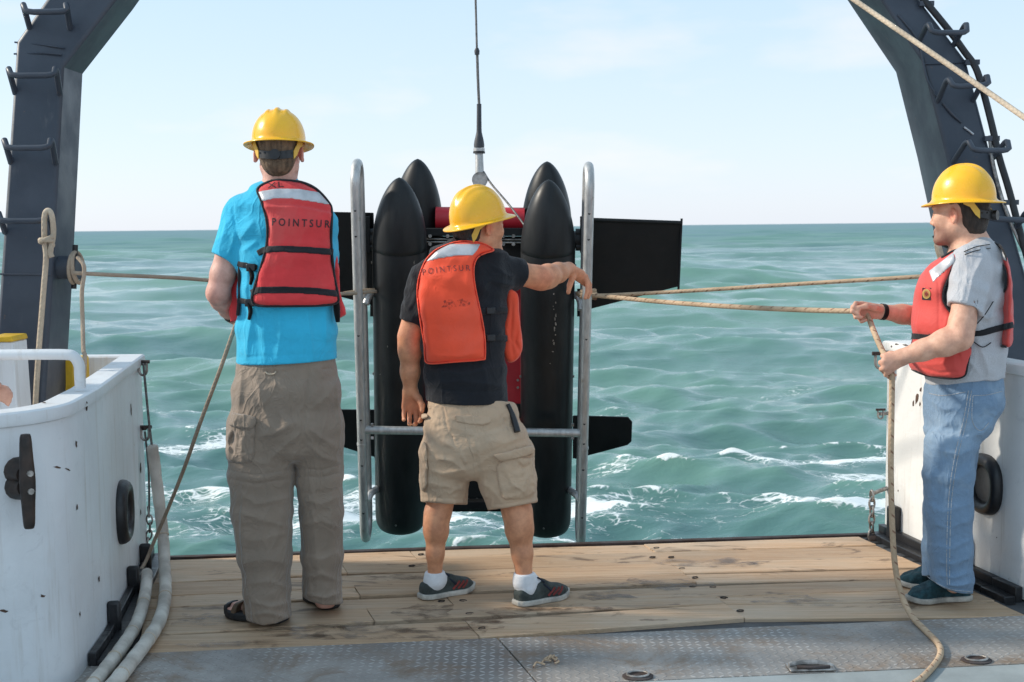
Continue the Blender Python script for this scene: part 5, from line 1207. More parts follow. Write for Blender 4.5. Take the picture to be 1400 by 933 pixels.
# ------------------------------------------------------------------ people
def st(pf, xl, xr, y, b, dy=0.0):
    k = (pf.Y0 + dy) / FPX; return (pf((xl + xr) / 2, y, dy), (xr - xl) / 2 * k, b)
def core(V, stations, f, k=.03):
    V.loft([(c, a * f, b * f) for c, a, b in stations], k=k)
def cutpx(V, pf, p, q, dy=0.0, k=.004, tip=0.0):
    """cut away what lies beyond the pixel line p-q (on its right-hand side going p to q, seen in the picture)"""
    a, b = pf(*p, dy), pf(*q, dy); e = unit(b - a); n = np.cross(np.array([0, 1.0, tip]), e); V.plane((a + b) / 2, -n if False else n, k)
def sleeve_on(V, a, b, ra, rb, n_pt, n_dir, arm, k=.03, wr=None):
    S_ = V.like(); S_.cone(a, b, ra, rb, .01); 
    if wr: S_.wrinkle(*wr)
    S_.plane(n_pt, n_dir, .004)
    H_ = V.like(); H_.cone(*arm, .004); X, Y, Z = V.full(); nd = unit(n_dir); w = (X - f4(n_pt[0])) * f4(nd[0]) + (Y - f4(n_pt[1])) * f4(nd[1]) + (Z - f4(n_pt[2])) * f4(nd[2])
    S_.F = np.where(w > -.035, smax(S_.F, -H_.F, .003), S_.F); V.F = smin(V.F, S_.F, k); return V
def tinter(base, H, marks=(), stubble=0.0, ear=(1.12, .78, .74)):
    base = np.array(base)
    def f(V):
        c = np.tile(base, (len(V), 1)); L = H.loc(V); r = np.hypot(np.abs(L[:, 0]) - .086, np.hypot(L[:, 1] + .008, L[:, 2] + .006)); e = np.clip(1.4 - r / .03, 0, 1)[:, None]; c = c * (1 - e) + c * np.array(ear) * e
        for (p, rad, m) in marks:
            w = np.exp(-(np.linalg.norm(V - np.asarray(p), axis=1) / rad) ** 2)[:, None]; c = c * (1 - w) + c * np.array(m) * w
        if stubble:
            jaw = np.clip((-.040 - L[:, 2]) / .02, 0, 1) * np.clip((L[:, 1] - .004) / .025, 0, 1) * (np.abs(L[:, 2]) < .135) * (np.linalg.norm(L, axis=1) < .17); jaw = (jaw * stubble)[:, None]; c = c * (1 - jaw) + c * np.array([.46, .46, .50]) * jaw
            ch = np.exp(-((np.linalg.norm(L - np.array([0, .088, -.098]), axis=1)) / .030) ** 2)[:, None] * stubble; c = c * (1 - ch) + np.array([.05, .035, .03]) * ch
        lip = np.exp(-((L[:, 1] - .094) / .012) ** 2 - ((L[:, 2] + .0675) / .009) ** 2 - (L[:, 0] / .022) ** 2)[:, None]; c = c * (1 - lip * .7) + c * np.array([.95, .6, .58]) * lip * .7
        return c.astype(f4)
    return f
def face_bits(H, root, mat_hair):
    for s in (-1, 1):
        mb = MB(); mb.tube([H.p(s * .014, .0965, .026), H.p(s * .03, .096, .031), H.p(s * .046, .083, .026)], [.0028, .004, .002], 8, 4); mb.build('eyebrow', mat_hair, root, smooth=60)
        V, F = lathe([(.0005, .0105), (.005, .0095), (.0075, .006), (.0085, .0)], H.p(s * .031, .0835, .003), H.R[1], 14); mk('eye', V, F, M['eye'], root, smooth=60)
def text_on(o, txt, p0, p1, hgt, mat, name='lettering', arc=0.0, spacing=1.0, parent=None, bold=0.0):
    """stencil letters laid on a surface; p0, p1 = pixel ends of the base line"""
    cu = bpy.data.curves.new('t', 'FONT'); cu.body = txt; cu.size = 1; cu.space_character = spacing; cu.resolution_u = 3; cu.offset = bold
    to = bpy.data.objects.new('t', cu); COL.objects.link(to); dg = bpy.context.evaluated_depsgraph_get(); me = bpy.data.meshes.new_from_object(to.evaluated_get(dg)); bpy.data.objects.remove(to)
    bm = bmesh.new(); bm.from_mesh(me); bmesh.ops.triangulate(bm, faces=bm.faces); bmesh.ops.subdivide_edges(bm, edges=[e for e in bm.edges if e.calc_length() > .25], cuts=1, use_grid_fill=False); bmesh.ops.triangulate(bm, faces=bm.faces)
    xs = [v.co.x for v in bm.verts]; x0, x1 = min(xs), max(xs); V = []; p0 = np.array(p0, float); p1 = np.array(p1, float); L = np.linalg.norm(p1 - p0); e = (p1 - p0) / L; nrm = np.array([e[1], -e[0]])
    ok = True
    for v in bm.verts:
        t = (v.co.x - x0) / (x1 - x0); q = p0 + (p1 - p0) * t + nrm * (v.co.y / .70 * hgt + arc * 4 * t * (1 - t)); h, nn = cast(o, q[0], q[1])
        if h is None: ok = False; h = np.array([0, 0, 0.0]); nn = np.array([0, 1.0, 0])
        d = ray(*q); nn = nn if nn @ d < 0 else -nn; V.append(h + nn * .0022)
    if not ok: print('text missed', txt)
    F = [tuple(v.index for v in f.verts) for f in bm.faces]; bm.free(); return mk(name, V, F, mat, parent or o, None, False)
def vest_panel(V, Ft, pf, poly, yfun, th, k=.03, rnd=4):
    u, v = V.pix(); m = poly_sd(u, v, spoly(poly, rnd) if rnd else poly) / f4(pf.S)
    P = V.like(smax(smax(Ft - f4(th), m, k), yfun(*V.full()).astype(f4), .012)); return P, m
def patch(V, Fv, pf, poly, lift, yfun=None, rnd=0):
    """a strip or patch lying on a surface"""
    u, v = V.pix(); m = poly_sd(u, v, spoly(poly, rnd) if rnd else poly) / f4(pf.S); F = np.maximum(Fv - f4(lift), m)
    if yfun is not None: F = np.maximum(F, yfun(*V.full()).astype(f4))
    return V.like(F)
def line_poly(P, w):
    P = np.asarray(P, float); L = []; R = []
    for i in range(len(P)):
        d = P[min(i + 1, len(P) - 1)] - P[max(i - 1, 0)]; d = d / np.linalg.norm(d); n = np.array([-d[1], d[0]]); L.append(P[i] + n * w / 2); R.append(P[i] - n * w / 2)
    return L + R[::-1]
def shoe(F, root, m_up, m_sole, side, h=.0032, ankle=.068, name='shoe', top_open=True):
    V = F.vol(h, .15); d, x, y, z = foot_outline(F, V, 0.0, side); L = F.L
    t = np.clip(y / L, 0, 1); toe_up = .012 * np.clip((t - .72) / .28, 0, 1) ** 2
    topz = np.interp(t.ravel(), [0, .08, .22, .34, .50, .70, .88, 1], [ankle, ankle, ankle - .014, ankle + .018, .090, .066, .054, .040]).reshape(t.shape).astype(f4)
    up = smax(d + f4(.004), (z - topz) * f4(.85), .024); up = smax(up, f4(.018) - z, .004)
    Vu = V.like(up.astype(f4)); Vu.wrinkle(.0014, 70, int(abs(F.c[0]) * 999), (1, 1, 1), .02, 6); s_ = put(name, Vu, m_up, root)
    d2, *_ = foot_outline(F, V, .004, side); so = smax(d2, np.maximum(z - (f4(.023) + toe_up), (f4(.001) + toe_up) - z), .006); put('sole', V.like(so.astype(f4)), m_sole, s_); return s_, topz

# ============================ the tall man in the turquoise shirt
def person_a():
    pf = PF(4.83); root_base = G(385, 846)
    H = Head(pf(381.5, 209, .0), (-.06, 1, -.05))
    tor = [st(pf, 358, 408, 252, .060), st(pf, 340, 432, 268, .085), st(pf, 321, 446, 284, .105), st(pf, 318, 453, 312, .122), st(pf, 325, 457, 350, .130), st(pf, 327, 459, 400, .126), st(pf, 325, 459, 450, .126), st(pf, 322, 460, 505, .142)]
    sh, el, wr = pf(325, 298, .01), pf(298, 401, -.03), pf(317, 432, .17)
    shr, elr, wrr = pf(436, 306, .03), pf(447, 392, .12), pf(425, 428, .29)
    lo, hi = pf.box(265, 140, 490, 880, -.35, .42); V = Vol(lo, hi, .0040)
    core(V, tor, .86); V.seg(pf(366, 300), pf(415, 300), (.06, .06), (.06, .06), (0, 0, 1), .05)
    head_sdf(V, H, pf(383, 262, .01), .056)
    for (a, e, w) in ((sh, el, wr), (shr, elr, wrr)):
        V.chain([a, lerp(a, e, .35), lerp(a, e, .75), e], [.050, .050, .045, .042], .02); V.chain([e, lerp(e, w, .28), lerp(e, w, .7), w], [.041, .042, .033, .0275], .02)
    hk = [pf(325, 433, .245), pf(327, 437, .245), pf(327, 441, .235), pf(325, 444, .225)]
    hand_sdf(V, wr, hk, [[pf(332, 432, .275), pf(337, 436, .265), pf(335, 440, .25)], [pf(334, 437, .275), pf(339, 441, .262), pf(335, 444, .25)], [pf(334, 442, .265), pf(338, 446, .25), pf(334, 447, .24)], [pf(331, 446, .255), pf(335, 449, .24), pf(331, 450, .23)]], [pf(322, 428, .215), pf(330, 427, .24), pf(335, 430, .25)])
    hk = [pf(410, 426, .32), pf(409, 430, .325), pf(409, 434, .32), pf(411, 437, .31)]
    hand_sdf(V, wrr, hk, [[k + np.array([-.03, .012, 0]), k + np.array([-.035, -.015, -.006]), k + np.array([-.012, -.02, -.006])] for k in hk], [pf(420, 424, .28), pf(411, 422, .30), pf(402, 424, .31)])
    V.loft([st(pf, 330, 452, 500, .11), st(pf, 328, 454, 590, .12)], k=.03)
    V.chain([pf(362, 600), pf(358, 700, -.02), pf(370, 835, -.03)], [.09, .062, .042], .02); V.chain([pf(434, 600), pf(438, 700, .04), pf(445, 820, .08)], [.09, .062, .042], .02)
    FA = Foot(G(386, 852), G(308, 846) + np.array([0, .05, 0])); FB = Foot(G(456, 833), G(419, 826) + np.array([0, .09, 0]))
    for F_, an in ((FA, pf(370, 835, -.03)), (FB, pf(445, 820, .08))):
        V.chain([an, F_.p(0, .085, .055), F_.p(0, F_.L * .55, .05), F_.p(0, F_.L * .86, .036)], [.034, .026, .027, .020], .012)
        for i in range(4): V.cone(F_.p(.03 - .02 * i, F_.L * .82, .034), F_.p(.032 - .02 * i, F_.L * (.99 - .02 * i), .030), .012, .0095, .006)
    V.plane((0, 0, .022), (0, 0, -1), .004)
    body = put('person', V, M['skin'], None, col=tinter((.66, .385, .31), H, [(el, .05, (1.0, .80, .78)), (wr, .05, (1.05, .85, .83))], 0), base=root_base)
    _setp(body, 'tall person in turquoise T-shirt and faded red life vest seen from behind', 'person', 'crew members in hard hats and life vests')
    put('hair', hair_vol(H, .004, -.105), M['hair_fair'], body); face_bits(H, body, M['hair_fair'])
    hat, q = hat_mesh(H, body, M['hat'], dz=.042, pitch=-.05, lat=.0995, lon=.121, ht=.118, brim=.031); hat_harness(hat, q, M['tab'], M['blackplastic'])
    # T-shirt
    lo, hi = pf.box(270, 235, 490, 515, -.30, .30); V = Vol(lo, hi, .0046); V.loft(tor, k=.025); Ft = V.F.copy()
    sh2, hem = pf(329, 296, .01), pf(307, 354, -.005)
    sleeve_on(V, sh2, lerp(sh2, pf(300, 384, -.02), .85), .064, .060, hem, pf(302, 365, -.01) - hem, (sh, el, .0515, .0435), .04, (.003, 45, 5))
    hem2 = pf(455, 362, .06); sleeve_on(V, shr, lerp(shr, elr, .85), .062, .058, hem2, elr - shr, (shr, elr, .0515, .0435), .04, (.003, 45, 6))
    V.folds([([(345, 420), (338, 470), (336, 494)], .006, 5), ([(380, 420), (384, 455), (378, 494)], .005, 5), ([(420, 420), (424, 460), (428, 492)], .006, 5), ([(445, 420), (446, 470)], .005, 4), ([(360, 430), (362, 492)], .004, 4), ([(330, 380), (345, 440)], .004, 5), ([(402, 425), (405, 480)], -.003, 4), ([(330, 345), (352, 330)], .005, 4), ([(326, 330), (348, 300)], .005, 5), ([(310, 300), (300, 340)], .003, 4), ([(322, 318), (312, 350)], .004, 4), ([(340, 360), (336, 400)], .004, 4), ([(318, 280), (322, 310), (328, 340)], -.003, 2), ([(323, 489), (459, 483)], -.0016, 1.6)], pf.S)
    V.wrinkle(.0022, 32, 11, (1, 1, .5)); cutpx(V, pf, (323, 497), (459, 490.5), 0); shirt = put('t_shirt', V, M['shirt_blue'], body)
    # life vest
    yc = tor[4][0][1]; Vv = V
    back = [(352, 258), (372, 247), (392, 247), (412, 249), (432, 258), (449, 276), (454, 290), (453, 330), (457, 375), (462, 402), (461, 414), (440, 418), (390, 419), (352, 418), (344, 409), (349, 388), (358, 360), (365, 330), (364, 300), (357, 275)]
    P, m = vest_panel(V, Ft, pf, back, lambda X, Y, Z: Y - yc + 0 * X, .036, .026, 4); Fb = P.F.copy()
    P.folds([([(366, 337), (455, 342)], -.006, 3.5), ([(349, 397), (461, 399)], -.006, 3.5), ([(360, 278), (405, 279), (454, 289)], -.006, 2.5), ([(357, 283), (410, 284), (455, 294)], .004, 2.5), ([(380, 345), (377, 390)], .003, 6), ([(430, 347), (436, 390)], .003, 6), ([(372, 300), (376, 330)], .0025, 5), ([(440, 300), (438, 332)], .003, 5), ([(400, 410), (420, 404)], .002, 3)], pf.S); P.wrinkle(.0026, 28, 4); Fb = P.F
    vest = put('life_vest', P, M['vest_a'], body)
    edge = V.like(np.maximum(np.maximum(Ft - f4(.032), np.abs(m + f4(.0)) - f4(.0045)), (V.full()[1] - f4(yc)))); put('piping', edge, M['webbing'], vest)
    put('reflective_band', patch(V, Fb, pf, [(352.5, 262), (380, 257.5), (410, 258.5), (436, 263), (452, 281), (430, 277), (400, 272.5), (375, 272), (357, 276)], .0022, lambda X, Y, Z: Y - f4(yc)), M['silver'], vest)
    for pl in ([(352, 347), (362, 341.5), (385, 340.5), (420, 342), (456, 345)], [(343, 401), (352, 397), (390, 396.5), (430, 398), (463, 402)]):
        put('strap', patch(V, smin(Fb, Ft, .01), pf, line_poly(pl, 9.2), .0045, lambda X, Y, Z: Y - f4(yc + .0)), M['webbing'], vest)
    fr_ = [(316, 372), (322, 350), (332, 320), (345, 300), (440, 300), (458, 340), (464, 400), (462, 436), (330, 440), (315, 436), (312, 400)]
    yf = yc - .012
    Pf, mf = vest_panel(V, Ft, pf, fr_, lambda X, Y, Z: f4(yf + .012) - Y + 0 * X, .055, .03, 4); Pf.folds([([(318, 380), (326, 400)], .005, 4), ([(316, 410), (326, 390)], .005, 4)], pf.S); Pf.wrinkle(.004, 40, 8); put('front_panel', Pf, M['vest_a'], vest)
    put('front_piping', patch(V, Ft, pf, line_poly([(329, 350), (327, 375), (328, 400), (325, 432)], 5), .05, lambda X, Y, Z: np.maximum(Y - f4(yf + .03), f4(yf - .06) - Y)), M['webbing'], vest)
    for y0, y1, xa, xb in ((361, 366, 324, 352), (411, 414, 324, 350)):
        put('side_strap', patch(V, Ft, pf, line_poly([(xa, y0), (xb, y1)], 8), .006, lambda X, Y, Z: Y - f4(yc + .02)), M['webbing'], vest)
        mb = MB(); c, _n = cast(shirt, xb - 8, y1); c = c + np.array([0, -.012, 0]); mb.box(c, (.035, .014, .028)); mb.build('buckle', M['blackplastic'], vest, bevel=.004)
        mb = MB(); mb.tube([c + [-.004, 0, 0], c + [.004, -.004, -.03], c + [-.004, 0, -.062]], [.008, .009, .006], 6, 4); mb.build('strap_tail', M['webbing'], vest, smooth=60)
    mb = MB(); c = pf(460, 424, -.05); mb.tube([c + [0, 0, .03], c + [.002, -.004, 0], c + [.004, 0, -.045]], [.012, .013, .008], 8, 4); mb.build('strap_tail', M['webbing'], vest, smooth=60)
    text_on(vest, 'POINTSUR', (372, 308.5), (450.5, 311.5), 10.0, M['ink'], spacing=1.55, bold=.012); text_on(vest, 'XL', (366, 258), (388, 256), 7.5, M['ink'], spacing=1.15)
    mb = MB(); P0_ = lerp(el, wr, .9); d_ = unit(wr - el); mb.tube([P0_ - d_ * .012, P0_ + d_ * .012], .0325, 16); mb.build('wristband', M['webbing'], body, smooth=40)
    # long trousers with zip-off legs
    lo, hi = pf.box(295, 475, 490, 880, -.36, .36); V = Vol(lo, hi, .0048)
    V.loft([st(pf, 326, 456, 486, .118), st(pf, 319, 462, 535, .140), st(pf, 314, 467, 580, .142, .0), st(pf, 313, 468, 604, .125)], k=.03, n=2.2)
    Vr = V.like(V.F.copy())
    V.loft([st(pf, 312, 404, 600, .118, -.01), st(pf, 312, 401, 650, .106, -.02), st(pf, 318, 400, 700, .098, -.03), st(pf, 325, 398, 760, .094, -.04), st(pf, 334, 397, 805, .092, -.05), st(pf, 340, 400, 866, .110, -.055)], k=.022, n=2.2)
    Vr.loft([st(pf, 400, 469, 600, .118, .02), st(pf, 405, 470, 650, .103, .035), st(pf, 410, 470, 700, .096, .055), st(pf, 413, 468, 760, .092, .065), st(pf, 415, 466, 800, .090, .075), st(pf, 414, 472, 848, .105, .06)], k=.022, n=2.2)
    V.F = smin(V.F, Vr.F, .005); X, Y, Z = V.full(); u, v = V.pix(); hemv = np.interp(u.ravel(), [338, 350, 362, 376, 390, 401, 406, 412, 425, 440, 455, 474], [848, 852, 854.5, 852, 846, 842, 830, 816, 822, 826, 827, 824]).reshape(u.shape).astype(f4); V.F = smax(V.F, (v - hemv) / f4(pf.S), .004); V.F = smax(V.F, (f4(492) - (u - f4(323)) * f4(.048) - v) / f4(pf.S), .004)
    fl = [([(421, 492), (420, 540), (415, 585), (404, 618)], -.005, 1.8), ([(415, 590), (395, 605), (370, 628)], .007, 5), ([(410, 575), (380, 590), (350, 600)], .006, 6), ([(412, 600), (400, 630), (385, 645)], .006, 4), ([(420, 585), (440, 600), (462, 612)], .006, 6), ([(418, 605), (440, 625), (466, 632)], .006, 5), ([(424, 560), (450, 540), (462, 520)], .005, 6), ([(400, 540), (370, 520), (340, 505)], .005, 7), ([(350, 515), (362, 560), (372, 592)], .005, 5), ([(330, 500), (328, 540), (322, 580)], .005, 5),
          ([(312, 647), (350, 655), (404, 646)], .003, 6), ([(312, 643), (350, 650), (404, 641)], -.005, 1.3), ([(313, 655), (350, 662), (404, 653)], -.005, 1.3), ([(402, 640), (440, 643), (470, 634)], -.005, 1.3), ([(402, 650), (440, 653), (470, 645)], -.005, 1.3),
          ([(320, 670), (350, 690), (398, 680)], .006, 6), ([(322, 700), (360, 712), (400, 722)], .005, 6), ([(325, 735), (350, 740), (398, 728)], .004, 6), ([(330, 770), (365, 765), (398, 772)], .005, 6), ([(336, 800), (370, 795), (398, 806)], .006, 6), ([(340, 822), (370, 830), (398, 824)], .007, 5), ([(342, 842), (366, 838), (396, 846)], .006, 4), ([(332, 690), (334, 760), (342, 820)], .004, 5), ([(385, 670), (390, 740), (388, 820)], .004, 6), ([(328, 665), (326, 720), (332, 790)], -.003, 1.5),
          ([(408, 680), (440, 690), (468, 676)], .005, 6), ([(412, 720), (440, 712), (468, 724)], .005, 6), ([(414, 760), (440, 765), (466, 754)], .005, 6), ([(415, 792), (440, 785), (466, 796)], .006, 5), ([(417, 812), (445, 818), (468, 810)], .007, 4), ([(425, 660), (430, 730), (436, 800)], .005, 6), ([(455, 655), (452, 740)], .004, 6), ([(458, 500), (463, 560), (466, 620)], .004, 4), ([(430, 500), (445, 520)], .004, 5), ([(350, 507), (385, 509), (402, 507)], -.004, 1.5), ([(350, 503), (402, 503)], .003, 3), ([(438, 506), (456, 503)], -.004, 1.5), ([(322, 620), (350, 632), (380, 636)], .005, 5), ([(380, 560), (395, 585)], .005, 5)]
    V.folds(fl, pf.S); V.wrinkle(.0030, 22, 31, (1, 1, .8)); V.wrinkle(.0014, 80, 33, (1, 1, .7)); Fp = V.F.copy(); pants = put('trousers', V, M['pants'], body)
    yp = pf.Y0 + .02
    pk = V.like(smax(smax(Fp - f4(.012), poly_sd(u, v, spoly([(318, 568), (345, 572), (348, 600), (346, 630), (330, 634), (310, 628), (309, 600)], 4)) / f4(pf.S), .016), Y - f4(yp + .05) + 0 * X, .01)); pk.folds([([(322, 588), (316, 608), (320, 624)], -.012, 3.5), ([(335, 590), (330, 620)], .005, 4)], pf.S); pk.wrinkle(.003, 50, 3); put('cargo_pocket', pk, M['pants'], pants)
    fp_ = V.like(smax(smax(Fp - f4(.021), poly_sd(u, v, [(318, 564), (350, 570), (351, 578), (343, 588), (330, 586), (313, 582)]) / f4(pf.S), .007), Y - f4(yp + .05) + 0 * X, .01)); fp_.wrinkle(.003, 60, 4); put('pocket_flap', fp_, M['pants'], pants)
    mb = MB(); c, _n = cast(pants, 371, 509); mb.tube([c + [-.02, -.006, .003], c + [-.012, -.008, -.006], c + [.01, -.008, -.006], c + [.018, -.006, .003]], .003, 6, 3); mb.build('pull_loop', M['rope_pale'], pants, smooth=60)
    # open sandals
    for F_, s in ((FA, -1), (FB, 1)):
        V = F_.vol(.0035, .12); d, x, y, z = foot_outline(F_, V, .008, s); tt = np.clip(y / F_.L, 0, 1); tu = .012 * np.clip((tt - .8) / .2, 0, 1) ** 2
        so = smax(d, np.maximum(z - (f4(.034) + tu), f4(.001) - z), .010); Vs = V.like(so.astype(f4)); sd = put('sandal', Vs, M['blackrub'], body)
        d2, *_ = foot_outline(F_, V, .006, s); up = np.interp(tt.ravel(), [0, .1, .3, .5, .8, 1], [.082, .080, .085, .080, .062, .05]).reshape(tt.shape).astype(f4); shell = smax(d2, (z - up) * f4(.85), .03)
        bands = np.minimum(np.minimum(np.abs(tt - .52 - .9 * (z - .05)) - .055, np.abs(tt - .72 + 1.0 * (z - .05)) - .05), np.minimum(np.abs(tt - .36 - 1.2 * (z - .06)) - .045, np.abs(tt - .36 - 1.2 * (z - .06)) - .045))
        band = np.maximum(bands * f4(.25), np.maximum(f4(.02) - z, tt - .90)); put('sandal_strap', V.like(np.maximum(shell, band).astype(f4)), M['sandal'], sd)
        tc = np.maximum(np.maximum(f4(.90) - tt, f4(.02) - z), z - f4(.055)); put('toe_cap', V.like(np.maximum(shell - f4(.003), tc * f4(.3)).astype(f4)), M['blackrub'], sd)
person_a()

# ============================ the man in the black shirt and khaki shorts
def person_b():
    pf = PF(5.08); root_base = G(672, 822); th = math.radians(55)
    H = Head(pf(654.5, 310, 0), (math.sin(th), math.cos(th), .03))
    tor = [st(pf, 626, 668, 336, .06), st(pf, 606, 690, 349, .085), st(pf, 588, 697, 362, .105), st(pf, 577, 694, 384, .120), st(pf, 574, 691, 425, .128), st(pf, 577, 690, 470, .122), st(pf, 581, 691, 510, .122), st(pf, 582, 695, 556, .138)]
    sl_, el_, wl_ = pf(580, 382, 0), pf(560, 461, .0), pf(561, 534, .03)
    sr_, er_, wr_ = pf(677, 367, .02), pf(741, 381, .13), pf(777, 368, .33)
    lo, hi = pf.box(520, 245, 830, 850, -.32, .52); V = Vol(lo, hi, .0040)
    core(V, tor, .86); head_sdf(V, H, pf(646, 352, 0), .060)
    V.chain([sl_, lerp(sl_, el_, .4), lerp(sl_, el_, .8), el_], [.052, .050, .043, .0425], .02); V.chain([el_, lerp(el_, wl_, .25), lerp(el_, wl_, .65), wl_], [.0415, .0415, .0345, .0275], .03)
    V.chain([sr_, lerp(sr_, er_, .45), lerp(sr_, er_, .85), er_], [.056, .051, .045, .045], .02); V.chain([er_, lerp(er_, wr_, .22), lerp(er_, wr_, .6), wr_], [.044, .047, .039, .030], .025);
    hk = [pf(575, 557, .045), pf(568, 561, .055), pf(560, 561, .052), pf(553, 557, .04)]
    ft = [[pf(576, 568, .04), pf(575, 575, .018), pf(573, 577, -.002)], [pf(569, 573, .048), pf(568, 580, .022), pf(566, 581, -.002)], [pf(560, 573, .045), pf(560, 580, .018), pf(560, 580, -.006)], [pf(552, 567, .03), pf(552, 574, .006), pf(553, 574, -.014)]]
    hand_sdf(V, wl_, hk, ft, [pf(572, 545, .02), pf(577, 554, .0), pf(577, 562, -.012)], r=.0098)
    hk = [pf(795, 373, .375), pf(800, 378, .39), pf(801, 383, .405), pf(800, 388, .415)]
    ft = [[pf(803, 388, .38), pf(803, 399, .365), pf(800, 408, .355)], [pf(806, 389, .40), pf(807, 399, .385), pf(804, 407, .375)], [pf(806, 391, .415), pf(807, 400, .40), pf(805, 405, .39)], [pf(804, 394, .43), pf(805, 400, .42), pf(803, 404, .41)]]
    hand_sdf(V, wr_, hk, ft, [pf(783, 379, .335), pf(779, 390, .325), pf(777, 400, .32)], r=.0100)
    V.loft([st(pf, 592, 686, 550, .105), st(pf, 588, 712, 620, .12)], k=.03)
    al, ar = pf(594.5, 790, .018), pf(717, 792, -.075)
    kl, kr = pf(608, 668, .01), pf(699, 668, -.05)
    V.chain([pf(612, 600), kl, pf(599, 700, .008), pf(596.5, 726, .005), pf(595, 757, .0), al], [.095, .056, .0515, .0480, .0345, .028], .02)
    V.chain([pf(676, 600), kr, pf(707, 700, -.055), pf(710, 724, -.06), pf(714, 757, -.07), ar], [.10, .062, .0580, .0545, .0405, .032], .02)
    V.ell(pf(594, 716, -.012), (.043, .045, .075), None, .02); V.ell(pf(711, 716, -.085), (.050, .047, .08), None, .02)
    FA = Foot(G(576, 820), G(640, 808) + np.array([.02, .03, 0])); FB = Foot(G(706, 829), G(776, 816) + np.array([.0, .02, 0]))
    for F_, an in ((FA, al), (FB, ar)): V.chain([an, F_.p(0, .06, .06), F_.p(0, F_.L * .55, .042), F_.p(0, F_.L * .82, .03)], [.030, .026, .019, .013], .012)
    body = put('person', V, M['skin'], None, col=tinter((.66, .315, .175), H, [(el_, .05, (.95, .80, .80)), (er_ + np.array([0, -.03, 0]), .05, (1.1, .84, .82)), (wl_ + np.array([0, 0, -.07]), .06, (1.05, .93, .93)), (wr_ + np.array([.04, .03, -.05]), .08, (1.05, .94, .94))], .1), base=root_base)
    _setp(body, 'person in black T-shirt, orange life vest and khaki shorts pointing at the vehicle', 'person', 'crew members in hard hats and life vests')
    put('hair', hair_vol(H, .004, -.088), M['hair_dark'], body); face_bits(H, body, M['hair_dark'])
    hat, q = hat_mesh(H, body, M['hat'], dz=.034, pitch=.20, lat=.0975, lon=.119, ht=.125, brim=.033, dy=-.002); hat_harness(hat, q, M['tab'], M['blackplastic'])
    # T-shirt
    lo, hi = pf.box(530, 322, 735, 562, -.26, .30); V = Vol(lo, hi, .0046); V.loft(tor, k=.025); Ft = V.F.copy()
    hem = pf(561.5, 439.5, 0); sleeve_on(V, sl_ + [.004, -.004, -.005], el_, .068, .061, hem, el_ - sl_, (sl_, el_, .0545, .0465), .04, (.003, 45, 15))
    hem = pf(711.5, 380.5, .075); sleeve_on(V, sr_ + [-.01, 0, .0], er_, .068, .0625, hem, er_ - sr_, (sr_, er_, .0555, .0470), .05, (.003, 45, 16))
    V.folds([([(670, 360), (690, 375), (705, 380)], .005, 4), ([(672, 385), (690, 388), (704, 392)], .005, 4), ([(655, 400), (668, 385), (690, 370)], .006, 5), ([(666, 430), (690, 415)], .006, 5), ([(664, 470), (690, 450)], .006, 5), ([(585, 505), (630, 512), (690, 500)], .006, 5), ([(585, 525), (630, 522), (690, 528)], .006, 5), ([(600, 500), (604, 540)], .004, 5), ([(662, 500), (668, 542)], .004, 5), ([(585, 530), (640, 536), (692, 534)], -.004, 2), ([(570, 400), (558, 425)], .004, 4), ([(576, 410), (570, 436)], .004, 4)], pf.S)
    V.wrinkle(.0030, 34, 12, (1, 1, .7)); cutpx(V, pf, (583, 547.5), (693, 549.5), 0); shirt = put('t_shirt', V, M['shirt_black'], body)
    yc = tor[4][0][1]
    # life vest
    back = [(580, 360), (592, 345), (606, 337), (624, 331), (646, 330.5), (662, 334), (675, 342), (664, 346), (653, 352), (648, 364), (648, 382), (652, 405), (658, 432), (662.5, 460), (663, 488), (658, 492), (620, 495), (586, 497), (581, 488), (580, 470), (575, 440), (571, 408), (572, 384)]
    xr = 0
    P, m = vest_panel(V, Ft, pf, back, lambda X, Y, Z: Y - yc - f4(.03) + 0 * X, .038, .03, 4)
    P.folds([([(583, 486), (625, 487), (660, 482)], .003, 4), ([(640, 350), (642, 385), (650, 430)], .002, 5), ([(580, 400), (584, 440), (588, 480)], .003, 6), ([(600, 352), (640, 350)], -.002, 2)], pf.S); P.wrinkle(.0022, 26, 14); Fb = P.F; vest = put('life_vest', P, M['vest_b'], body)
    put('reflective_band', patch(V, Fb, pf, [(581, 359), (595, 345), (613, 333.5), (657, 333.8), (653, 342), (646.7, 349.5), (628, 349.5), (600, 354)], .0022, lambda X, Y, Z: Y - f4(yc)), M['silver'], vest)
    edge = V.like(np.maximum(np.maximum(Ft - f4(.034), np.abs(m - f4(.001)) - f4(.0028)), (V.full()[1] - f4(yc + .02)))); put('piping', edge, M['vest_b'], vest)
    fr_ = [(694, 396), (707, 402), (709, 425), (711, 445), (714, 470), (712, 484), (703, 494), (694, 494), (688, 480), (686, 460), (690, 440), (693, 420)]
    u, v = V.pix(); Yf = V.full()[1]; Pf = V.like(smax((poly_sd(u, v, spoly(fr_, 4)) / f4(pf.S)), np.abs(Yf - f4(yc + .075)) - f4(.085), .025).astype(f4)); Pf.folds([([(701, 404), (700, 430), (698, 460), (703, 492)], -.006, 2), ([(708, 446), (704, 468), (711, 482)], -.008, 2.5), ([(692, 450), (698, 470)], .004, 3)], pf.S); Pf.wrinkle(.0022, 40, 18); put('front_panel', Pf, M['vest_b'], vest)
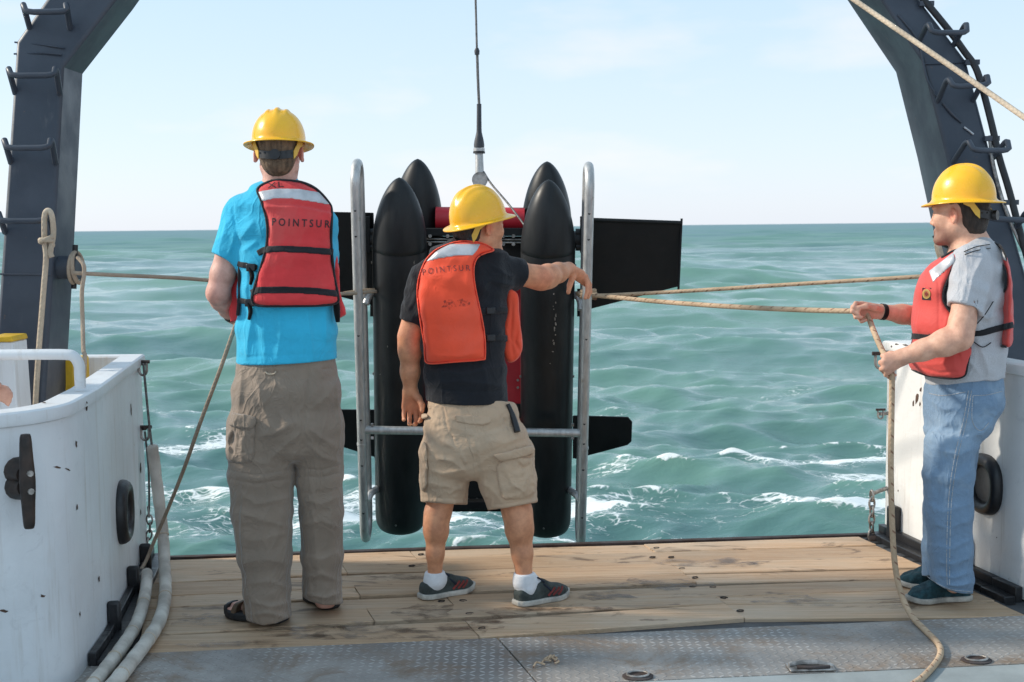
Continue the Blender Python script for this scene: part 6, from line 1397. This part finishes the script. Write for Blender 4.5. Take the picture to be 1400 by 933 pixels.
    for y0, y1 in ((427, 423), (461, 463)):
        put('side_strap', patch(V, Ft, pf, line_poly([(654, y0), (694, y1)], 9), .006, lambda X, Y, Z: Y - f4(yc + .06)), M['webbing'], vest); c, n_ = cast(shirt, 671, (y0 + y1) / 2)
        if c is not None: mb = MB(); mb.box(c + np.array([0, -.009, 0]), (.035, .014, .028)); mb.build('buckle', M['blackplastic'], vest, bevel=.004)
    mb = MB(); c = pf(574.5, 436, -.055); mb.box(c, (.012, .03, .03)); mb.build('buckle', M['blackplastic'], vest, bevel=.004)
    text_on(vest, 'POINTSUR', (578.5, 376.5), (643, 370.5), 8.0, M['ink_b'], spacing=1.55, arc=1.5)
    decal(vest, [blob(615, 417, 11, 8, 3, 16), blob(634, 414, 9, 5, 5, 14)], 'oil_smudge', M['smudge'], .0014, 'stuff')
    mb = MB(); c = H.p(-.01, -.075, -.10); mb.tube([c, c + [-.012, -.006, -.010], c + [-.006, -.006, -.022], c + [.01, 0, -.018]], .004, 6, 4); mb.build('collar_cord', M['rope_pale'], vest, smooth=60)
    # cargo shorts
    lo, hi = pf.box(555, 532, 755, 720, -.30, .28); V = Vol(lo, hi, .0044)
    V.loft([st(pf, 587, 690, 536, .108), st(pf, 586, 691, 550, .116), st(pf, 581, 706, 572, .135), st(pf, 577, 720, 605, .142, -.005), st(pf, 575, 729, 628, .13, -.005)], k=.03, n=2.2)
    Vr = V.like(V.F.copy())
    V.loft([st(pf, 574, 645, 622, .118, .01), st(pf, 574, 640, 655, .106, .01), st(pf, 576, 639, 705, .100, .01)], k=.022, n=2.2); Vr.loft([st(pf, 644, 730, 622, .122, -.02), st(pf, 657, 734, 660, .112, -.03), st(pf, 670, 738, 710, .106, -.045)], k=.022, n=2.2)
    V.F = smin(V.F, Vr.F, .005); u, v = V.pix(); X, Y, Z = V.full(); hv = np.where(u < f4(652), f4(686.5) + (u - f4(576)) * f4(.055), f4(698) - (u - f4(668)) * f4(.17)); V.F = smax(V.F, (v - hv) / f4(pf.S), .004); V.F = smax(V.F, (f4(542.5) + np.maximum(u - f4(640), 0) * f4(.13) - v) / f4(pf.S), .004)
    V.folds([([(606, 546), (610, 580), (625, 615), (641, 650)], -.004, 1.6), ([(640, 648), (620, 632), (596, 625)], .006, 5), ([(642, 642), (625, 615), (600, 600)], .005, 5), ([(645, 640), (670, 625), (700, 622)], .005, 6), ([(640, 655), (630, 668), (612, 676)], .005, 5), ([(580, 640), (605, 648), (638, 642)], .005, 4), ([(578, 660), (605, 664), (638, 672)], .005, 4), ([(650, 658), (670, 668), (690, 690)], .005, 5), ([(660, 600), (690, 606), (715, 596)], .005, 6), ([(620, 585), (650, 596), (690, 590)], .004, 6), ([(577, 680), (608, 682), (640, 683)], -.004, 1.3), ([(669, 691), (700, 688), (737, 679)], -.004, 1.3), ([(586, 552), (640, 553), (692, 556)], -.003, 1.3), ([(672, 546), (690, 575), (700, 600)], -.004, 1.4), ([(646, 590), (660, 640), (664, 690)], .003, 4), ([(600, 560), (590, 600), (584, 650)], .003, 6)], pf.S)
    V.wrinkle(.0028, 28, 41); V.wrinkle(.0014, 85, 43); Fs = V.F.copy(); shorts = put('cargo_shorts', V, M['shorts'], body)
    def pocket(poly, lift, rnd=3, k=.010, fl=(), nm='cargo_pocket', seed=1):
        q_ = V.like(smax(smax(Fs - f4(lift), poly_sd(u, v, spoly(poly, rnd) if rnd else poly) / f4(pf.S), k), Y - f4(pf.Y0 + .04) + 0 * X, .01)); q_.folds(fl, pf.S); q_.wrinkle(.0025, 60, seed); return put(nm, q_, M['shorts'], shorts)
    pocket([(681, 632), (726, 626), (731, 650), (733, 672), (722, 680), (690, 683), (683, 668)], .013, 4, .014, [([(690, 640), (700, 662), (716, 672)], .006, 3), ([(706, 632), (716, 640), (727, 634)], -.010, 3), ([(722, 646), (718, 668)], .004, 3)], seed=3)
    pocket([(674, 622), (700, 616), (727, 609), (731, 614), (730, 621), (706, 627), (684, 632)], .024, 0, .008, nm='pocket_flap', seed=4); pocket([(575, 612), (583, 608), (584, 660), (577, 672), (574, 650)], .014, 3, .01, seed=5)
    pocket([(621, 568), (672, 569), (673, 577), (669, 581), (640, 580), (624, 577)], .006, 0, .005, nm='pocket_flap', seed=6); pocket([(574, 565), (586, 566), (585, 572), (577, 573)], .014, 0, .006, nm='pocket_flap', seed=7)
    mb = MB(); P_ = [cast(shorts, *p)[0] for p in ((693, 552), (701, 572), (706, 590))]; mb.tube([np.array(p) + [.004, -.012, 0] for p in P_], [.008, .012, .013], 8, 3); mb.build('phone_clip', M['blackplastic'], shorts, smooth=50)
    # ankle socks and suede sneakers
    for F_, an, s in ((FA, al, 1), (FB, ar, 1)):
        sk = Vol(*(lambda A: (A.min(0) - .06, A.max(0) + .06))(np.array([an, F_.p(0, .05, .04)])), .0036); up_ = an + np.array([0, 0, .020]); sk.chain([up_, an + [0, 0, -.015], F_.p(0, .055, .06)], [.0375 if F_ is FA else .0405, .0380 if F_ is FA else .0415, .036], .02); sk.cone(an, F_.p(0, F_.L * .5, .055), .0365 if F_ is FA else .039, .027, .02); sk.plane(up_ + np.array([0, 0, .006]), (0, 0, 1), .004); sk.wrinkle(.0008, 90, 5, (.3, .3, 2)); so_ = put('sock', sk, M['sock'], body, biggest=True)
        s_, topz = shoe(F_, body, M['shoe_grey'], M['sole_white'], s)
        for i in range(3):
            y0 = F_.L * (.50 + .085 * i); mb = MB(); Q = []
            for t_ in np.linspace(0, 1, 5):
                yy = y0 + .030 * t_; z_ = .030 + t_ * (.030 - .003 * i)
                h = None
                o_ = F_.p(.2, yy, z_)
                for ob in (s_,):
                    if ob.name not in _bv: cast(ob, 0, 0)
                    r_ = _bv[ob.name].ray_cast(Vector(o_), Vector(-F_.x)); h = r_[0]
                if h is not None: Q.append(np.array(h) + F_.x * .0005)
            if len(Q) > 2: mb.tube(Q, .0052, 6); mb.build('stripe', M['stripe_red'], s_, smooth=60)
        mb = MB(); 
        for i in range(4):
            yy = F_.L * (.37 + .085 * i); zz = [.083, .076, .069, .061][i]; mb.tube([F_.p(-.026, yy, zz - .012), F_.p(-.012, yy + .008, zz + .001), F_.p(.012, yy + .008, zz + .001), F_.p(.028, yy, zz - .012)], .0036, 6, 4)
        mb.tube([F_.p(.01, F_.L * .40, .086), F_.p(.034, F_.L * .45, .075), F_.p(.047, F_.L * .55, .05)], .0042, 6, 4); mb.tube([F_.p(.0, F_.L * .40, .088), F_.p(.02, F_.L * .36, .105), F_.p(.035, F_.L * .45, .085)], .0036, 6, 4); _setp(mb.build('laces', M['lace'], s_, smooth=60), kind='stuff')
        tg = MB(); tg.tube([F_.p(0, F_.L * .30, .098), F_.p(0, F_.L * .38, .088), F_.p(0, F_.L * .5, .07)], [.012, .017, .014], 10, 3); tg.build('tongue', M['lace'], s_, smooth=60)
person_b()

# ============================ the man in the grey shirt and jeans
def person_c():
    pf = PF(5.00); root_base = G(1285, 818); th = math.radians(50)
    H = Head(pf(1312, 293, 0), (-math.sin(th), math.cos(th), -.02))
    tor = [st(pf, 1316, 1350, 326, .068), st(pf, 1294, 1366, 344, .135), st(pf, 1280, 1372, 366, .175), st(pf, 1268, 1374, 400, .185), st(pf, 1264, 1374, 440, .178), st(pf, 1265, 1372, 480, .168), st(pf, 1268, 1370, 530, .165)]
    sn, en, wn_ = pf(1329, 362, -.185), pf(1312, 462, -.255), pf(1235, 488, -.20)
    sf, ef, wf = pf(1318, 366, .175), pf(1285, 436, .22), pf(1210, 427, .13)
    lo, hi = pf.box(1150, 225, 1400, 845, -.42, .40); V = Vol(lo, hi, .0040)
    core(V, tor, .76); head_sdf(V, H, pf(1330, 338, .0), .062)
    V.chain([sn, lerp(sn, en, .4), lerp(sn, en, .8), en], [.048, .050, .047, .0465], .02); V.chain([en, lerp(en, wn_, .25), lerp(en, wn_, .65), wn_], [.046, .049, .038, .0305], .022);
    V.chain([sf, lerp(sf, ef, .5), ef], [.056, .052, .047], .02); V.chain([ef, lerp(ef, wf, .3), lerp(ef, wf, .7), wf], [.045, .047, .037, .030], .022)
    # far hand: fist drawn round the rope, seen from its thumb side
    hk = [pf(1178, 416, .105), pf(1173, 420, .10), pf(1173, 427, .10), pf(1177, 433, .105)]
    ft = [[pf(1170, 415, .085), pf(1167, 420, .06), pf(1174, 425, .055)], [pf(1166, 420, .085), pf(1165, 426, .06), pf(1174, 430, .055)], [pf(1168, 428, .085), pf(1170, 434, .06), pf(1178, 434, .055)], [pf(1174, 435, .085), pf(1178, 440, .065), pf(1184, 438, .06)]]
    hand_sdf(V, wf, hk, ft, [pf(1195, 421, .085), pf(1184, 419, .065), pf(1174, 421, .06)], r=.0095)
    # near hand: fist on the hanging rope, back of the hand to the left and towards us
    hk = [pf(1211, 488, -.195), pf(1208, 495, -.20), pf(1209, 503, -.20), pf(1213, 509, -.19)]
    ft = [[pf(1207, 487, -.165), pf(1210, 490, -.14), pf(1220, 493, -.14)], [pf(1204, 496, -.17), pf(1207, 500, -.14), pf(1218, 501, -.138)], [pf(1205, 505, -.17), pf(1209, 509, -.142), pf(1219, 508, -.14)], [pf(1211, 513, -.165), pf(1216, 516, -.145), pf(1224, 513, -.145)]]
    hand_sdf(V, wn_, hk, ft, [pf(1229, 486, -.165), pf(1218, 484, -.15), pf(1209, 486, -.145)], r=.0098)
    V.loft([st(pf, 1282, 1355, 530, .12), st(pf, 1282, 1330, 590, .11)], k=.03)
    an_, af_ = pf(1304, 800, -.09), pf(1288, 786, .12)
    V.chain([pf(1305, 600, -.08), pf(1298, 690, -.09), an_], [.065, .045, .028], .02); V.chain([pf(1305, 600, .1), pf(1295, 690, .12), af_], [.065, .045, .028], .02)
    FN = Foot(G(1324, 819), G(1240, 825)); FF = Foot(G(1306, 799), G(1228, 803))
    for F_, an in ((FN, an_), (FF, af_)): V.chain([an, F_.p(0, .06, .06), F_.p(0, F_.L * .55, .042), F_.p(0, F_.L * .82, .03)], [.030, .026, .019, .013], .012)
    body = put('person', V, M['skin'], None, col=tinter((.70, .42, .30), H, [(wf + np.array([-.08, -.05, 0]), .07, (1.0, .95, .95)), (wn_ + np.array([-.07, 0, -.02]), .07, (1.0, .95, .95)), (en, .05, (1, .88, .86))], .8), base=root_base)
    _setp(body, 'person in grey T-shirt, red life vest and jeans pulling on the tan rope', 'person', 'crew members in hard hats and life vests')
    put('hair', hair_vol(H, .004, -.085), M['hair_dark'], body); face_bits(H, body, M['hair_dark'])
    hat, q = hat_mesh(H, body, M['hat'], dz=.059, pitch=.0, lat=.1015, lon=.121, ht=.130, brim=.036, dy=-.016); hat_harness(hat, q, M['tab'], M['blackplastic'])
    lo, hi = pf.box(1225, 315, 1400, 545, -.38, .34); V = Vol(lo, hi, .0046); V.loft(tor, k=.025); Ft = V.F.copy()
    hem = pf(1319, 423, -.22); sleeve_on(V, sn + [0, .02, .01], en, .068, .064, hem, pf(1312, 446, -.24) - hem, (sn, en, .052, .0485), .045, (.0035, 45, 25)); hem = pf(1300, 412, .20); sleeve_on(V, sf, ef, .064, .060, hem, ef - sf, (sf, ef, .0565, .048), .04)
    u, v = V.pix(); V.F = smax(V.F, (f4(358) - (u - f4(1280)) * f4(.60) - v) / f4(pf.S), .006); V.F = smax(V.F, (v - (f4(528) - (u - f4(1268)) * f4(.09))) / f4(pf.S), .004)
    V.folds([([(1345, 350), (1330, 380), (1322, 420)], .006, 5), ([(1358, 380), (1345, 420), (1332, 445)], .007, 6), ([(1368, 400), (1352, 440)], .005, 5), ([(1335, 460), (1350, 500), (1352, 520)], .006, 5), ([(1322, 490), (1340, 512)], .005, 5), ([(1362, 480), (1358, 515)], .005, 5), ([(1312, 380), (1306, 410)], .004, 4), ([(1325, 370), (1314, 415)], .005, 4), ([(1300, 417), (1338, 428)], -.002, 1.3), ([(1290, 512), (1330, 520), (1368, 512)], -.0018, 1.4), ([(1345, 340), (1355, 365), (1352, 400)], .004, 5), ([(1334, 428), (1350, 436), (1366, 430)], .005, 5)], pf.S); V.wrinkle(.0028, 32, 22, (1, 1, .6)); shirt = put('t_shirt', V, M['shirt_grey'], body)
    cx = tor[4][0]
    front = [(1305.5, 342), (1319, 342), (1312, 352), (1302, 366), (1297, 380), (1291, 396), (1290, 411), (1297, 424), (1312, 440), (1324, 456), (1327, 478), (1323, 500), (1320, 513), (1308, 518), (1285, 517), (1264, 513), (1246, 505), (1240, 496), (1244, 480), (1247, 462), (1246, 440), (1248, 415), (1253, 390), (1262, 372), (1278, 358), (1292, 349)]
    P, m = vest_panel(V, Ft, pf, front, lambda X, Y, Z: X - f4(pf(1328, 440)[0]) + 0 * Y + 0 * Z, .062, .030, 4); hugged = P.F
    # the foam front stands off the chest
    P.folds([([(1246, 459), (1280, 462), (1326, 456)], -.006, 3.5), ([(1282, 370), (1284, 420), (1283, 458)], -.003, 1.5), ([(1245, 478), (1270, 484), (1322, 480)], .004, 5), ([(1260, 500), (1300, 497)], .003, 5), ([(1252, 500), (1285, 510), (1318, 508)], -.004, 2), ([(1250, 440), (1255, 456)], .003, 4), ([(1296, 430), (1290, 455)], .004, 4)], pf.S); P.wrinkle(.0028, 27, 24); Fb = P.F; vest = put('life_vest', P, M['vest_c'], body)
    put('reflective_band', patch(V, Fb, pf, [(1269.5, 371), (1288, 357), (1304, 344.5), (1306, 358), (1291, 372), (1275.5, 387)], .0022), M['silver'], vest)
    edge = V.like(np.maximum(np.maximum(Ft - f4(.052), np.abs(m + f4(.001)) - f4(.0042)), (V.full()[0] - f4(pf(1328, 440)[0])))); u, v = V.pix(); edge.F = np.maximum(edge.F, (np.minimum(f4(1288) - u, 0) * 0 + np.where((u > 1286) | (v > 505), -1, 1)).astype(f4)); put('piping', edge, M['webbing'], vest)
    put('strap', patch(V, Fb, pf, line_poly([(1243, 459.5), (1262, 461), (1290, 462), (1326, 456)], 8.4), .004), M['webbing'], vest)
    bk = [(1351, 333), (1366, 335), (1374, 348), (1380, 366), (1383, 390), (1385, 420), (1385, 450), (1383, 472), (1372, 474), (1361, 471), (1355, 458), (1357, 436), (1361, 418), (1370, 404), (1375, 390), (1374, 370), (1366, 355), (1356, 345)]
    xb = pf(1352, 440)[0]
    P2, m2 = vest_panel(V, Ft, pf, bk, lambda X, Y, Z: f4(xb) - X + 0 * Y + 0 * Z, .040, .022, 4); P2.wrinkle(.003, 30, 26); bp = put('back_panel', P2, M['vest_c'], vest)
    edge = V.like(np.maximum(np.maximum(Ft - f4(.036), np.abs(m2 + f4(.0)) - f4(.0042)), f4(xb - .01) - V.full()[0])); edge.F = np.maximum(edge.F, np.where((u < 1377), -1, 1).astype(f4)); put('piping', edge, M['webbing'], vest)
    put('reflective_band', patch(V, P2.F, pf, [(1363, 337), (1370, 341), (1378, 358), (1372, 356)], .002), M['silver'], vest)
    put('side_strap', patch(V, smin(Ft, P2.F, .005), pf, line_poly([(1322, 458), (1345, 455), (1362, 450), (1386, 444)], 8.6), .006, lambda X, Y, Z: Y - f4(pf.Y0 + .03)), M['webbing'], vest)
    cords = MB()
    for a, b, c in (((1317, 346), (1334, 339), (1352, 336)), ((1318, 350), (1335, 344), (1353, 341)), ((1327, 452), (1344, 434), (1357, 414)), ((1327, 466), (1342, 476), (1354, 470))):
        Q = [cast(shirt, *p)[0] for p in (a, b, c)]
        if all(x is not None for x in Q): cords.tube([np.array(x) + [0, -.006, .004] for x in Q], .0020, 6, 5)
    _setp(cords.build('cords', M['webbing'], vest, smooth=60), kind='stuff')
    # the maker's patch: dark square, gold ring, red middle
    def ringpoly(cx_, cy_, r0, r1, n=20): return [[(cx_ + r0 * math.cos(a) * .82, cy_ + r0 * math.sin(a)), (cx_ + r1 * math.cos(a) * .82, cy_ + r1 * math.sin(a)), (cx_ + r1 * math.cos(b) * .82, cy_ + r1 * math.sin(b)), (cx_ + r0 * math.cos(b) * .82, cy_ + r0 * math.sin(b))] for a, b in ((2 * math.pi * i / n, 2 * math.pi * (i + 1) / n) for i in range(n))]
    em = decal(vest, [[(1261.5, 394), (1273.5, 394), (1273, 410.5), (1261, 410)]], 'badge', M['blackplastic'], .002)
    g_ = ringpoly(1267.3, 402.2, 4.2, 6.6) ; decal(vest, g_, 'badge_ring', M['brass'], .003, 'stuff', em); decal(vest, ringpoly(1267.3, 402.2, .2, 2.6, 10), 'badge_center', M['stripe_red'], .003, 'stuff', em); decal(vest, ringpoly(1267.3, 402.2, 3.0, 3.5, 14), 'badge_inner_ring', M['brass'], .0032, 'stuff', em)
    mb = MB(); d_ = unit(wf - ef); mb.tube([wf + d_ * .004, wf + d_ * .020], .0335, 18); mb.build('wristband', M['webbing'], body, smooth=40)
    # jeans
    lo, hi = pf.box(1245, 512, 1395, 835, -.34, .36); V = Vol(lo, hi, .0046)
    V.loft([st(pf, 1270, 1368, 520, .155), st(pf, 1268, 1367, 545, .162), st(pf, 1267, 1352, 570, .160), st(pf, 1266, 1334, 595, .15)], k=.03, n=2.2)
    V.loft([st(pf, 1265, 1334, 606, .092, -.085), st(pf, 1263, 1329, 650, .088, -.09), st(pf, 1266, 1328, 700, .084, -.092), st(pf, 1271, 1328, 750, .082, -.095), st(pf, 1273, 1329, 790, .082, -.095), st(pf, 1268, 1328, 830, .085, -.095)], k=.02, n=2.2)
    V.loft([st(pf, 1266, 1338, 606, .095, .095), st(pf, 1264, 1330, 650, .09, .11), st(pf, 1264, 1324, 700, .086, .12), st(pf, 1262, 1318, 750, .085, .12), st(pf, 1260, 1314, 810, .085, .12)], k=.02, n=2.2)
    u, v = V.pix(); X, Y, Z = V.full(); hv = np.where(Y < f4(pf.Y0 + .02), np.interp(u.ravel(), [1258, 1270, 1290, 1312, 1332], [785, 791, 804, 811, 812.5]).reshape(u.shape), f4(788)); V.F = smax(V.F, ((v - hv) / f4(pf.S)).astype(f4), .004)
    V.folds([([(1322, 535), (1312, 600), (1296, 660), (1292, 720), (1294, 800)], .003, 1.6), ([(1268, 545), (1290, 560), (1310, 558)], .005, 5), ([(1345, 590), (1320, 600), (1290, 596)], .006, 6), ([(1338, 612), (1312, 622), (1285, 616)], .006, 5), ([(1335, 640), (1310, 655), (1280, 650)], .004, 7), ([(1266, 690), (1290, 700), (1325, 690)], .006, 6), ([(1270, 715), (1296, 722), (1330, 712)], .006, 6), ([(1272, 745), (1300, 750), (1330, 738)], .006, 5), ([(1275, 768), (1304, 772), (1331, 762)], .007, 5), ([(1278, 786), (1306, 790), (1331, 782)], .008, 4), ([(1290, 800), (1310, 802), (1330, 797)], .007, 3.5), ([(1326, 650), (1324, 720), (1328, 770)], .004, 6), ([(1276, 600), (1274, 660), (1278, 720)], .004, 7), ([(1368, 560), (1350, 585), (1338, 600)], .006, 5), ([(1300, 575), (1280, 590), (1268, 600)], .006, 6), ([(1262, 782), (1275, 792), (1292, 801), (1330, 808)], -.004, 1.4), ([(1330, 540), (1331, 578), (1345, 590)], -.003, 1.2), ([(1330, 541), (1371, 536)], -.003, 1.2)], pf.S)
    V.wrinkle(.0018, 26, 51); V.wrinkle(.0014, 90, 53); jeans = put('jeans', V, M['denim'], body)
    def stitch(pts, nm='seam', w=.0016):
        Q = [cast(jeans, *p)[0] for p in catmull(np.array(pts, float), 6)]; Q = [np.array(x) + [0, -.0012, 0] for x in Q if x is not None]; mb = MB()
        for i in range(0, len(Q) - 1): mb.tube([lerp(Q[i], Q[i + 1], .08), lerp(Q[i], Q[i + 1], .92)], w, 5)
        return _setp(mb.build(nm, M['thread'], jeans, smooth=False), kind='stuff')
    stitch([(1324, 534), (1318, 570), (1306, 620), (1298, 670), (1295, 720), (1294, 770), (1295, 800)]); stitch([(1328, 534), (1322, 572), (1310, 622), (1302, 672), (1299, 722), (1298, 800)]); stitch([(1330, 541), (1350, 540), (1370, 535)]); stitch([(1330, 541), (1329, 575), (1340, 589), (1352, 578)]); stitch([(1266, 787), (1280, 797), (1300, 806), (1328, 809)]); stitch([(1270, 538), (1290, 541), (1320, 536)])
    for F_, s in ((FN, 1), (FF, -1)):
        s_, tz = shoe(F_, body, M['shoe_teal'], M['sole_white'], s, ankle=.074)
        mb = MB()
        for i in range(4):
            yy = F_.L * (.40 + .08 * i); zz = [.083, .076, .067, .060][i]; mb.tube([F_.p(-.024, yy, zz - .012), F_.p(-.01, yy + .006, zz), F_.p(.01, yy + .006, zz), F_.p(.024, yy, zz - .012)], .003, 6, 4)
        _setp(mb.build('laces', M['lace'], s_, smooth=60), kind='stuff')
        tg = MB(); tg.tube([F_.p(0, F_.L * .26, .100), F_.p(0, F_.L * .36, .088), F_.p(0, F_.L * .5, .068)], [.014, .021, .017], 10, 3); tg.build('tongue', M['shoe_teal'], s_, smooth=60)
person_c()

# ============================ somebody at the left edge, a hand on the bulwark
def person_d():
    pf = PF(4.62); H = Head(pf(-190, 190, 0), (.6, 1, -.1)); o = np.array(pf(-190, 800, 0)); tor = [st(pf, -215, -165, 250, .06), st(pf, -255, -125, 280, .1), st(pf, -258, -122, 350, .13), st(pf, -250, -130, 440, .12), st(pf, -252, -128, 520, .125)]
    lo, hi = pf.box(-300, 130, 40, 940, -.3, .35); V = Vol(lo, hi, .0075); core(V, tor, .88); head_sdf(V, H, pf(-190, 262, 0))
    s, e, w = pf(-128, 296, 0), pf(-70, 430, .0), pf(-14, 527, -.22); V.chain([s, e], [.054, .046], .02); V.chain([e, lerp(e, w, .3), w], [.045, .046, .03], .02)
    hk = [pf(-4, 529, -.25), pf(-4, 534, -.25), pf(-5, 540, -.25), pf(-7, 545, -.25)]; hand_sdf(V, w, hk, [[k + np.array([.03, 0, -.005]), k + np.array([.045, 0, -.022])] for k in hk], [pf(-10, 526, -.27), pf(-2, 526, -.29)], r=.0105)
    s, e, w = pf(-254, 296, 0), pf(-275, 420, 0), pf(-270, 520, .05); V.chain([s, e, w, w + np.array([0, 0, -.09])], [.054, .046, .03, .035], .02)
    V.chain([pf(-220, 520), pf(-222, 700), pf(-222, 880)], [.1, .065, .045], .03); V.chain([pf(-160, 520), pf(-158, 700), pf(-158, 880)], [.1, .065, .045], .03)
    for x in (-222, -158): V.chain([pf(x, 880), pf(x + 14, 905, .1)], [.045, .035], .02)
    zb = float(pf(-190, 905)[2]); body = put('person', V, M['skin'], None, col=tinter((.55, .31, .23), H), base=(o[0], o[1], 0.0)); _setp(body, 'person almost wholly outside the left edge, only fingers showing on the bulwark rim', 'person')
    V = Vol(lo, hi, .0075); V.loft(tor, k=.03); V.cone(pf(-134, 292), pf(-100, 360), .065, .06, .04); V.cone(pf(-248, 292), pf(-266, 365), .065, .06, .04); cutpx(V, pf, (-250, 520), (-130, 520)); put('t_shirt', V, M['shirt_grey'], body)
    V = Vol(lo, hi, .0075); V.loft([st(pf, -252, -128, 515, .125), st(pf, -255, -125, 580, .13)], k=.03); V.chain([pf(-220, 580), pf(-222, 880)], [.11, .07], .02); V.chain([pf(-160, 580), pf(-158, 880)], [.11, .07], .02); put('trousers', V, M['denim'], body)
    hat_mesh(H, body, M['hat'])
person_d()
